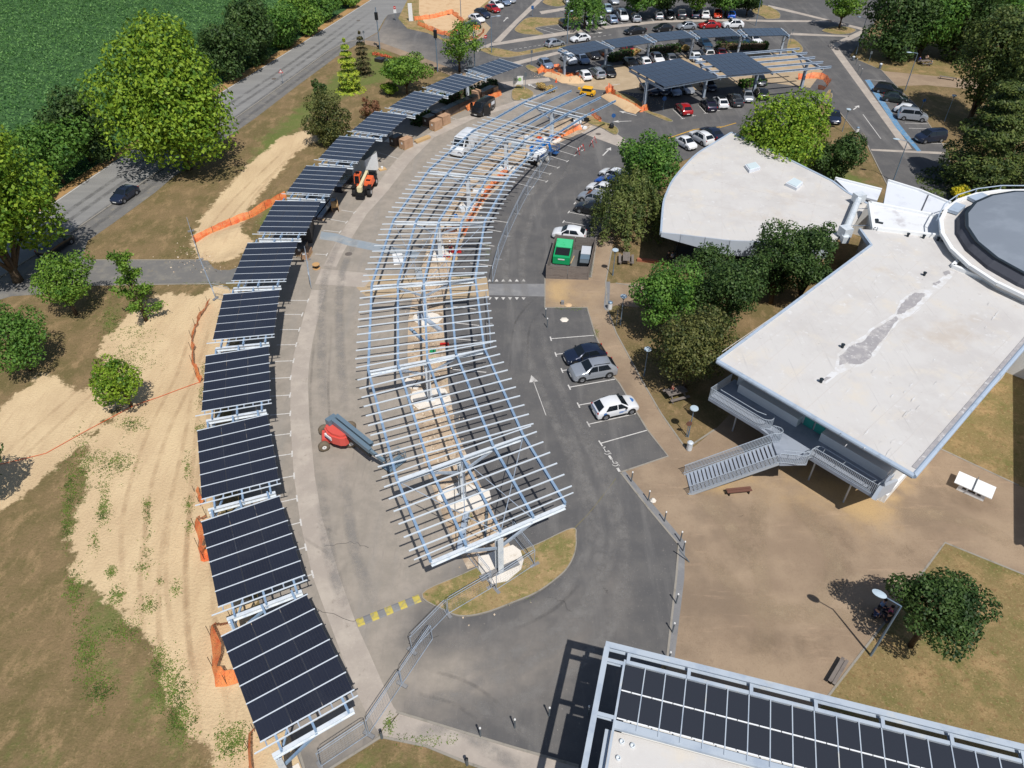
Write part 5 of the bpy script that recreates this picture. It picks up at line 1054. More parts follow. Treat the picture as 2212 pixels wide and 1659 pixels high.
mb = MB(); ci = arc3([(20.3, 38.15), (21.2, 38.05), (22.0, 37.98), bs(9.7, -.3)[:2], bs(10.7, -.45)[:2], bs(14.3, -.45)[:2]], 6); mb.tube([(p.x, p.y, ZT + .95) for p in ci], .028, 6)
for i in range(2, len(ci), 4):
    q_ = min(cr, key=lambda p: (p - ci[i]).length); mb.tube([(ci[i].x, ci[i].y, ZT + .95), (q_.x, q_.y, ZT + 1.0)], .02, 5)
mb.tube([bs(.9, 0, ZT + .95), bs(4.4, -.05, ZT + .95), bs(5.1, -.25, ZT + .95)], .028, 6); part(root, 'handrail', mb, M['railing'])
stair = thing('outdoor_stairs', 'straight grey metal stairs with barred railings rising from the brown square to the terrace', 'stairs', (14, 38.83, 0))
NS = 22; run = 6.1 / NS; rise = ZT / (NS + 1)
for k in range(NS): part(stair, 'step', MB().box((run * (k + .5), 0, rise * (k + 1) - .03), (run * .86, 2.0, .05)), M['deck'])
for s in (-1, 1): part(stair, 'stringer', MB().bar((-.1, s * 1.03, .0), (6.12, s * 1.03, ZT - .1), .05, .26), M['railing'])
for s in (-1, 1): railing(stair, [(-.25, s * 1.08, .1), (6.0, s * 1.08, ZT)], 1.0)
# round building
CC = Vector((54.5, 61.4, 0)); root = thing('round_building', 'round building with a pale ring roof and large grey dome at the right edge', 'building', CC)
ring = [(12.4 * math.cos(2 * PI * k / 26), 12.4 * math.sin(2 * PI * k / 26)) for k in range(26)]
part(root, 'wall', MB().prism([(x * .97, y * .97) for x, y in ring], 0, 7.6), M['white']); part(root, 'roof', MB().prism([(x * .995, y * .995) for x, y in ring], 7.6, 7.85), M['membrane'])
mb = MB()
for k in range(26): a, b = ring[k], ring[(k + 1) % 26]; mb.bar((a[0], a[1], 8.0), (b[0], b[1], 7.95), .36, .3)
part(root, 'parapet', mb, M['coping'])
mb = MB()
for k in range(5, 12):
    a, b = ring[k], ring[(k + 1) % 26]; mb.tube([(a[0] * 1.03, a[1] * 1.03, 8.45), (b[0] * 1.03, b[1] * 1.03, 8.45)], .06, 6); mb.bar((a[0] * 1.03, a[1] * 1.03, 7.9), (a[0] * 1.03, a[1] * 1.03, 8.45), .06, .06)
part(root, 'railing', mb, M['gutter'])
part(root, 'drum', MB().lathe((0, 0, 0), [(11.1, 7.85), (11.05, 8.15), (10.45, 8.85)], 22), M['domedark']); part(root, 'flashing', MB().lathe((0, 0, 0), [(10.6, 8.85), (10.6, 8.95), (10.2, 8.96)], 22), M['domeline'])
part(root, 'dome', MB().lathe((0, 0, 0), [(10.35, 8.95), (8, 9.25), (4, 9.55), (.1, 9.65)], 22), M['domegrey'])
for k_ in (8.3, 9.8): a_ = 2 * PI * k_ / 26; part(root, 'hatch', MB().box((11.65 * math.cos(a_), 11.65 * math.sin(a_), 8.1), (1.0, 2.2, .3), a_), M['gutter'])
root = thing('linking_roof', 'small flat white roof with dirt marks linking the main roof to the round building', 'building')
q_ = [tuple(p[:2]) for p in g(V("1879,437 2038,468 2036,511 1888,494"), 6.9)]; part(root, 'wall', MB().prism(inset(q_, .3), 0, 6.5), M['white']); part(root, 'roof', MB().prism(q_, 6.5, 6.72), M['membrane2'])
coping(root, q_ + [q_[0]], 6.5, 7.0, .34, M['coping']); a = g(t(3, 1, "935,258 995,270"), 6.8); part(root, 'roof_vent', MB().box((a[0].x, a[0].y, 6.9), (.3, .3, .4)).bar((a[0].x, a[0].y, 6.8), (a[1].x, a[1].y, 6.8), .2, .12), M['domeline'])
for lb, s_, z_ in (('low pale metal roof along the side road, joined to the round building', "1918,391 1986,412 2053,440 2021,466 1909,440", 5.2), ('narrow pale metal roof wedge beside the fan shaped roof', "1804,386 1904,411 1895,433 1836,417", 4.9)):
    q_ = [tuple(p[:2]) for p in g(V(s_), z_)]; root = thing('annex', lb, 'building', group='low annexes'); part(root, 'wall', MB().prism(inset(q_, .25), 0, z_ - .25), M['white']); part(root, 'roof', MB().prism(q_, z_ - .25, z_), M['whitemetal']); coping(root, q_[:3] if len(q_) > 4 else q_[:2], z_ - .2, z_ + .2, .26, M['coping'])
    if len(q_) > 4: a, b = g(V("2005,422 1990,456"), z_); part(root, 'roof_seam', MB().bar((a.x, a.y, z_ + .02), (b.x, b.y, z_ + .02), .14, .06), M['domedark'])
root = thing('air_duct', 'silver air duct running over the edge of the fan shaped roof', 'duct')
a, b = G(1855, 428, 6.0), G(1826, 500, 6.0); part(root, 'pipe', MB().tube([a, b], .36, 12), M['zinc'])
part(root, 'cowl', MB().box((a.x, a.y, 6.1), (1.2, .9, .9), .3), M['zinc']); part(root, 'cowl', MB().box((b.x, b.y, 6.0), (1.0, 1.1, 1.0), .3).box((b.x - .1, b.y - .6, 5.5), (.7, .8, .7)), M['zinc'])
mb = MB(); d = b - a
for f in (.3, .8): p = a + d * f; mb.bar((p.x, p.y, 4.9), (p.x, p.y, 5.7), .08, .08).bar((p.x, p.y, 5.9), (p.x + 2.0, p.y - .6, 6.2), .05, .05)
part(root, 'stand', mb, M['steel'])
# pergola building at the lower right
ZP = 6.65; c0 = G(1312, 1395.5, ZP); e1 = Vector((math.cos(R(-15.4)), math.sin(R(-15.4)), 0)); e2 = Vector((math.cos(R(-105.3)), math.sin(R(-105.3)), 0)); c0.z = 0
def dp(a, b, z=ZP): p = c0 + e1 * a + e2 * b; return Vector((p.x, p.y, z))
M['pframe'] = gmat('pergola_steel', S(176, 186, 196), [(S(158, 170, 184), .8, .45, .7), (S(196, 196, 190), .5, .56, .72)], .5); M['ppanel'] = mat('pergola_glass', S(50, 53, 60), .2, 0, .5)
root = thing('pergola_building', 'white-roofed building with a framed canopy of dark solar glass panels at the lower right', 'building')
NP = 26; pw = 1.09; ph = 1.53; ox, oy = 1.12, .80
part(root, 'outer_beam', MB().ibeam(dp(-.12, 0), dp(34, 0), .34, .42, .03), M['pframe']); part(root, 'outer_beam', MB().ibeam(dp(0, .17), dp(0, 12), .30, .38, .03), M['pframe'])
for k in range(9): part(root, 'tie_beam', MB().ibeam(dp(ox + .12 + k * 3.26, .17, ZP - .02), dp(ox + .12 + k * 3.26, oy, ZP - .02), .18, .3, .03), M['pframe'])
for b_ in (.85, 3.9, 7.2): part(root, 'tie_beam', MB().ibeam(dp(.15, b_, ZP - .02), dp(ox, b_, ZP - .02), .2, .3, .03), M['pframe'])
part(root, 'array_beam', MB().bar(dp(ox - .1, oy - .12, ZP - .03), dp(34, oy - .12, ZP - .03), .2, .22), M['pframe']); part(root, 'array_beam', MB().bar(dp(ox - .1, oy + 2 * ph + .32, ZP - .06), dp(34, oy + 2 * ph + .32, ZP - .06), .42, .2), M['pframe'])
part(root, 'array_beam', MB().bar(dp(ox - .06, oy, ZP), dp(ox - .06, 12, ZP), .12, .3), M['pframe'])
mp = MB().box((0, 0, 0), (pw - .07, ph - .1, .04)).build('solar_panel', M['ppanel']); pm = mp.data; COL.objects.unlink(mp); bpy.data.objects.remove(mp)
for k in range(NP):
    for j in range(2):
        o = link(bpy.data.objects.new('solar_panel', pm)); o.parent = root; o.location = dp(ox + (k + .5) * pw, oy + (j + .5) * ph, ZP + .03); o.rotation_euler.z = R(-15.4)
    if k: part(root, 'glazing_bar', MB().bar(dp(ox + k * pw, oy - .15, ZP + .06), dp(ox + k * pw, oy + 2 * ph + .4, ZP + .06), .055, .05), M['pframe'])
for j in (1, 2):
    for k in range(2 * NP): part(root, 'glazing_strip', MB().bar(dp(ox + (k * .5 + .02) * pw, oy + j * ph, ZP + .055), dp(ox + (k * .5 + .48) * pw, oy + j * ph, ZP + .055), .065, .03), M['coping']) if k < 50 else None
part(root, 'roof', MB().prism([dp(ox - .25, 4.3)[:2], dp(34, 4.3)[:2], dp(34, 16)[:2], dp(ox - .25, 16)[:2]], ZP - .75, ZP - .5), M['membrane']); part(root, 'parapet', MB().bar(dp(ox - .3, 4.4, ZP - .45), dp(ox - .3, 16, ZP - .45), .3, .34), M['pframe'])
part(root, 'wall', MB().prism([dp(ox + .4, 1.6)[:2], dp(34, 1.6)[:2], dp(34, 16)[:2], dp(ox + .4, 16)[:2]], 0, ZP - .76), M['white'])
part(root, 'window', MB().bar(dp(ox + .36, 2.4, 2.9), dp(ox + .36, 12, 2.9), .06, 4.6), M['darkglass'])
for a, b in ((1.6, 4.75), (2.15, 4.8), (1.55, 5.6)): p = dp(a, b); part(root, 'roof_vent', MB().lathe((p.x, p.y, ZP - .5), [(.13, 0), (.13, .14), (.09, .15), (.09, .02)], 10), M['zinc'])

root = thing('side_wing', 'flat roofed wing beyond the right edge that shades the lawn', 'building'); q0, q1 = G(2200, 800) + Vector((1.35, -4.75, 0)), G(2206, 1175) + Vector((1.35, -4.75, 0)); po = [q0[:2], q1[:2], (q1.x + 14, q1.y + 1), (q0.x + 14, q0.y + 1)]
part(root, 'wall', MB().prism(inset(po, .2), 0, 7.9), M['white']); part(root, 'roof', MB().prism(po, 7.9, 8.2), M['membrane'])
# ---------------------------------------------------------------- markings
mb = MB()
def line(a, b, w=.11, z=.032): p, q_ = G(*a), G(*b); mb.band([p, q_], w, z)
def tee(a, b, z=.032):
    p, q_ = G(*a), G(*b); d = (q_ - p).normalized(); n = Vector((-d.y, d.x, 0)); mb.band([p + d * .06, q_], .10, z); mb.band([p - n * .35, p + n * .35], .12, z)
for y, i in ((940, 450), (1060, 400), (1190, 375), (1320, 348), (1460, 325), (1605, 300)): a = tt(1, 1, i, y); tee(a, (a[0] - 42, a[1] + (y - 1100) * .004))
for i, y in ((295, 97), (297, 255), (300, 430), (312, 605), (330, 795), (355, 990), (388, 1197), (430, 1412), (490, 1645)): a = tt(1, 2, i, y); tee(a, (a[0] - 44, a[1] + 2 + (y) * .008))
for a, b in (((1290, 770), (1060, 730)), ((1150, 940), (870, 890)), ((1040, 1110), (750, 1080)), ((810, 1500), (600, 1490))): tee(z8(700, 420, '%d,%d' % a)[0], z8(700, 420, '%d,%d' % b)[0])
for a, b in (((900, 312), (858, 300)), ((860, 343), (818, 330)), ((940, 283), (905, 272)), ((985, 258), (950, 246)), ((1035, 240), (1003, 228))): line(a, b)
for a, b in (((495, 30), (890, -40)), ((575, 185), (980, 110)), ((660, 350), (1070, 258)), ((765, 515), (1165, 402))): tee(tt(2, 2, *a), tt(2, 2, *b))
for a, b in (((335, 1270), (710, 1240)), ((378, 1405), (760, 1360)), ((432, 1545), (830, 1490)), ((445, 258), (640, 292)), ((490, 175), (690, 215)), ((543, 97), (700, 130)), ((600, 22), (740, 52))): tee(tt(2, 1, *a), tt(2, 1, *b))
for a, b in (((480, 1395), (240, 1325)), ((400, 1450), (150, 1385)), ((330, 1505), (60, 1440)), ((610, 1300), (380, 1225)), ((545, 1345), (330, 1280)), ((300, 1570), (20, 1500)), ((180, 1620), (-60, 1560))): tee(tt(2, 0, *a), tt(2, 0, *b))
for y, x0, x1 in ((265, 2175, 1990), (345, 2120, 1960), (470, 2060, 1890), (640, 2045, 1850), (1015, 1900, 1700), (1155, 1930, 1690), (1290, 1960, 1650), (1560, 1990, 1700)): line(tt(1, 1, x0, y), tt(1, 1, x1, y - 25))
for k in range(6):
    for yy, s in ((775, 1), (912, -1)):
        a = G(1058 + k * 14.6 + 106 * 0, 414.75 + yy / 4); mb.add([(a.x - .22, a.y, .032), (a.x + .22, a.y, .032), (a.x, a.y + s * .5, .032)][::1 if s > 0 else -1], [(0, 1, 2)])
for s_ in ("1310,480 1630,580", "1480,470 1790,545", "1690,440 1830,540", "1900,470 2010,520", "2070,390 2190,450"): a, b = z8(1150, 0, s_); line(a, b, .12)
for s_ in ("440,395 520,470", "650,380 760,450", "880,360 950,410", "1080,340 1130,400", "1440,320 1480,370", "1660,300 1690,350", "1850,290 1880,345", "2060,290 2090,330"): a, b = z8(1420, 0, s_); line(a, b, .12)
for s_ in ("130,290 140,340", "340,290 350,330", "540,290 545,330", "740,280 735,325"): a, b = z8(1700, 0, s_); line(a, b, .12)
for k in range(8): a = z1150(860 + k * 82, 868 - k * 13); b = z1150(905 + k * 82, 861 - k * 13); line(a, b, .14)
for k in range(4): a = z1420(430 + k * 90, 645 - k * 12); line(a, (a[0] + 6, a[1] - .8), .14)
for s_ in ("750,855 900,930", "1180,800 1340,880", "1380,780 1560,870", "1600,760 1780,830", "1830,740 1960,800"): a, b = z8(1420, 0, s_); line(a, b, .1)
for s_ in ("570,1480 740,1640", "1010,1400 1140,1545", "870,1540 930,1590", "1300,1460 1350,1500", "1520,1410 1560,1460"): a, b = z8(1600, 60, s_); tee(b, a)
for s_ in ("860,690 1020,700", "900,880 1200,890", "1100,1000 1390,1010", "1180,1065 1380,1070", "1215,1110 1470,1115", "1310,1235 1560,1245", "820,990 975,1200"): a, b = t(3, 0, s_); line(a, b, .11)
def arrow(c, d, L=3.4, w=.13):
    a = G(*c); b = G(c[0] + d[0], c[1] + d[1]); d = (b - a).normalized(); n = Vector((-d.y, d.x, 0)); z = .034
    mb.band([a - d * L / 2, a + d * (L / 2 - .9)], w, z); q_ = [a + d * (L / 2 - 1.0) + n * .42, a + d * (L / 2 - 1.0) - n * .42, a + d * L / 2]; mb.add([(p.x, p.y, z) for p in q_], [(0, 1, 2)])
arrow((1163, 853), (-2.2, -6), 5.6, .07); arrow(tt(2, 0, 1000, 980), (-6, -1.5), 3.2, .16); arrow(tt(2, 0, 950, 1050), (-8, .3), 3.0, .16); arrow(tt(2, 0, 820, 1310), (3, -3), 3.2, .2); arrow(tt(2, 0, 870, 737), (-6, 1), 3, .16); arrow(z1150(790, 335), (3, -3), 3.4, .22);
arrow(z1100(1600, 250), (-6, -3), 3, .2); arrow(z1420(490, 575), (8, -1), 3, .16); arrow(z8(2100, 100, "280,1170")[0], (4, -3), 2.5, .2)
setting(mb.build('white_markings', M['paint']))
for c in ((820, 592), (890, 692)):                        # wheelchair pictograms on the reserved bay
    a = G(*tt(2, 2, *c)); mb = MB(); z = .034; a.x *= 1
    mb.band([(a.x + .24 * math.cos(k), a.y + .24 * math.sin(k)) for k in [R(200) + i * R(26) for i in range(10)]], .06, z); mb.band([(a.x - .18, a.y + .38), (a.x - .12, a.y + .07), (a.x + .2, a.y + .05), (a.x + .34, a.y - .2)], .07, z); mb.sheet([(a.x - .22 + .08 * math.cos(k), a.y + .5 + .08 * math.sin(k)) for k in [i * PI / 4 for i in range(8)]], z)
    setting(mb.build('wheelchair_symbol', M['paint']))
for s_ in ("795,545 800,552", "838,620 860,652", "910,728 930,760"): a, b = t(2, 2, s_); mb = MB(); mb.band([G(*a), G(*b)], .2, .034); setting(mb.build('bay_dash', M['paint']))
mb = MB(); mb.band(g(V("1443,299 1500,280 1560,274")), .22, .034); mb.band(g(V("1555,276 1590,266")), .18, .035); setting(mb.build('amber_line', M['orange_line']))
bm_ = [G(771, 1347), G(907.5, 1292)]; root = thing('speed_hump', 'yellow and grey striped speed hump across the paved lane', 'speed hump'); dv = (bm_[1] - bm_[0]) / 9; nv = Vector((-dv.y, dv.x, 0)).normalized()
for k in range(9):
    a = bm_[0] + dv * (k + .02); b = bm_[0] + dv * (k + .98); pr = [(-.32, .026), (-.2, .06), (.2, .06), (.32, .026)]; m2 = MB(); m2.add([(p.x + nv.x * o, p.y + nv.y * o, z) for p in (a, b) for o, z in pr], [(0, 4, 5, 1), (1, 5, 6, 2), (2, 6, 7, 3)]); part(root, 'segment', m2, M['yellow'] if k % 2 == 0 else M['greyslab'])
# cracks, tar joints, manholes
mb = MB(); mb2 = MB()
for s_ in ("1240,1143 1280,1100 1340,1022", "818,1590 838,1560 862,1543"): mb2.band([(p[0], p[1]) for p in jag(g(V(s_)), .02, 6)[:-6]], .06, .033)
for s_ in ("1185,1290 1215,1300 1240,1330", "640,1300 760,1340 800,1346", "1300,1265 1310,1276 1314,1282", "880,1390 960,1370", "700,1180 760,1170 800,1185", "1040,1290 1055,1315"): mb.band(jag(g(V(s_)), .12, 6)[:-6], .035, .032)
setting(mb.build('cracks', mat('tar', S(70, 69, 68), .9))); setting(mb2.build('joint_line', gmat('weedy_joint', S(120, 112, 84), [(S(96, 104, 60), 2, .5, .7)], .95)))
M['iron'] = mat('cast_iron', S(120, 110, 102), .6, .3)
for i, (p_, lb) in enumerate((((753, 549), 'round manhole cover on the paved lane'), (tt(2, 0, 745, 1160), 'manhole cover on the pale strip near the blue lift'), (tt(3, 0, 592, 430), 'drain cover on the pale strip at the bend'), (tt(1, 0, 885, 178), 'manhole cover on the road at the junction'), (tt(1, 0, 155, 682), 'drain cover in the road by the warning sign'))): a = G(*p_); tag(MB().lathe((a.x, a.y, .028), [(.42, 0), (.42, .01), (.33, .012)], 16).build('manhole_cover', M['iron']), lb, 'manhole cover', 'manhole covers')

# ---------------------------------------------------------------- lamps, signs, posts
M['pole'] = mat('lamp_pole', S(118, 138, 156), .45, .3); M['lampglass'] = mat('lamp_head', S(180, 196, 206), .35); M['black'] = mat('black_paint', S(28, 30, 33), .5); M['orange'] = mat('orange_plastic', S(222, 92, 44), .5); M['redp'] = mat('red_paint', S(196, 44, 38), .45); M['greyp'] = mat('grey_box', S(96, 104, 110), .5); M['wood'] = gmat('weathered_wood', S(126, 118, 112), [(S(104, 96, 92), 1.2, .45, .7, (1, 1, 7)), (S(146, 138, 130), 2, .55, .75, (1, 1, 9))], .85)
M['brownwood'] = mat('brown_slats', S(112, 78, 66), .6); M['signblue'] = mat('sign_blue', S(44, 92, 150), .4); M['bluelift'] = mat('blue_machine_paint', S(22, 118, 200), .35, 0, .5); M['orangemach'] = mat('orange_machine_paint', S(226, 102, 58), .4); M['redmach'] = mat('red_machine_paint', S(212, 88, 78), .4); M['dirtytyre'] = mat('dusty_tyre', S(112, 100, 84), .9); M['cream'] = mat('cream_boom', S(220, 210, 170), .45); M['boomgrey'] = mat('boom_grey', S(112, 132, 146), .4, .2); M['greentruck'] = mat('green_skip_paint', S(24, 150, 92), .4); M['greenlite'] = gmat('faded_green', S(72, 186, 130), [(S(40, 160, 96), 1.6, .5, .72)], .5)
M['carton'] = gmat('cardboard', S(184, 150, 122), [(S(168, 134, 106), 1.5, .45, .7)], .85); M['wrap'] = mat('black_wrap', S(46, 44, 46), .3, 0, .5); M['wrapside'] = mat('wrapped_carton', S(92, 78, 70), .4); M['pallet'] = mat('pallet_wood', S(198, 166, 120), .8); M['ply'] = mat('plywood', S(192, 152, 104), .75); M['skin'] = mat('skin', S(196, 150, 124), .6)
def disc_lamp(label, b, top):
    a = G(*b); H = lift(b, top); root = thing('street_lamp', label, 'street lamp', a, 0, 'round headed street lamps')
    part(root, 'pole', MB().tube([(0, 0, 0), (0, 0, .7)], [.075, .07], 8).tube([(0, 0, .7), (0, 0, H - .35)], [.05, .04], 8), M['pole']); part(root, 'cone', MB().lathe((0, 0, 0), [(.05, H - .4), (.3, H - .06)], 12), M['pole']); part(root, 'lamp_head', MB().lathe((0, 0, 0), [(.32, H - .06), (.36, H - .02), (.33, H + .05), (.1, H + .07)], 18), M['lampglass'])
disc_lamp('round headed street lamp by the picnic table', (1323.5, 595), 540); disc_lamp('round headed street lamp beside the white bin on the path', (1340, 702), 640); disc_lamp('round headed street lamp against the olive tree shade', (1391, 812), 754); disc_lamp('round headed street lamp beside the metal bin', (1486, 944), 882); disc_lamp('round headed street lamp near the dark blue saloon', (1819, 284), 236); disc_lamp('round headed street lamp half hidden in the trees by the blue marking', (2040, 262), 206)
def arm_lamp(label, b, H, d, L=1.1, name='street_lamp'):
    a = G(*b); d = Vector((d[0], d[1], 0)).normalized(); root = thing(name, label, 'street lamp', a, 0, 'tall street lamps'); part(root, 'pole', MB().tube([(0, 0, 0), (0, 0, H * .4), (0, 0, H)], [.085, .075, .05], 8), M['pole'])
    k = d * L + Vector((0, 0, H + .12)); part(root, 'arm', MB().tube([(0, 0, H), k], [.04, .035], 6), M['pole']); q_ = Vector((0, 0, 1)); o = part(root, 'lamp_head', MB().lathe((0, 0, 0), [(.05, -.05), (.27, -.03), (.28, .02), (.1, .07)], 16), M['lampglass']); o.location = k + d * .3; o.scale = (1.55, .95, 1); o.rotation_euler.z = math.atan2(d.y, d.x)
arm_lamp('tall lamp with an oval head beside the shaded tree and park bench', (1880, 1416.5), 5.75, (-.75, .55), 1.0); arm_lamp('tall lamp with an oval head on the dry grass by the blue marking', (1955, 195), 6.0, (-1, .1)); arm_lamp('tall lamp at the road bend before the dark trees', (1849, 117), 6.2, (-.6, .6)); arm_lamp('tall lamp behind the low metal roof', (1929, 392), 5.6, (-1, .3)); arm_lamp('tall lamp on the grass island beside the no entry sign', (1062, 115), 6.4, (1, .2)); arm_lamp('tall lamp at the right end of the far parking row', (1632, 56), 6.5, (.6, .5)); arm_lamp('tall lamp behind the dark grey hatchback row', (1225, 94), 5.5, (.4, .7)); arm_lamp('tall lamp on the sand bank at the top', (996, 42), 6, (-1, 0)); arm_lamp('tall lamp by the top traffic island', (1222, 30), 5, (1, 0))
def sign_post(label, b, H, plate='round', col='signblue', sz=.32, rz=0., name='road_sign', cat='sign'):
    a = G(*b); root = thing(name, label, cat, a, rz, 'road signs'); part(root, 'post', MB().tube([(0, 0, 0), (0, 0, H)], .035, 8), M['pole'])
    m = MB()
    if plate == 'round': m.lathe((0, -.05, H - sz), [(sz, 0), (sz, .03)], 18, (0, -1, 0))
    elif plate == 'tri': m.add([(-sz, -.05, H - sz * 1.2), (sz, -.05, H - sz * 1.2), (0, -.05, H + sz * .4), (-sz, -.08, H - sz * 1.2), (sz, -.08, H - sz * 1.2), (0, -.08, H + sz * .4)], [(2, 1, 0), (3, 4, 5), (0, 1, 4, 3), (1, 2, 5, 4), (2, 0, 3, 5)])
    else: m.box((0, -.05, H - sz), (sz * 1.6, .03, sz * 2))
    p = part(root, 'plate', m, M[col]); return root
sign_post('round blue sign on a post above the dark bag at the grass nose', (1323, 277), 2.3, 'round'); r_ = sign_post('no entry sign on a thin post on the grass island', (1049.5, 106), 2.6, 'round', 'redp'); part(r_, 'bar', MB().box((0, -.1, 2.28), (.44, .02, .1)), M['white'])
r_ = sign_post('no entry sign with a white plate at the top road', (855, 45), 2.9, 'round', 'redp', .3); part(r_, 'bar', MB().box((0, -.1, 2.6), (.42, .02, .09)), M['white']); part(r_, 'plate', MB().box((0, -.07, 1.9), (.6, .03, .7)), M['white'])
r_ = sign_post('red rimmed warning triangle at the road kerb', (612, 182), 2.4, 'tri', 'redp', .42); part(r_, 'inner_plate', MB().add([(-.27, -.09, 2.02), (.27, -.09, 2.02), (0, -.09, 2.44)], [(0, 1, 2)]), M['white'])
sign_post('square sign at the pale diagonal strip', (1150, 36), 2.2, 'sq', 'signblue', .35); sign_post('dark sign on a post before the far end of the solar carports', (1135, 196), 3.0, 'sq', 'greyp', .3); sign_post('dark sign by the blue-grey hatchback', (1148, 143), 2.8, 'sq', 'greyp', .25); sign_post('blue parking sign on the dry grass by the silver people carrier', (1988, 240), 2.0, 'round', 'signblue', .25); sign_post('dark sign beside the traffic island corner', (1790, 220), 1.9, 'sq', 'greyp', .2); sign_post('dark sign at the right end of the rear carports', (1705, 100), 3.2, 'sq', 'greyp', .2); sign_post('pale sign post on the grass strip before the dark trees', (1876, 135), 2.0, 'sq', 'greyp', .25); sign_post('blue sign in the carport shade beside the red hatchback', (1432, 239), 2.3, 'round', 'signblue', .34); sign_post('thin post sign near the main road junction', (788, 92), 2.2, 'sq', 'greyp', .2); sign_post('purple oval sign beside the metal bin', (1482, 944), 1.9, 'round', 'brownwood', .26); sign_post('slim dark post next to the white bin', (1331, 704), 1.9, 'sq', 'greyp', .06)
def mast(label, b, H, box_z, extra=0):
    a = G(*b); root = thing('equipment_mast', label, 'mast', a, 0, 'tall masts with boxes'); part(root, 'pole', MB().tube([(0, 0, 0), (0, 0, H)], [.11, .08], 8), M['pole']); part(root, 'box', MB().box((0, -.1, box_z), (.6, .35, 1.3)), M['black'])
    if extra: part(root, 'solar_panel', MB().box((-.9, -.2, box_z - 2.6), (1.0, .05, 1.7)), M['greyp'])
    else: part(root, 'spotlight', MB().box((-.35, .3, .5), (.5, .3, .35)).bar((0, 0, .3), (-.35, .3, .5), .05, .05), M['black'])
mast('tall mast with a black box at the road corner', (821, 107), 7.5, 6.0); mast('tall mast with a box and a small solar panel behind the last carport', (1026, 158), 7.0, 4.6, 1); mast('slim tall mast beside the airy tree', (945.5, 155), 7.3, 6.4)
a = G(888, 46); root = thing('totem_sign', 'tall white totem sign at the top of the sand bank', 'totem', a, .2); part(root, 'slab', MB().box((0, 0, 1.75), (.85, .22, 3.5)), M['white']); part(root, 'base', MB().box((0, 0, .05), (1.1, .5, .1)), M['kerb'])
a = G(1119, 194); root = thing('site_board', 'white site board with a grey and green logo on two posts', 'sign board', a, .05); part(root, 'board', MB().box((0, 0, 1.6), (1.75, .05, 1.35)), M['white'])
for s in (-1, 1): part(root, 'post', MB().box((s * .7, .06, 1.0), (.07, .07, 2.0)), M['pole'])
M['logogreen'] = mat('logo_green', S(150, 196, 120), .5); M['logogrey'] = mat('logo_grey', S(140, 160, 150), .5)
part(root, 'logo', MB().lathe((.28, -.03, 1.75), [(.3, 0), (.3, .015)], 14, (0, -1, 0)), M['logogreen']); part(root, 'logo', MB().box((-.45, -.03, 1.72), (.4, .02, .42)), M['logogrey']); part(root, 'logo', MB().box((.02, -.03, 1.72), (.26, .02, .1)), M['logogrey'])
def bollard(label, b, H=1.08, dark=False):
    a = G(*b); root = thing('bollard', label, 'bollard', a, 0, 'white capped bollards'); part(root, 'post', MB().tube([(0, 0, 0), (0, 0, H)], .05, 8), M['greyp']); part(root, 'cap', MB().lathe((0, 0, H), [(.055, 0), (.07, .06), (.05, .13), (.01, .15)], 10), M['white'] if not dark else M['greyp'])
BL = [((1363.5, 1041), 'bollard at the corner beside the reserved bay'), ((1400, 1082), 'bollard on the kerb slab beside a pale stone'), ((1435, 1127), 'bollard between the pale stone one and the kerb corner'), ((1469, 1170), 'bollard just above the kerb corner'), ((1475, 1191), 'bollard right at the kerb corner'), ((1460, 1304), 'bollard on the straight kerb below the corner'), ((1452, 1366.5), 'bollard halfway down the straight kerb'), ((1443.5, 1429), 'bollard closest to the framed canopy corner'), ((1186, 1548), 'bollard in the lane beside the canopy shadow'), ((1112, 1573), 'bollard in the lane left of the canopy shadow'), ((1038, 1591.5), 'bollard on the edge of the pale path, leftmost in the lane'), ((1178.5, 687), 'upper bollard of the pair at the empty bay'), ((1182, 708), 'lower bollard of the pair at the empty bay'), ((1848, 141), 'top bollard at the side road bend'), ((1853, 155), 'middle bollard at the side road bend'), ((1859, 163), 'lowest bollard at the side road bend'), ((1270, 1545), 'bollard standing in the canopy shadow')]
for p_, lb in BL: bollard(lb, p_)
for p_, lb in (((825, 1594), 'short dark post at the end of the weedy joint'), ((1009, 1652), 'short dark post at the grass by the bottom edge')): a = G(*p_); root = thing('edge_post', lb, 'post', a, 0, 'short dark posts'); part(root, 'post', MB().tube([(0, 0, 0), (0, 0, .75)], .09, 8), M['greyp']); part(root, 'cap', MB().lathe((0, 0, .75), [(.1, 0), (.1, .05), (.03, .09)], 10), M['black'])
a, b = G(1467, 1187, .9), G(1489, 1214, .06); tag(MB().tube([a, b], .045, 7).build('leaning_pole', M['greyp']), 'loose grey pole leaning over the kerb corner bollard', 'pole')
a = G(1403, 1081); tag(MB().lathe((a.x + .25, a.y - .1, 0), [(.2, 0), (.26, .12), (.12, .3), (.02, .33)], 7).build('stone_block', M['concrete']), 'pale stone lump beside a bollard on the kerb slab', 'stone')
a = G(1219, 691); tag(MB().lathe((a.x, a.y, .022), [(.45, 0), (.3, .07), (.05, .1)], 6).build('plaster_heap', M['concrete']), 'small pale heap on the asphalt of the empty bay', 'heap')
a = G(1215, 657); tag(MB().box((a.x, a.y, .2), (.32, .32, .4)).build('concrete_cube', M['greyslab']), 'grey concrete cube on the brown paved square', 'block'); tag(MB().lathe((a.x + .6, a.y - .2, .03), [(.4, 0), (.2, .1), (.02, .14)], 9).build('sand_pile', M['sand']), 'little pile of sand beside the concrete cube', 'sand pile')
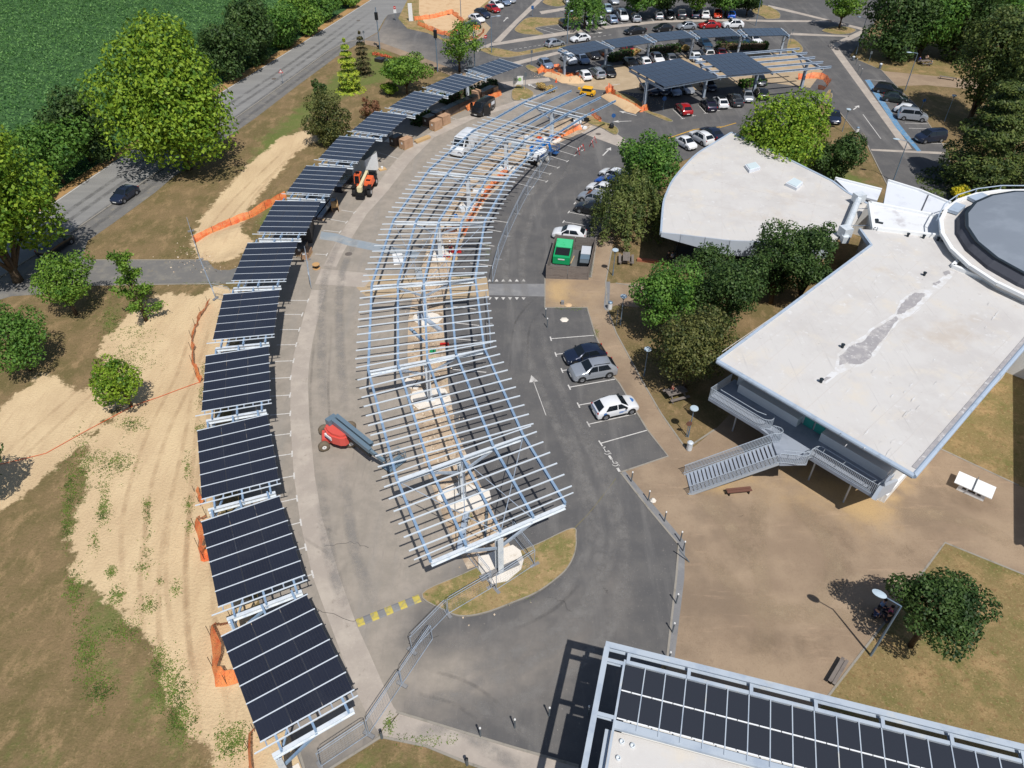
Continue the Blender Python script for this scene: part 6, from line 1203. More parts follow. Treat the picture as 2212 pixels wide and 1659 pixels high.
def bin_(label, b, m, H=1.0, r=.24):
    a = G(*b); root = thing('litter_bin', label, 'litter bin', a, .4, 'litter bins'); part(root, 'body', MB().lathe((0, 0, 0), [(r * .85, 0), (r, .1), (r, H * .8)], 12), m); part(root, 'lid', MB().lathe((0, 0, 0), [(r * 1.05, H * .8), (r * 1.08, H * .9), (r * .6, H)], 12), M['zinc'] if m != M['white'] else M['pole'])
bin_('metal litter bin with a domed lid at the path corner', (1488, 972), M['zinc']); bin_('white litter bin on the grey slab by the path', (1317, 668), M['white']); bin_('white litter bin by the dark bush tree', (1850, 288), M['white']); bin_('dark litter bin on the grass by the side road bend', (1900, 149), M['greyp']); bin_('dark litter bin in front of the round headed lamp at the bend', (1842, 131), M['greyp'], .8)
def bench(label, b, d, m, L=1.8, back=False):
    a = G(*b); c = G(b[0] + d[0], b[1] + d[1]); rz = math.atan2(c.y - a.y, c.x - a.x); root = thing('bench', label, 'bench', a, rz, 'benches')
    part(root, 'seat', MB().box((0, -.13, .44), (L, .2, .05)).box((0, .13, .441), (L, .2, .05)).box((0, 0, .405), (L * .9, .3, .03)), m)
    for s in (-1, 1): part(root, 'leg', MB().box((s * L * .4, 0, .2), (.08, .42, .4)), M['black'])
    if back: part(root, 'backrest', MB().box((0, .3, .75), (L, .05, .35)).bar((L * .4, .25, .4), (L * .4, .3, .8), .05, .05).bar((-L * .4, .25, .4), (-L * .4, .3, .8), .05, .05), m)
bench('brown slatted bench below the outdoor stairs', (1594, 1066), (30, -3), M['brownwood'], 2.0); bench('grey wooden bench at the lawn edge below the tall lamp', (1807, 1456), (28, -48), M['wood'], 2.1); bench('dark bench beside the gravel walk', (2045, 172), (20, 3), M['wood'], 2.6); bench('dark bench by the white bin and bush tree', (1864, 300), (10, 18), M['wood'], 2.4)
for lb, p_, rz in (('wooden picnic table on the grass by the street lamp', (1352, 566), 1.45), ('wooden picnic table in the tree shade beside the path', (1459, 858), .35), ('picnic table under the dark trees with people round it', (1996, 140), .2)):
    root = thing('picnic_table', lb, 'picnic table', G(*p_), rz, 'picnic tables'); mb = MB()
    for k in (-2, -1, 0, 1, 2): mb.box((0, k * .16, .74), (1.9, .145, .04))
    mb.box((0, 0, .705), (1.2, .7, .03)); part(root, 'table_top', mb, M['wood'])
    for s in (-1, 1):
        part(root, 'seat', MB().box((0, s * .72, .44), (1.9, .28, .05)), M['wood']); part(root, 'leg', MB().bar((s * .65, -.7, 0), (s * .65, -.25, .7), .08, .09).bar((s * .65, .7, 0), (s * .65, .25, .7), .08, .09).bar((s * .65, -.8, .38), (s * .65, .8, .38), .06, .09), M['wood'])
q_ = g(t(3, 2, "1650,750 1970,890 1935,995 1615,850"), .78); root = thing('table_tennis_table', 'white concrete table tennis table on the brown square', 'table tennis table'); c_ = sum(q_, Vector()) / 4; ex = (q_[1] - q_[0]); L_ = ex.length; rz = math.atan2(ex.y, ex.x); root.location = (c_.x, c_.y, 0); root.rotation_euler.z = rz; wd_ = (q_[3] - q_[0]).length
part(root, 'table_top', MB().box((0, 0, .75), (L_, wd_, .07)), M['coping']); part(root, 'net', MB().box((0, 0, .86), (.04, wd_ + .25, .15)), M['greyp'])
for s in (-1, 1): part(root, 'leg', MB().box((s * L_ * .28, 0, .35), (.18, wd_ * .8, .7)), M['coping'])
mb = MB().box((0, -wd_ * .36, .16), (L_ * .72, .1, .30)).box((0, -wd_ * .36, .64), (L_ * .72, .1, .14)); 
for x in (-.33, -.12, .12, .33): mb.box((x * L_, -wd_ * .36, .44), (.12, .098, .27))
part(root, 'stand', mb, M['coping'])
# wooden bin enclosure with containers
W0 = [G(*p) for p in ((1180, 602), (1270, 605))]; W1 = [G(*z8(1340, 560, s)[0], 1.75) for s in ("345,180", "1030,240")]
root = thing('wooden_enclosure', 'grey wooden board enclosure around the bin containers beside the path', 'fence'); e_ = [W0[0], W0[1], Vector((W1[1].x, W1[1].y, 0)), Vector((W1[0].x, W1[0].y, 0))]
for i in range(4):
    a, b = e_[i], e_[(i + 1) % 4]
    for k in (0, 1):
        p, q2 = a.lerp(b, k * .5 + .005), a.lerp(b, k * .5 + .495); mb = MB()
        for r_ in range(8): mb.bar((p.x, p.y, .13 + r_ * .21), (q2.x, q2.y, .13 + r_ * .21), .05, .19)
        mb.bar((p.x, p.y, .9), (q2.x, q2.y, .9), .03, 1.6); part(root, 'board_panel', mb, M['wood'])
    part(root, 'post', MB().box((a.x, a.y, .9), (.12, .12, 1.82)), M['wood'])
def boxthing(name, label, c, d, rz, m, cat, z=0, group=None, bev=.0):
    root = thing(name, label, cat, (c.x, c.y, z), rz, group); part(root, 'body', MB().box((0, 0, d[2] / 2), d), m); return root
gx = [G(*z8(1340, 560, s)[0], 1.55) for s in ("350,265 640,290 600,440 305,420".split())]; gb = G(*z8(1340, 560, "590,690")[0], .25); gl = G(*z8(1340, 560, "300,660")[0], .25); c_ = (gx[0] + gx[1] + gb + gl) / 4; ex = gb - gl; rz = math.atan2(ex.y, ex.x); Lx = ex.length; Ly = 3.1
root = thing('skip_container', 'green waste compactor with a black grille and white plate inside the wooden enclosure', 'container', (c_.x, c_.y, .02), rz); h1, h2 = 1.6, 1.0
part(root, 'body', MB().hexa([(-Lx / 2, -Ly / 2, .15), (Lx / 2, -Ly / 2, .15), (Lx / 2, Ly / 2, .15), (-Lx / 2, Ly / 2, .15)], [(-Lx / 2, -Ly / 2 + .05, h2), (Lx / 2, -Ly / 2 + .05, h2), (Lx / 2, Ly / 2, h1), (-Lx / 2, Ly / 2, h1)]), M['greentruck'])
def sl(y): return h2 + (h1 - h2) * (y + Ly / 2) / Ly
part(root, 'lid', MB().hexa([(-Lx / 2 + .04, .1, sl(.1) + .01), (Lx / 2 - .04, .1, sl(.1) + .01), (Lx / 2 - .04, Ly / 2 - .05, h1 + .01), (-Lx / 2 + .04, Ly / 2 - .05, h1 + .01)], [(-Lx / 2 + .04, .1, sl(.1) + .06), (Lx / 2 - .04, .1, sl(.1) + .06), (Lx / 2 - .04, Ly / 2 - .05, h1 + .06), (-Lx / 2 + .04, Ly / 2 - .05, h1 + .06)]), M['greenlite'])
mb = MB()
for k in range(13): x = -Lx / 2 + .22 + k * (Lx - .44) / 12; mb.bar((x, -1.15, sl(-1.15) + .03), (x, .02, sl(.02) + .03), .07, .04)
mb.bar((0, -1.17, sl(-1.17) + .01), (0, .04, sl(.04) + .01), Lx - .3, .03); part(root, 'grille', mb, M['black']); part(root, 'name_plate', MB().box((0, -Ly / 2 - .005, .75), (.75, .03, .13)), M['white']); part(root, 'base_rail', MB().box((-Lx * .35, 0, .07), (.15, Ly, .15)).box((Lx * .35, 0, .07), (.15, Ly, .15)).box((0, 0, .12), (Lx * .6, .2, .08)), M['black'])
ga = G(*z8(1340, 560, "880,360")[0], 1.25); gc = G(*z8(1340, 560, "835,650")[0], 1.1); c_ = (ga + gc) / 2; ex = ga - gc; rz = math.atan2(ex.y, ex.x)
root = thing('bin_container', 'low container with a grey lid and black front inside the wooden enclosure', 'container', (c_.x, c_.y, .02), rz); Lq = ex.length
part(root, 'body', MB().box((0, 0, .5), (Lq + .4, 1.0, 1.0)), M['black']); part(root, 'lid', MB().box((Lq * .24, 0, 1.04), (Lq * .52, 1.06, .08)), mat('pale_lid', S(196, 200, 206), .5)); part(root, 'lid', MB().box((-Lq * .2, 0, 1.05), (Lq * .3, 1.04, .09)), M['boomgrey']); part(root, 'lid', MB().box((-Lq * .46, 0, 1.03), (Lq * .2, 1.02, .06)), M['greyp'])
a = G(*z8(1340, 560, "850,720")[0]); boxthing('cardboard_pile', 'crumpled cardboard at the foot of the low container', a, (.9, .5, .5), .2, M['carton'], 'cardboard'); a, b = G(*z8(1340, 560, "660,550")[0], .2), G(*z8(1340, 560, "600,680")[0], .6); tag(MB().bar(a, b, .1, .03).build('plank', M['pallet']), 'pale plank leaning beside the green compactor', 'plank')

# ---------------------------------------------------------------- site fences, orange netting
M['net'] = mat('orange_net', S(226, 112, 56), .6)
q = NT(M['net']); v = q.vec((9, 9, 9)); tr = q.n('ShaderNodeBsdfTransparent'); mx = q.n('ShaderNodeMixShader'); q.l(q.math('MULTIPLY', q.ramp(q.noise(1.6, 3, .6, v), .45, .62), .55), mx.inputs[0]); c = q.mix(q.ramp(q.noise(1.5, 4), .4, .65), S(238, 144, 84), S(226, 104, 56)); q.col(c); q.l(q.b.outputs[0], mx.inputs[1]); q.l(tr.outputs[0], mx.inputs[2]); q.l(mx.outputs[0], M['net'].node_tree.nodes['Material Output'].inputs[0])
def netting(label, pts, h=.95, sag=.25, group='orange site netting', name='orange_netting', z=0.0, lean=.45):
    p = g(pts); L = []
    for a, b in zip(p, p[1:]):
        n = max(2, int((b - a).length / .6))
        for k in range(n): L.append(a.lerp(b, k / n))
    L.append(p[-1]); rnd = random.Random(len(L)); nn = len(L); vs = []; fs = []; R_ = 4
    for i, a in enumerate(L):
        d = (L[min(i + 1, nn - 1)] - L[max(i - 1, 0)]).normalized(); nv = Vector((-d.y, d.x, 0)); hh = h * (1 - sag * rnd.random()); o0 = rnd.uniform(-.05, .05); ln = lean * rnd.uniform(.4, 1)
        for r_ in range(R_): f = r_ / (R_ - 1); q_ = a + nv * (o0 + ln * f + rnd.uniform(-.07, .07)); vs.append((q_.x, q_.y, z + .02 + hh * f))
    for i in range(nn - 1):
        for r_ in range(R_ - 1): fs.append((i * R_ + r_, (i + 1) * R_ + r_, (i + 1) * R_ + r_ + 1, i * R_ + r_ + 1))
    root = thing(name, label, 'netting', group=group); part(root, 'net', MB().add(vs, fs), M['net'], True)
    step = max(3, nn // max(1, len(p)))
    for i in list(range(0, nn, step)): part(root, 'stake', MB().tube([(L[i].x, L[i].y, 0), (L[i].x, L[i].y, z + h + .12)], .02, 5), M['black'])
    return root
netting('long strip of orange netting across the sand mound to the solar carports', V("424,526 480,497 550,468 606,434 620,428"), 1.0)
netting('orange netting hanging along the sand below the tarmac footpath', V("450,658 430,690 414,722 413,775 420,805 432,828"), .9, .5)
netting('orange netting corner at the left edge of the third nearest carport', V("446,1116 420,1128 427,1170 434,1212 452,1212"), 1.1, lean=.8)
netting('orange netting loop around the second nearest carport foot', V("502,1342 455,1352 456,1420 466,1484 516,1476"), 1.15, .15, lean=.9)
netting('orange netting at the bottom edge beside the nearest carport', V("550,1580 535,1594 537,1640 540,1680"), .9)
netting('tiny orange netting scrap left of the fourth carport', V("420,1062 428,1075 432,1095"), .6)
netting('orange netting ring around the sand heap by the white totem', t(1, 0, "1370,180 1530,160 1690,120 1740,160 1785,205 1755,240"), .9); netting('orange netting in front of the boxed-in dark car', t(1, 0, "1390,215 1470,250 1560,290 1700,320 1760,250 1930,258"), .9); netting('orange netting corner on the pale apron', t(1, 0, "1955,262 1965,285 1890,350 1780,335 1700,315"), .8)
netting('crumpled orange netting round the first rear carport post', t(2, 0, "225,640 300,610 390,590 400,650 470,690 590,715 605,680 520,650 440,640"), 1.1, .6, lean=.8); netting('crumpled orange netting before the blue-grey hatchback', t(2, 0, "230,600 280,630 340,660 420,690 500,718"), 1.0, .6, lean=.8)
netting('orange netting along the sand ridge to the tall carport post', t(2, 0, "825,810 860,800 880,860 960,900 1040,940 1110,970 1175,960 1180,930 1130,915"), 1.1, .4, lean=.5); netting('orange netting tent shape at the head of the sand ridge', t(2, 0, "815,830 840,790 868,835"), 1.3)
netting('orange netting at the last post of the open carport frame', t(3, 0, "260,690 330,680 420,680 480,690 510,740 480,780 430,770"), 1.1, .5, lean=.6)
netting('orange netting along the worked soil under the bare frame', V("1003,510 1018,480 1035,450 1052,425 1068,405 1085,388 1098,372"), .9, .3, lean=.5); netting('orange netting heap at the soil edge under the frame end', t(2, 0, "360,1220 420,1195 500,1160 560,1130 605,1120"), .8, .4, lean=.9); netting('orange netting at the end of the frame by the road sign', z8(1320, 150, "1080,930 1110,960 1160,1030 1250,1090 1265,1060"), .9)
netting('orange netting behind the pallet row by the box hedge', V("1010,240 1050,222 1085,205"), .9)
netting('orange netting around the rear carport post by the black hatchback', z8(1420, 0, "380,1010 440,1030 540,1020 550,970"), .9)
pts = g(V("432,826 390,842 345,858 290,878 240,903 180,936 100,980 40,996 -10,1006")); tag(MB().tube([p + Vector((0, 0, .06 + .05 * (i % 2))) for i, p in enumerate(pts)], .022, 5).build('orange_tape', M['orange']), 'long orange warning tape lying across the sand track', 'tape')
def fence_panel(label, a, b, H=2.0, group='steel site fence panels'):
    a, b = G(*a), G(*b); d = (b - a); L = d.length; rz = math.atan2(d.y, d.x); root = thing('site_fence_panel', label, 'fence panel', a, rz, group); c = .18
    fr = [(0.03, 0, .12), (.03, 0, H - c), (.03 + c, 0, H), (L - c - .03, 0, H), (L - .03, 0, H - c), (L - .03, 0, .12)]
    part(root, 'frame', MB().tube(fr, .024, 6).tube([(.03, 0, .14), (L - .03, 0, .14)], .022, 6).tube([(.03, 0, H * .86), (L - .03, 0, H * .86)], .018, 6), M['steel']); mb = MB()
    n = int(L / .2)
    for k in range(1, n): mb.bar((k * L / n, 0, .16), (k * L / n, 0, H - .03), .004, .004, (0, 1, 0))
    for k in range(1, 8): mb.bar((.05, .005, k * H / 8), (L - .05, .005, k * H / 8), .004, .004)
    o = part(root, 'mesh', mb, M['steel']); o['kind'] = 'stuff'
    part(root, 'foot', MB().box((0, 0, .07), (.24, .75, .14)), M['greyslab']); return root
FP = [((693, 1658), (795, 1589), 'site fence panel at the bottom beside the nearest solar carport'), ((797, 1588), (869, 1480), 'site fence panel crossing the pale strip'), ((869, 1480), (935, 1382), 'site fence panel in the middle of the lane'), ((890, 1408), (967, 1328), 'site fence panel overlapping at the tip of the grass island'), ((968, 1328), (1062, 1272), 'site fence panel along the grass island edge'), ((1072, 1276), (1155, 1222), 'site fence panel before the concrete footing'), ((1155, 1222), (1107, 1160), 'site fence panel right of the nearest frame column'), ((1062, 1268), (1008, 1200), 'site fence panel left of the nearest frame column'),
      ((1190, 345), (1165, 385), 'first site fence panel near the blue lift'), ((1165, 385), (1140, 422), 'second site fence panel from the blue lift'), ((1140, 422), (1118, 464), 'third site fence panel from the blue lift'), ((1118, 464), (1096, 512), 'fourth site fence panel from the blue lift'), ((1096, 512), (1077, 562), 'fifth site fence panel from the blue lift'), ((1077, 562), (1064, 612), 'site fence panel ending at the grey crossing'), ((1050, 645), (1056, 700), 'site fence panel just below the grey crossing'), ((1056, 702), (1060, 755), 'lowest site fence panel at the right side of the bare frame'), ((664, 562), (673, 625), 'single site fence panel beside the small cable drum'), ((413, 500), (432, 562), 'bent site fence panel at the sand mound'), ((432, 562), (466, 646), 'low site fence panel across the tarmac footpath'), ((466, 646), (505, 655), 'site fence panel touching the carport at the footpath')]
for a, b, lb in FP: fence_panel(lb, a, b, 2.0 if 'low ' not in lb else 1.1)
for lb, c, d in (('red and white folding barrier nearer the bare frame', z1320(900, 1600), (10, -8)), ('red and white folding barrier nearer the tree', z1320(1120, 1470), (6, -9))):
    a = G(*c); b = G(c[0] + d[0], c[1] + d[1]); root = thing('folding_barrier', lb, 'barrier', (a.x, a.y, .02), math.atan2(b.y - a.y, b.x - a.x), 'red and white barriers')
    for k in range(6): part(root, 'board', MB().box((-.9 + k * .33, 0, .8), (.31, .04, .2)), M['redp'] if k % 2 else M['white'])
    for s in (-1, 1): part(root, 'leg', MB().bar((s * .8, -.35, 0), (s * .8, 0, 1.0), .05, .05).bar((s * .8, .35, 0), (s * .8, 0, 1.0), .05, .05), M['redp'])

# ---------------------------------------------------------------- machines
def wheel(root, p, r, w, ang, hub, nm='wheel'):
    o = part(root, nm, MB().lathe((0, 0, 0), [(r * .55, -w / 2), (r * .9, -w / 2), (r, -w * .3), (r, w * .3), (r * .9, w / 2), (r * .55, w / 2)], 20, (0, 1, 0)), M['tyre'], True); o.location = p; o.rotation_euler.z = ang; h = part(o, 'rim', MB().lathe((0, 0, 0), [(r * .58, -w * .46), (r * .58, w * .46), (r * .3, w * .52), (r * .1, w * .5)], 14, (0, 1, 0)).lathe((0, 0, 0), [(r * .56, 0), (r * .5, w * .49)], 14, (0, -1, 0)), hub); return o
# red boom lift
wA, wB = G(702, 974), G(760.5, 966); d = (wB - wA); rz = math.atan2(d.y, d.x); nrm = Vector((-d.y, d.x, 0)).normalized(); wbz = d.length; ctr = (wA + wB) / 2 + nrm * 1.05
root = thing('boom_lift', 'red boom lift with a grey folded boom reaching under the bare frame', 'boom lift', (ctr.x, ctr.y, .02), rz)
for sx in (-1, 1):
    for sy in (-1, 1): w_ = wheel(root, (sx * wbz / 2, sy * 1.0, .48), .48, .38, (.25 if sx < 0 else 0) + (0 if sy > 0 else PI), M['white']); w_.data.materials[0] = M['dirtytyre']
part(root, 'chassis', MB().hexa([(-1.35, -.6, .35), (1.35, -.6, .35), (1.35, .6, .35), (-1.35, .6, .35)], [(-1.2, -.55, .85), (1.2, -.55, .85), (1.2, .55, .85), (-1.2, .55, .85)]).box((-wbz / 2, 0, .45), (.2, 1.7, .2)).box((wbz / 2, 0, .45), (.2, 1.7, .2)), M['redmach'])
def ploc(px, z): p = G(px[0], px[1], z) - root.location; c_, s_ = math.cos(-rz), math.sin(-rz); return Vector((c_ * p.x - s_ * p.y, s_ * p.x + c_ * p.y, z))
b0, b1, b2 = ploc((716, 906), 2.35), ploc((800, 974), 1.95), ploc((829, 996), 1.3); bd = (b1 - b0); bd.z = 0; bd.normalize(); bn = Vector((-bd.y, bd.x, 0))
cv = [(-1.05, .3), (-.9, .65), (-.3, .86), (.3, .86), (1.0, .6), (1.3, .3), (1.3, -.05), (-1.05, -.05)]; o0 = Vector((b0.x, b0.y, 0)) + bd * .75 - bn * .1
cs_ = [o0 + bd * x - bn * y for x, y in cv]; part(root, 'cowl', MB().prism([p[:2] for p in cs_], .92, 1.75).prism([(o0 + bd * x * .9 - bn * y * .85)[:2] for x, y in cv], 1.75, 2.0), M['redmach']); part(root, 'cowl', MB().prism([(o0 + bd * x * .8 + bn * (y * .7 + .5))[:2] for x, y in cv], .92, 1.6), M['redmach'])
p_ = o0 + bd * -.6 - bn * .86; part(root, 'name_plate', MB().bar(p_ + Vector((0, 0, 1.4)), p_ + bd * .85 + Vector((0, 0, 1.4)), .14, .3), M['white']); part(root, 'name_plate', MB().bar(p_ + bd * .04 + Vector((0, 0, 1.28)) - bn * .01, p_ + bd * .8 + Vector((0, 0, 1.28)) - bn * .01, .14, .07), M['signblue'])
part(root, 'boom', MB().bar(b0, b1, .34, .42), M['boomgrey']); part(root, 'boom', MB().bar(b0 + bn * .5, b0 + bn * .5 + (b1 - b0) * .92, .36, .36), M['boomgrey']); part(root, 'boom', MB().bar(b0 + Vector((0, 0, -.55)), b1 + Vector((0, 0, -.5)), .3, .3), M['black']); part(root, 'jib', MB().bar(b1, b2, .22, .3), M['boomgrey']); part(root, 'knuckle', MB().box(b0 + Vector((0, 0, -.25)), (.5, .9, .9), math.atan2(bd.y, bd.x)), M['boomgrey'])
bk = ploc((852, 1000), .4); mb = MB(); an = math.atan2(bd.y, bd.x)
for z in (.1, .6, 1.1):
    q_ = [bk + (bd * x + bn * y) + Vector((0, 0, z - .2)) for x, y in ((-.45, -.9), (.45, -.9), (.45, .9), (-.45, .9))]
    for i in range(4): mb.tube([q_[i], q_[(i + 1) % 4]], .025, 5)
for x, y in ((-.45, -.9), (.45, -.9), (.45, .9), (-.45, .9), (.45, 0), (-.45, 0)): p_ = bk + bd * x + bn * y; mb.tube([p_ + Vector((0, 0, -.1)), p_ + Vector((0, 0, .9))], .025, 5)
mb.box(bk + Vector((0, 0, -.12)), (.9, 1.8, .05), an); part(root, 'basket', mb, M['boomgrey'])
# orange telehandler
a = G(782, 405); fr_ = G(763, 442) - G(800, 375); rz = math.atan2(fr_.y, fr_.x); rear = G(790, 412)
root = thing('telehandler', 'orange telehandler with a cream boom parked on the pale strip', 'telehandler', (rear.x, rear.y, .02), rz)
for sx in (-1, 1):
    for sy in (-1, 1): wheel(root, (sx * 1.55, sy * .98, .62), .62, .46, 0 if sy > 0 else PI, M['white'])
part(root, 'chassis', MB().box((0, 0, .85), (4.0, 1.1, .55)).box((-2.1, 0, .9), (.5, 1.5, .7)), M['black']); part(root, 'engine_cover', MB().hexa([(-1.0, .15, 1.0), (.9, .15, 1.0), (.9, 1.15, 1.0), (-1.0, 1.15, 1.0)], [(-1.0, .2, 1.75), (.75, .2, 1.6), (.75, 1.0, 1.55), (-1.0, 1.0, 1.7)]), M['orangemach']); part(root, 'grille', MB().bar((.3, .35, 1.67), (.3, .9, 1.65), .35, .04), M['black'])
cab = part(root, 'cab', MB().hexa([(-.7, -1.2, .7), (.75, -1.2, .7), (.75, -.35, .7), (-.7, -.35, .7)], [(-.6, -1.15, 2.4), (.5, -1.15, 2.4), (.5, -.4, 2.4), (-.6, -.4, 2.4)]), M['orangemach']); part(cab, 'window', MB().hexa([(.70, -1.08, 1.35), (.72, -1.08, 1.35), (.72, -.48, 1.35), (.70, -.48, 1.35)], [(.52, -1.05, 2.25), (.56, -1.05, 2.25), (.56, -.5, 2.25), (.52, -.5, 2.25)]), M['glass'])
for s in (-1.215, -.335): part(cab, 'window', MB().bar((-.5, s, 1.8), (.45, s, 1.8), .04, .8), M['glass'])
part(cab, 'roof_window', MB().box((-.05, -.78, 2.41), (.5, .5, .03)), M['glass'])
part(root, 'boom', MB().bar((-1.9, -.05, 1.75), (2.0, -.05, 1.45), .36, .42), M['cream']); part(root, 'boom_head', MB().box((2.2, -.05, 1.3), (.55, .62, .6)).box((2.35, -.05, .9), (.3, .4, .5)), M['cream']); part(root, 'lettering', MB().bar((-1.5, .14, 1.72), (-.4, .14, 1.64), .03, .16), M['black'])
mb = MB()
for s in (-1, 1): mb.box((-1.55, s * .98, 1.38), (1.3, .5, .06)).box((1.55, s * .98, 1.36), (1.2, .5, .06))
mb.box((-2.4, .3, 1.2), (.6, 1.4, .9)); part(root, 'mudguard', mb, M['black']); part(root, 'fork_carriage', MB().box((2.6, 0, .6), (.15, 1.2, .7)).box((2.75, 0, .35), (.3, 1.0, .1)), M['black'])
# blue boom lift
wA, wB = G(*z1100(1725, 1640)), G(*z1100(1860, 1555)); d = wB - wA; rz = math.atan2(d.y, d.x); nrm = Vector((-d.y, d.x, 0)).normalized(); ctr = (wA + wB) / 2 + nrm * 1.05
root = thing('boom_lift', 'blue boom lift with a grey and white cowl at the edge of the bare frame', 'boom lift', (ctr.x, ctr.y, .02), rz); wbz = d.length
for sx in (-1, 1):
    for sy in (-1, 1): w_ = wheel(root, (sx * wbz / 2, sy * 1.0, .45), .46, .36, 0 if sy > 0 else PI, M['coping']); w_.data.materials[0] = mat('grey_tyre', S(168, 164, 156), .8)
part(root, 'chassis', MB().box((0, 0, .6), (2.6, 1.3, .5)).box((-wbz / 2, 0, .45), (.2, 1.7, .2)).box((wbz / 2, 0, .45), (.2, 1.7, .2)), M['black'])
for s in (-1, 1): part(root, 'cowl', MB().hexa([(-1.5, s * .2, .95), (1.0, s * .2, .95), (1.0, s * 1.05, .95), (-1.5, s * 1.05, .95)][::s], [(-1.2, s * .2, 1.9), (.9, s * .2, 1.9), (.9, s * .9, 1.85), (-1.2, s * .9, 1.75)][::s]), M['coping']); part(root, 'cowl_band', MB().bar((-1.52, s * 1.0, 1.0), (-1.2, s * .92, 1.8), .2, .12).bar((-1.4, s * 1.06, 1.0), (1.0, s * 1.06, 1.0), .06, .12), M['greyp'])
part(root, 'name_plate', MB().box((-.4, -1.02, 1.4), (.9, .05, .22)), M['bluelift'])
for (p0, p1, w_) in (((-1.6, 0, 2.1), (1.6, .1, 2.0), .3), ((1.6, .1, 2.0), (3.2, -.3, 2.9), .26), ((-1.3, .45, 2.3), (.4, .6, 2.7), .22), ((.4, .6, 2.7), (2.0, .5, 2.5), .22), ((2.4, -.1, 2.3), (2.7, -.5, .9), .4)): part(root, 'boom', MB().bar(p0, p1, w_, .34), M['bluelift'])
mb = MB()
for z in (.5, 1.1, 1.6):
    for a, b in (((2.9, -1.2), (3.7, -1.2)), ((3.7, -1.2), (3.7, .5)), ((3.7, .5), (2.9, .5)), ((2.9, .5), (2.9, -1.2))): mb.tube([(a[0], a[1], z), (b[0], b[1], z)], .03, 5)
for x, y in ((2.9, -1.2), (3.7, -1.2), (3.7, .5), (2.9, .5)): mb.tube([(x, y, .45), (x, y, 1.6)], .03, 5)
mb.box((3.3, -.35, .47), (.8, 1.7, .05)); part(root, 'basket', mb, M['signblue'])
# small yellow machine
a = G(1270, 206); root = thing('yellow_machine', 'small yellow site machine behind the far end of the bare frame', 'site machine', (a.x, a.y, .02), -.35); root.scale = (.8, .8, .8)
ym = mat('yellow_machine_paint', S(236, 178, 38), .4); part(root, 'body', MB().hexa([(-1.6, -.75, .35), (1.5, -.75, .35), (1.5, .75, .35), (-1.6, .75, .35)], [(-1.5, -.7, .95), (1.4, -.7, .95), (1.4, .7, .95), (-1.5, .7, .95)]), ym); part(root, 'cab_roof', MB().hexa([(-1.2, -.7, 1.55), (.9, -.7, 1.55), (.9, .7, 1.55), (-1.2, .7, 1.55)], [(-1.0, -.55, 1.75), (.7, -.55, 1.75), (.7, .55, 1.75), (-1.0, .55, 1.75)]), ym); part(root, 'window', MB().box((-.15, 0, 1.25), (1.9, 1.25, .6)), M['glass'])
for x in (-1.0, 1.0):
    for s in (-1, 1): wheel(root, (x, s * .72, .36), .36, .26, 0 if s > 0 else PI, ym)
part(root, 'beacon', MB().box((-2.0, .2, 1.1), (.5, .5, .4)).bar((-1.5, .2, .9), (-2.0, .2, 1.0), .1, .1), ym)

# ---------------------------------------------------------------- container, pallets, drums, stacks
c4 = [G(763, 377), G(793, 385.5), G(818.5, 366)]; ex = (c4[2] - c4[1]); rz = math.atan2(ex.y, ex.x); L_ = 3.2; n_v = Vector((-ex.y, ex.x, 0)).normalized(); ctr = (c4[1] + c4[2]) / 2 + n_v * 1.15
root = thing('shipping_container', 'white ribbed shipping container under the solar carport corner', 'container', (ctr.x, ctr.y, .02), rz); wc = mat('container_white', S(222, 224, 224), .5); rf = mat('container_roof', S(112, 116, 112), .8); Lc = max(3.0, ex.length)
part(root, 'body', MB().box((0, 0, 1.3), (Lc, 2.3, 2.5)), wc); mb = MB()
for k in range(int(Lc / .3)): mb.box((-Lc / 2 + .18 + k * .3, -1.16, 1.3), (.13, .05, 2.3)).box((-Lc / 2 + .18 + k * .3, 1.16, 1.3), (.13, .05, 2.3))
for k in range(7): mb.box((-Lc / 2 - .02, -.98 + k * .33, 1.3), (.05, .13, 2.3))
part(root, 'ribs', mb, wc); part(root, 'roof', MB().box((0, 0, 2.57), (Lc + .04, 2.36, .06)), rf)
def pallet(label, px, dpx, dark, sz=(1.8, 1.15, 1.25), grp='wrapped pallets of cartons'):
    a = G(*px); b = G(px[0] + dpx[0], px[1] + dpx[1]); root = thing('carton_pallet', label, 'pallet', (a.x, a.y, .02), math.atan2(b.y - a.y, b.x - a.x), grp)
    mb = MB()
    for k in (-1, 0, 1): mb.box((0, k * sz[1] * .42, .05), (sz[0], .1, .1))
    for k in range(6): mb.box((-sz[0] / 2 + .08 + k * (sz[0] - .16) / 5, 0, .12), (.12, sz[1], .03))
    part(root, 'pallet', mb, M['pallet']); part(root, 'cartons', MB().box((0, 0, .14 + sz[2] / 2), (sz[0] - .06, sz[1] - .04, sz[2])), M['wrapside'] if dark else M['carton']); part(root, 'cover', MB().box((0, 0, .15 + sz[2]), (sz[0] - .02, sz[1], .03)), M['wrap'] if dark else M['carton'])
    part(root, 'label_sheet', MB().box((-sz[0] / 2 + .025, 0, .9), (.02, .3, .3)), M['white'])
def z5(s): return [(840 * .86406 + x / 6.4 * 1.0, 180 * .86406 + y / 6.4) for x, y in pp(s)]
dd = (9, -4.2)
for s_, lb in (("975,1045", 'single brown carton pallet near the timber stack'), ("1385,790", 'brown carton pallet at the front left of the group of four'), ("1500,720", 'brown carton pallet at the front right of the group of four')): pallet(lb, z5(s_)[0], dd, False)
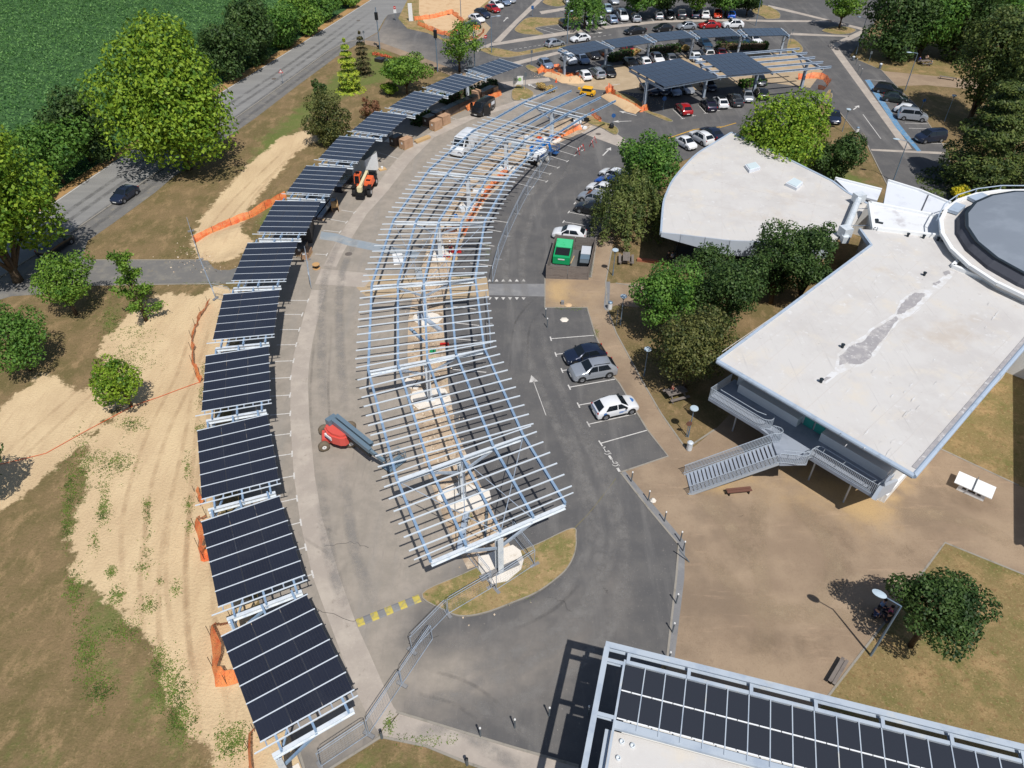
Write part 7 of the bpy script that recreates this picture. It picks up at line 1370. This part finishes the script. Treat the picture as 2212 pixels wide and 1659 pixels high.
for s_, lb in (("840,1010", 'black wrapped pallet behind the single brown one'), ("1290,730", 'black wrapped pallet behind the front brown cartons'), ("1400,665", 'black wrapped pallet at the back of the group of four'), ("1525,620", 'first black wrapped pallet of the straight row'), ("1625,572", 'second black wrapped pallet of the straight row'), ("1720,530", 'third black wrapped pallet of the straight row'), ("1808,488", 'fourth black wrapped pallet of the straight row'), ("1890,450", 'last black wrapped pallet before the black van'), ("2030,372", 'black wrapped pallet behind the black van'), ("2120,330", 'black wrapped pallet at the far carport post')): pallet(lb, z5(s_)[0], dd, True)
pallet('brown carton standing beside the open door of the black van', z5("1945,395")[0], dd, False, (1.3, 1.1, 1.5)); pallet('brown carton at the last carport post', z5("2185,315")[0], dd, False, (1.2, 1.0, 1.2)); pallet('brown carton pallet at the foot of the dark skip', z8(700, 420, "470,1530")[0], (8, -14), False, (1.9, .8, .55)); pallet('black wrapped pallet beside the dark skip', z8(700, 420, "395,1470")[0], (8, -14), True, (1.8, 1.0, .9))
a, b = G(*z5("1100,985")[0]), G(*z5("1290,910")[0]); root = thing('timber_stack', 'stack of pale timber beams on the asphalt by the cartons', 'timber'); d = (b - a).normalized(); n_v = Vector((-d.y, d.x, 0))
for k in range(4):
    for j in range(2): part(root, 'beam', MB().bar(a + n_v * (k * .2 - .3) + Vector((0, 0, .12 + j * .17)) + d * random.uniform(-.15, .15), b + n_v * (k * .2 - .3) + Vector((0, 0, .12 + j * .17)) + d * random.uniform(-.15, .15), .17, .15), M['pallet'])
a = G(*z8(700, 420, "520,1330")[0]); b = G(*z8(700, 420, "560,1000")[0]); root = thing('dark_skip', 'tall dark steel skip in the carport shade by the footpath', 'skip', ((a.x + b.x) / 2 - .6, (a.y + b.y) / 2, .02), math.atan2((b - a).y, (b - a).x)); mb = MB(); Ls = (b - a).length * .9
for s in (-1, 1): mb.box((0, s * .85, 1.0), (Ls, .06, 1.9)).box((s * Ls / 2, 0, 1.0), (.06, 1.64, 1.9))
part(root, 'wall', mb.box((0, 0, .1), (Ls, 1.6, .1)), mat('skip_steel', S(70, 66, 64), .6)); part(root, 'rim', MB().box((0, .86, 1.97), (Ls + .1, .12, .08)).box((0, -.86, 1.97), (Ls + .1, .12, .08)).box((Ls / 2, 0, 1.975), (.12, 1.64, .08)).box((-Ls / 2, 0, 1.975), (.12, 1.64, .08)), M['greyp'])
root = thing('panel_stack', 'stack of black solar panels and profiles in front of the cable drum', 'stack'); a, b = G(*z8(700, 420, "590,910")[0]), G(*z8(700, 420, "840,580")[0]); d = (b - a).normalized(); n_v = Vector((-d.y, d.x, 0))
for k, (o, zt) in enumerate(((0, .55), (.75, .5), (-.75, .45))): part(root, 'stack', MB().bar(a - n_v * o + Vector((0, 0, zt / 2)), b - n_v * o + Vector((0, 0, zt / 2)), .62, zt), M['panel'])
part(root, 'skid', MB().bar(a - n_v * 1.2 + d * .3 + Vector((0, 0, .05)), a + n_v * 1.2 + d * .3 + Vector((0, 0, .05)), .15, .08).bar(b - n_v * 1.2 - d * .3 + Vector((0, 0, .05)), b + n_v * 1.2 - d * .3 + Vector((0, 0, .05)), .15, .08).bar(a + d + Vector((0, 0, .03)), b - d + Vector((0, 0, .03)), .1, .05), M['pallet'])
root = thing('panel_stack', 'blue-black bundle of profiles between the drum and the telehandler', 'stack'); a, b = G(*z8(700, 420, "1010,430")[0]), G(*z8(700, 420, "1200,220")[0]); part(root, 'stack', MB().bar(a + Vector((0, 0, .45)), b + Vector((0, 0, .45)), 1.1, .9), M['panel']); part(root, 'skid', MB().bar(a.lerp(b, .2) + Vector((-.6, 0, .03)), a.lerp(b, .2) + Vector((.6, 0, .03)), .12, .06), M['pallet'])
a, b = G(832, 128), G(848, 133); root = thing('panel_stack', 'two black panel bundles on the flower bank at the road corner', 'stack'); 
for p_, q2 in ((G(814, 131), G(829, 134)), (G(834, 135), G(849, 138))): part(root, 'stack', MB().bar(p_ + Vector((0, 0, .3)), q2 + Vector((0, 0, .3)), 1.4, .6), M['wrap'])
def drum(label, px, R_, w, ang):
    a = G(*px); root = thing('cable_drum', label, 'cable drum', (a.x, a.y, .02), ang, 'wooden cable drums')
    for s in (-1, 1): part(root, 'flange', MB().lathe((0, s * w / 2, R_), [(R_, -.03), (R_, .03)], 22, (0, 1, 0)), M['ply'])
    part(root, 'core', MB().lathe((0, -w / 2 + .03, R_), [(R_ * .5, 0), (R_ * .5, w - .06)], 16, (0, 1, 0)), M['pallet']); part(root, 'hub', MB().lathe((0, -w / 2 - .03, R_), [(R_ * .16, 0), (R_ * .12, .02)], 10, (0, -1, 0)), M['black'])
drum('big wooden cable drum standing beside the black panel stack', z8(700, 420, "960,740")[0], .85, .8, R(-75))
a = G(684, 580); root = thing('cable_drum', 'small wooden cable drum lying flat by the single fence panel', 'cable drum', (a.x, a.y, .022), 0, 'wooden cable drums'); part(root, 'flange', MB().lathe((0, 0, 0), [(.42, .5), (.42, .55)], 18), M['ply']); part(root, 'flange', MB().lathe((0, 0, 0), [(.42, 0), (.42, .05)], 18), M['ply']); part(root, 'core', MB().lathe((0, 0, 0), [(.2, .05), (.2, .5)], 12), M['black'])
a = G(*z5("640,1350")[0]); root = boxthing('paint_pot_tray', 'small pale pallet with pots beside the white container', a, (1.0, .8, .15), .5, M['pallet'], 'pallet', .02); part(root, 'pot', MB().lathe((0, 0, .15), [(.16, 0), (.16, .3)], 10), M['white'])
a = G(*z8(1320, 150, "1440,1190")[0]); tag(MB().lathe((a.x, a.y, .1), [(.3, 0), (.4, .3), (.3, .65), (.08, .85)], 9).build('rubbish_bag', M['black']), 'dark rubbish bag below the round blue sign', 'rubbish bag')
a = G(*z8(1320, 150, "485,385")[0]); root = thing('traffic_cone', 'small orange traffic cone on the lane by the crumpled netting', 'traffic cone', (a.x, a.y, .02)); part(root, 'cone', MB().lathe((0, 0, 0), [(.18, .04), (.03, .72)], 12), M['orange']); part(root, 'base', MB().box((0, 0, .02), (.42, .42, .04)), M['orange'])
# work clutter on the worked soil
CL = [((930, 700), 'steel', (3.4, .5, .3), 'bundle of grey profiles lying on the soil'), ((900, 725), 'purlin', (2.8, .3, .25), 'blue-grey profile bundle left of the soil'), ((905, 690), 'steel', (2.4, .3, .2), 'short grey profile bundle by the upper footing'), ((1000, 1150), 'steel', (3.6, .5, .3), 'long grey profile bundle beside the near column'), ((1050, 1130), 'greyp', (3.2, .25, .25), 'dark profile lying right of the near column'), ((860, 560), 'white', (2.4, 1.2, .1), 'white sheet lying on the brown crossing'), ((905, 592), 'bluepatch', (2.4, .8, .12), 'pale grey sheet at the crossing edge'), ((1000, 455), 'zinc', (.9, .9, .5), 'pale sack beside the fourth column'), ((985, 470), 'bluelift', (.5, .5, .4), 'blue crate by the orange netting'), ((1035, 415), 'white', (1.6, .8, .3), 'white board heap by the fifth footing'), ((1120, 318), 'bluepatch', (2.2, 1.2, .4), 'pale blue tarpaulin heap near the far column'), ((1140, 300), 'white', (1.2, .9, .4), 'white sack by the far column'), ((935, 760), 'greentruck', (.6, .4, .3), 'green crate on the soil'), ((960, 745), 'redp', (.9, .3, .2), 'red tool bag on the soil'), ((945, 775), 'greentruck', (1.2, .15, .1), 'green hose piece on the soil'), ((985, 545), 'redp', (1.3, .4, .25), 'red plastic barrier pieces at the column foot'), ((965, 556), 'redp', (.9, .4, .25), 'red plastic sheet left of the red barrier pieces'), ((948, 542), 'white', (1.0, .8, .6), 'white big bag left of the worker'), ((975, 560), 'pallet', (1.4, .8, .12), 'pallet lying before the red barrier pieces'), ((975, 500), 'brownwood', (1.3, .7, .5), 'brown crate on the soil above the worker'), ((1247, 270), 'white', (1.3, .9, .7), 'white big bag at the last frame column'), ((1238, 262), 'black', (.6, .6, 1.2), 'black drum at the last frame column'), ((1262, 262), 'black', (1.5, .5, .6), 'black bundle right of the last frame column'), ((1255, 276), 'coping', (1.8, .8, .25), 'white plastic heap below the last frame column'), ((1165, 300), 'orange', (.7, .5, .3), 'orange sack near the far footing'), ((890, 830), 'concrete', (1.6, 1.2, .12), 'white broken slab left of the third footing')]
for k, (p_, m_, d_, lb) in enumerate(CL):
    a = G(*p_); rz = random.uniform(-.5, .5) + (1.9 if d_[0] > 2.3 else 0); root = thing('site_material', lb, 'site material', (a.x, a.y, .03), rz, 'building material on the worked soil')
    x, y, z = d_
    mb = MB().hexa([(-x / 2, -y / 2, 0), (x / 2, -y / 2, 0), (x / 2, y / 2, 0), (-x / 2, y / 2, 0)], [(-x / 2 + .06, -y / 2 + .05, z * .9), (x / 2 - .04, -y / 2 + .06, z), (x / 2 - .05, y / 2 - .04, z * .86), (-x / 2 + .05, y / 2 - .05, z * .95)]); part(root, 'bundle', mb, M[m_]); part(root, 'strap', MB().box((x * .2, 0, z * .5), (.06, y + .02, z + .04)), M['black'])
# rubble and loose stones: uncountable
cs = []
for _ in range(2600):
    u = random.random(); k = random.randint(0, 6); a, b = G(*FR[k][0], 0), G(*FR[k + 1][0], 0); p = ends[k][0].lerp(ends[k][1], .49).lerp(ends[k + 1][0].lerp(ends[k + 1][1], .49), u); cs.append((p.x + random.gauss(0, .9), p.y + random.gauss(0, .9), .05))
for (x, y, s_, n) in ((455, 550, 2.2, 260), (440, 545, 1.2, 120), (520, 500, 1.6, 160), (1075, 1275, .8, 90), (1010, 1290, .8, 60), (1390, 210, 2.2, 260), (1170, 160, 1.6, 120)):
    c_ = G(x, y)
    for _ in range(n): cs.append((c_.x + random.gauss(0, s_), c_.y + random.gauss(0, s_), .04))
cs = np.array(cs); n = len(cs); o = quads('rubble', cs, RNG.normal(size=(n, 3)) * .6 + np.array([0, 0, 1]), RNG.uniform(.03, .13, n), .8, gmat('rubble_stone', S(206, 190, 168), [(S(170, 140, 110), .9, .45, .65), (S(230, 224, 214), 1.4, .6, .75)], .9)); o['kind'] = 'stuff'
for lb, s_, h, w in (('sand ridge dug up along the netting by the large carports', "825,825 880,865 960,905 1040,945 1110,970", .9, 1.3), ('sand heap wrapped in netting beside the first rear carport post', "300,640 380,660 470,700 560,700 600,695", .9, 1.3)):
    P_ = g(t(2, 0, s_) if 'cartons' not in lb else V("930,292 945,284 960,278 975,272")); mb = MB(); vs = []; n_ = 7
    for i, p in enumerate(P_):
        d = (P_[min(i + 1, len(P_) - 1)] - P_[max(i - 1, 0)]).normalized(); nv = Vector((-d.y, d.x, 0))
        for k in range(n_): f = k / (n_ - 1) * 2 - 1; vs.append(tuple(p + nv * f * w * random.uniform(.85, 1.15) + Vector((0, 0, .02 + h * (1 - f * f) * random.uniform(.6, 1.05) * (.4 if i in (0, len(P_) - 1) else 1)))))
    tag(mb.add(vs, [(i * n_ + k, (i + 1) * n_ + k, (i + 1) * n_ + k + 1, i * n_ + k + 1) for i in range(len(P_) - 1) for k in range(n_ - 1)]).build('sand_heap', M['sand'], None, True), lb, 'sand heap', 'sand heaps')

# ---------------------------------------------------------------- people
def skin_mesh(name, pts, edges, rad, root_i=0, sub=1):
    me = bpy.data.meshes.new(name); me.from_pydata(pts, edges, []); o = link(bpy.data.objects.new(name, me)); o.modifiers.new('s', 'SKIN')
    sv = me.skin_vertices[0].data
    for i, r in enumerate(rad): sv[i].radius = (r, r); sv[i].use_root = i == root_i
    m = o.modifiers.new('u', 'SUBSURF'); m.levels = sub; m.render_levels = sub
    bpy.context.view_layer.update(); dg = bpy.context.evaluated_depsgraph_get(); out = bpy.data.meshes.new_from_object(o.evaluated_get(dg)); COL.objects.unlink(o); bpy.data.objects.remove(o); out.name = name
    out.polygons.foreach_set('use_smooth', [True] * len(out.polygons)); return out
def person(label, p, rz, pose, shirt, legs, hair=S(40, 30, 24), helmet=None, group='people', z=0.0):
    root = thing('person', label, 'person', (p.x, p.y, z), rz, group); sit = pose == 'sit'; hp = .46 if sit else .92
    J = {'pel': (0, 0, hp), 'sp': (.02, 0, hp + .25), 'ch': (.04, 0, hp + .45), 'nk': (.05, 0, hp + .58), 'hd': (.08, 0, hp + .70), 'tp': (.07, 0, hp + .82)}
    for s, k in ((1, 'l'), (-1, 'r')):
        J['sh' + k] = (.03, s * .18, hp + .50); J['el' + k] = (.12, s * .24, hp + .25); J['wr' + k] = (.34, s * .16, hp + .22)
        J['hi' + k] = (0, s * .10, hp - .02)
        if sit: J['kn' + k] = (.44, s * .13, .48); J['an' + k] = (.46, s * .13, .08); J['to' + k] = (.62, s * .14, .04)
        else: J['kn' + k] = (.04 + s * .06, s * .11, .48); J['an' + k] = (s * .1, s * .12, .08); J['to' + k] = (.15 + s * .1, s * .13, .04)
    nm = list(J); ix = {k: i for i, k in enumerate(nm)}; E_ = [('pel', 'sp'), ('sp', 'ch'), ('ch', 'nk'), ('nk', 'hd'), ('hd', 'tp')]
    for k in 'lr': E_ += [('ch', 'sh' + k), ('sh' + k, 'el' + k), ('el' + k, 'wr' + k), ('pel', 'hi' + k), ('hi' + k, 'kn' + k), ('kn' + k, 'an' + k), ('an' + k, 'to' + k)]
    rd = {'pel': .13, 'sp': .125, 'ch': .14, 'nk': .06, 'hd': .10, 'tp': .085, 'sh': .07, 'el': .048, 'wr': .036, 'hi': .095, 'kn': .062, 'an': .045, 'to': .04}
    rad = [rd.get(k, rd.get(k[:2], .05)) for k in nm]; body = link(bpy.data.objects.new('body', skin_mesh('body', [J[k] for k in nm], [(ix[a], ix[b]) for a, b in E_], rad))); body.data.materials.append(M['skin']); body.parent = root
    def sub(name, keys, ed, grow, m):
        i2 = {k: i for i, k in enumerate(keys)}; o = link(bpy.data.objects.new(name, skin_mesh(name, [J[k] for k in keys], [(i2[a], i2[b]) for a, b in ed], [rd.get(k, rd.get(k[:2], .05)) + grow for k in keys]))); o.data.materials.append(m); o.parent = root
    sub('shirt', ['sp', 'pel', 'ch', 'shl', 'shr', 'ell', 'elr'], [('sp', 'pel'), ('sp', 'ch'), ('ch', 'shl'), ('ch', 'shr'), ('shl', 'ell'), ('shr', 'elr')], .022, shirt)
    sub('trousers', ['pel', 'hil', 'hir', 'knl', 'knr', 'anl', 'anr'], [('pel', 'hil'), ('pel', 'hir'), ('hil', 'knl'), ('hir', 'knr'), ('knl', 'anl'), ('knr', 'anr')], .018, legs)
    h = J['hd']; part(root, 'helmet' if helmet else 'hair', MB().lathe((h[0] - .02, 0, h[2] + .0), [(.118, .02), (.125, .06), (.10, .13), (.04, .165)], 12), helmet or mat('hair', hair, .7), True)
cl = lambda r, g_, b: mat('cloth', S(r, g_, b), .85)
dk = cl(34, 36, 44)
person('person in a reddish top sitting at the shaded picnic table', G(1449, 852), 0, 'sit', cl(150, 86, 72), dk)
person('person in a white shirt in the shade under the fan shaped roof', G(1450, 572), 2.6, 'stand', cl(200, 204, 210), dk); person('person in dark clothes beside the one in white under the fan shaped roof', G(1464, 573), 3.6, 'stand', dk, dk); person('person in black leftmost in the shade under the fan shaped roof', G(1440, 571), .3, 'stand', cl(24, 24, 28), dk)
person('worker with a white helmet and dark red trousers at the frame column', G(974, 549), 2.4, 'stand', cl(70, 66, 70), cl(136, 28, 40), helmet=M['white'])
person('person in a pink top sitting under the round dark tree', G(1918, 1333), 2.5, 'sit', cl(196, 84, 128), dk); person('person in a pale blue top sitting under the round dark tree', G(1899, 1316), 5.5, 'sit', cl(130, 160, 200), cl(40, 50, 70)); person('person with white shoes and dark clothes under the round dark tree', G(1912, 1348), 1.8, 'sit', dk, cl(60, 60, 70)); person('person in navy clothes leftmost under the round dark tree', G(1885, 1338), .5, 'sit', cl(44, 60, 96), dk)
person('person in blue at the far picnic table under the wood', G(1983, 136), 0, 'sit', cl(40, 70, 170), dk); person('person with bare arms at the far picnic table', G(1999, 132), 4.5, 'sit', cl(200, 170, 150), cl(60, 60, 66)); person('person in grey at the right end of the far picnic table', G(2010, 143), 3, 'sit', cl(150, 150, 146), cl(110, 110, 108))
a = G(1911, 1326); o = MB().box((a.x, a.y, .4), (1.5, .5, .05)).box((a.x - .6, a.y, .19), (.08, .4, .38)).box((a.x + .6, a.y, .19), (.08, .4, .38)).build('low_bench', M['wood']); tag(o, 'low bench in the shade of the round dark tree', 'bench')
a = G(2218, 895); a2 = G(2212, 1165)
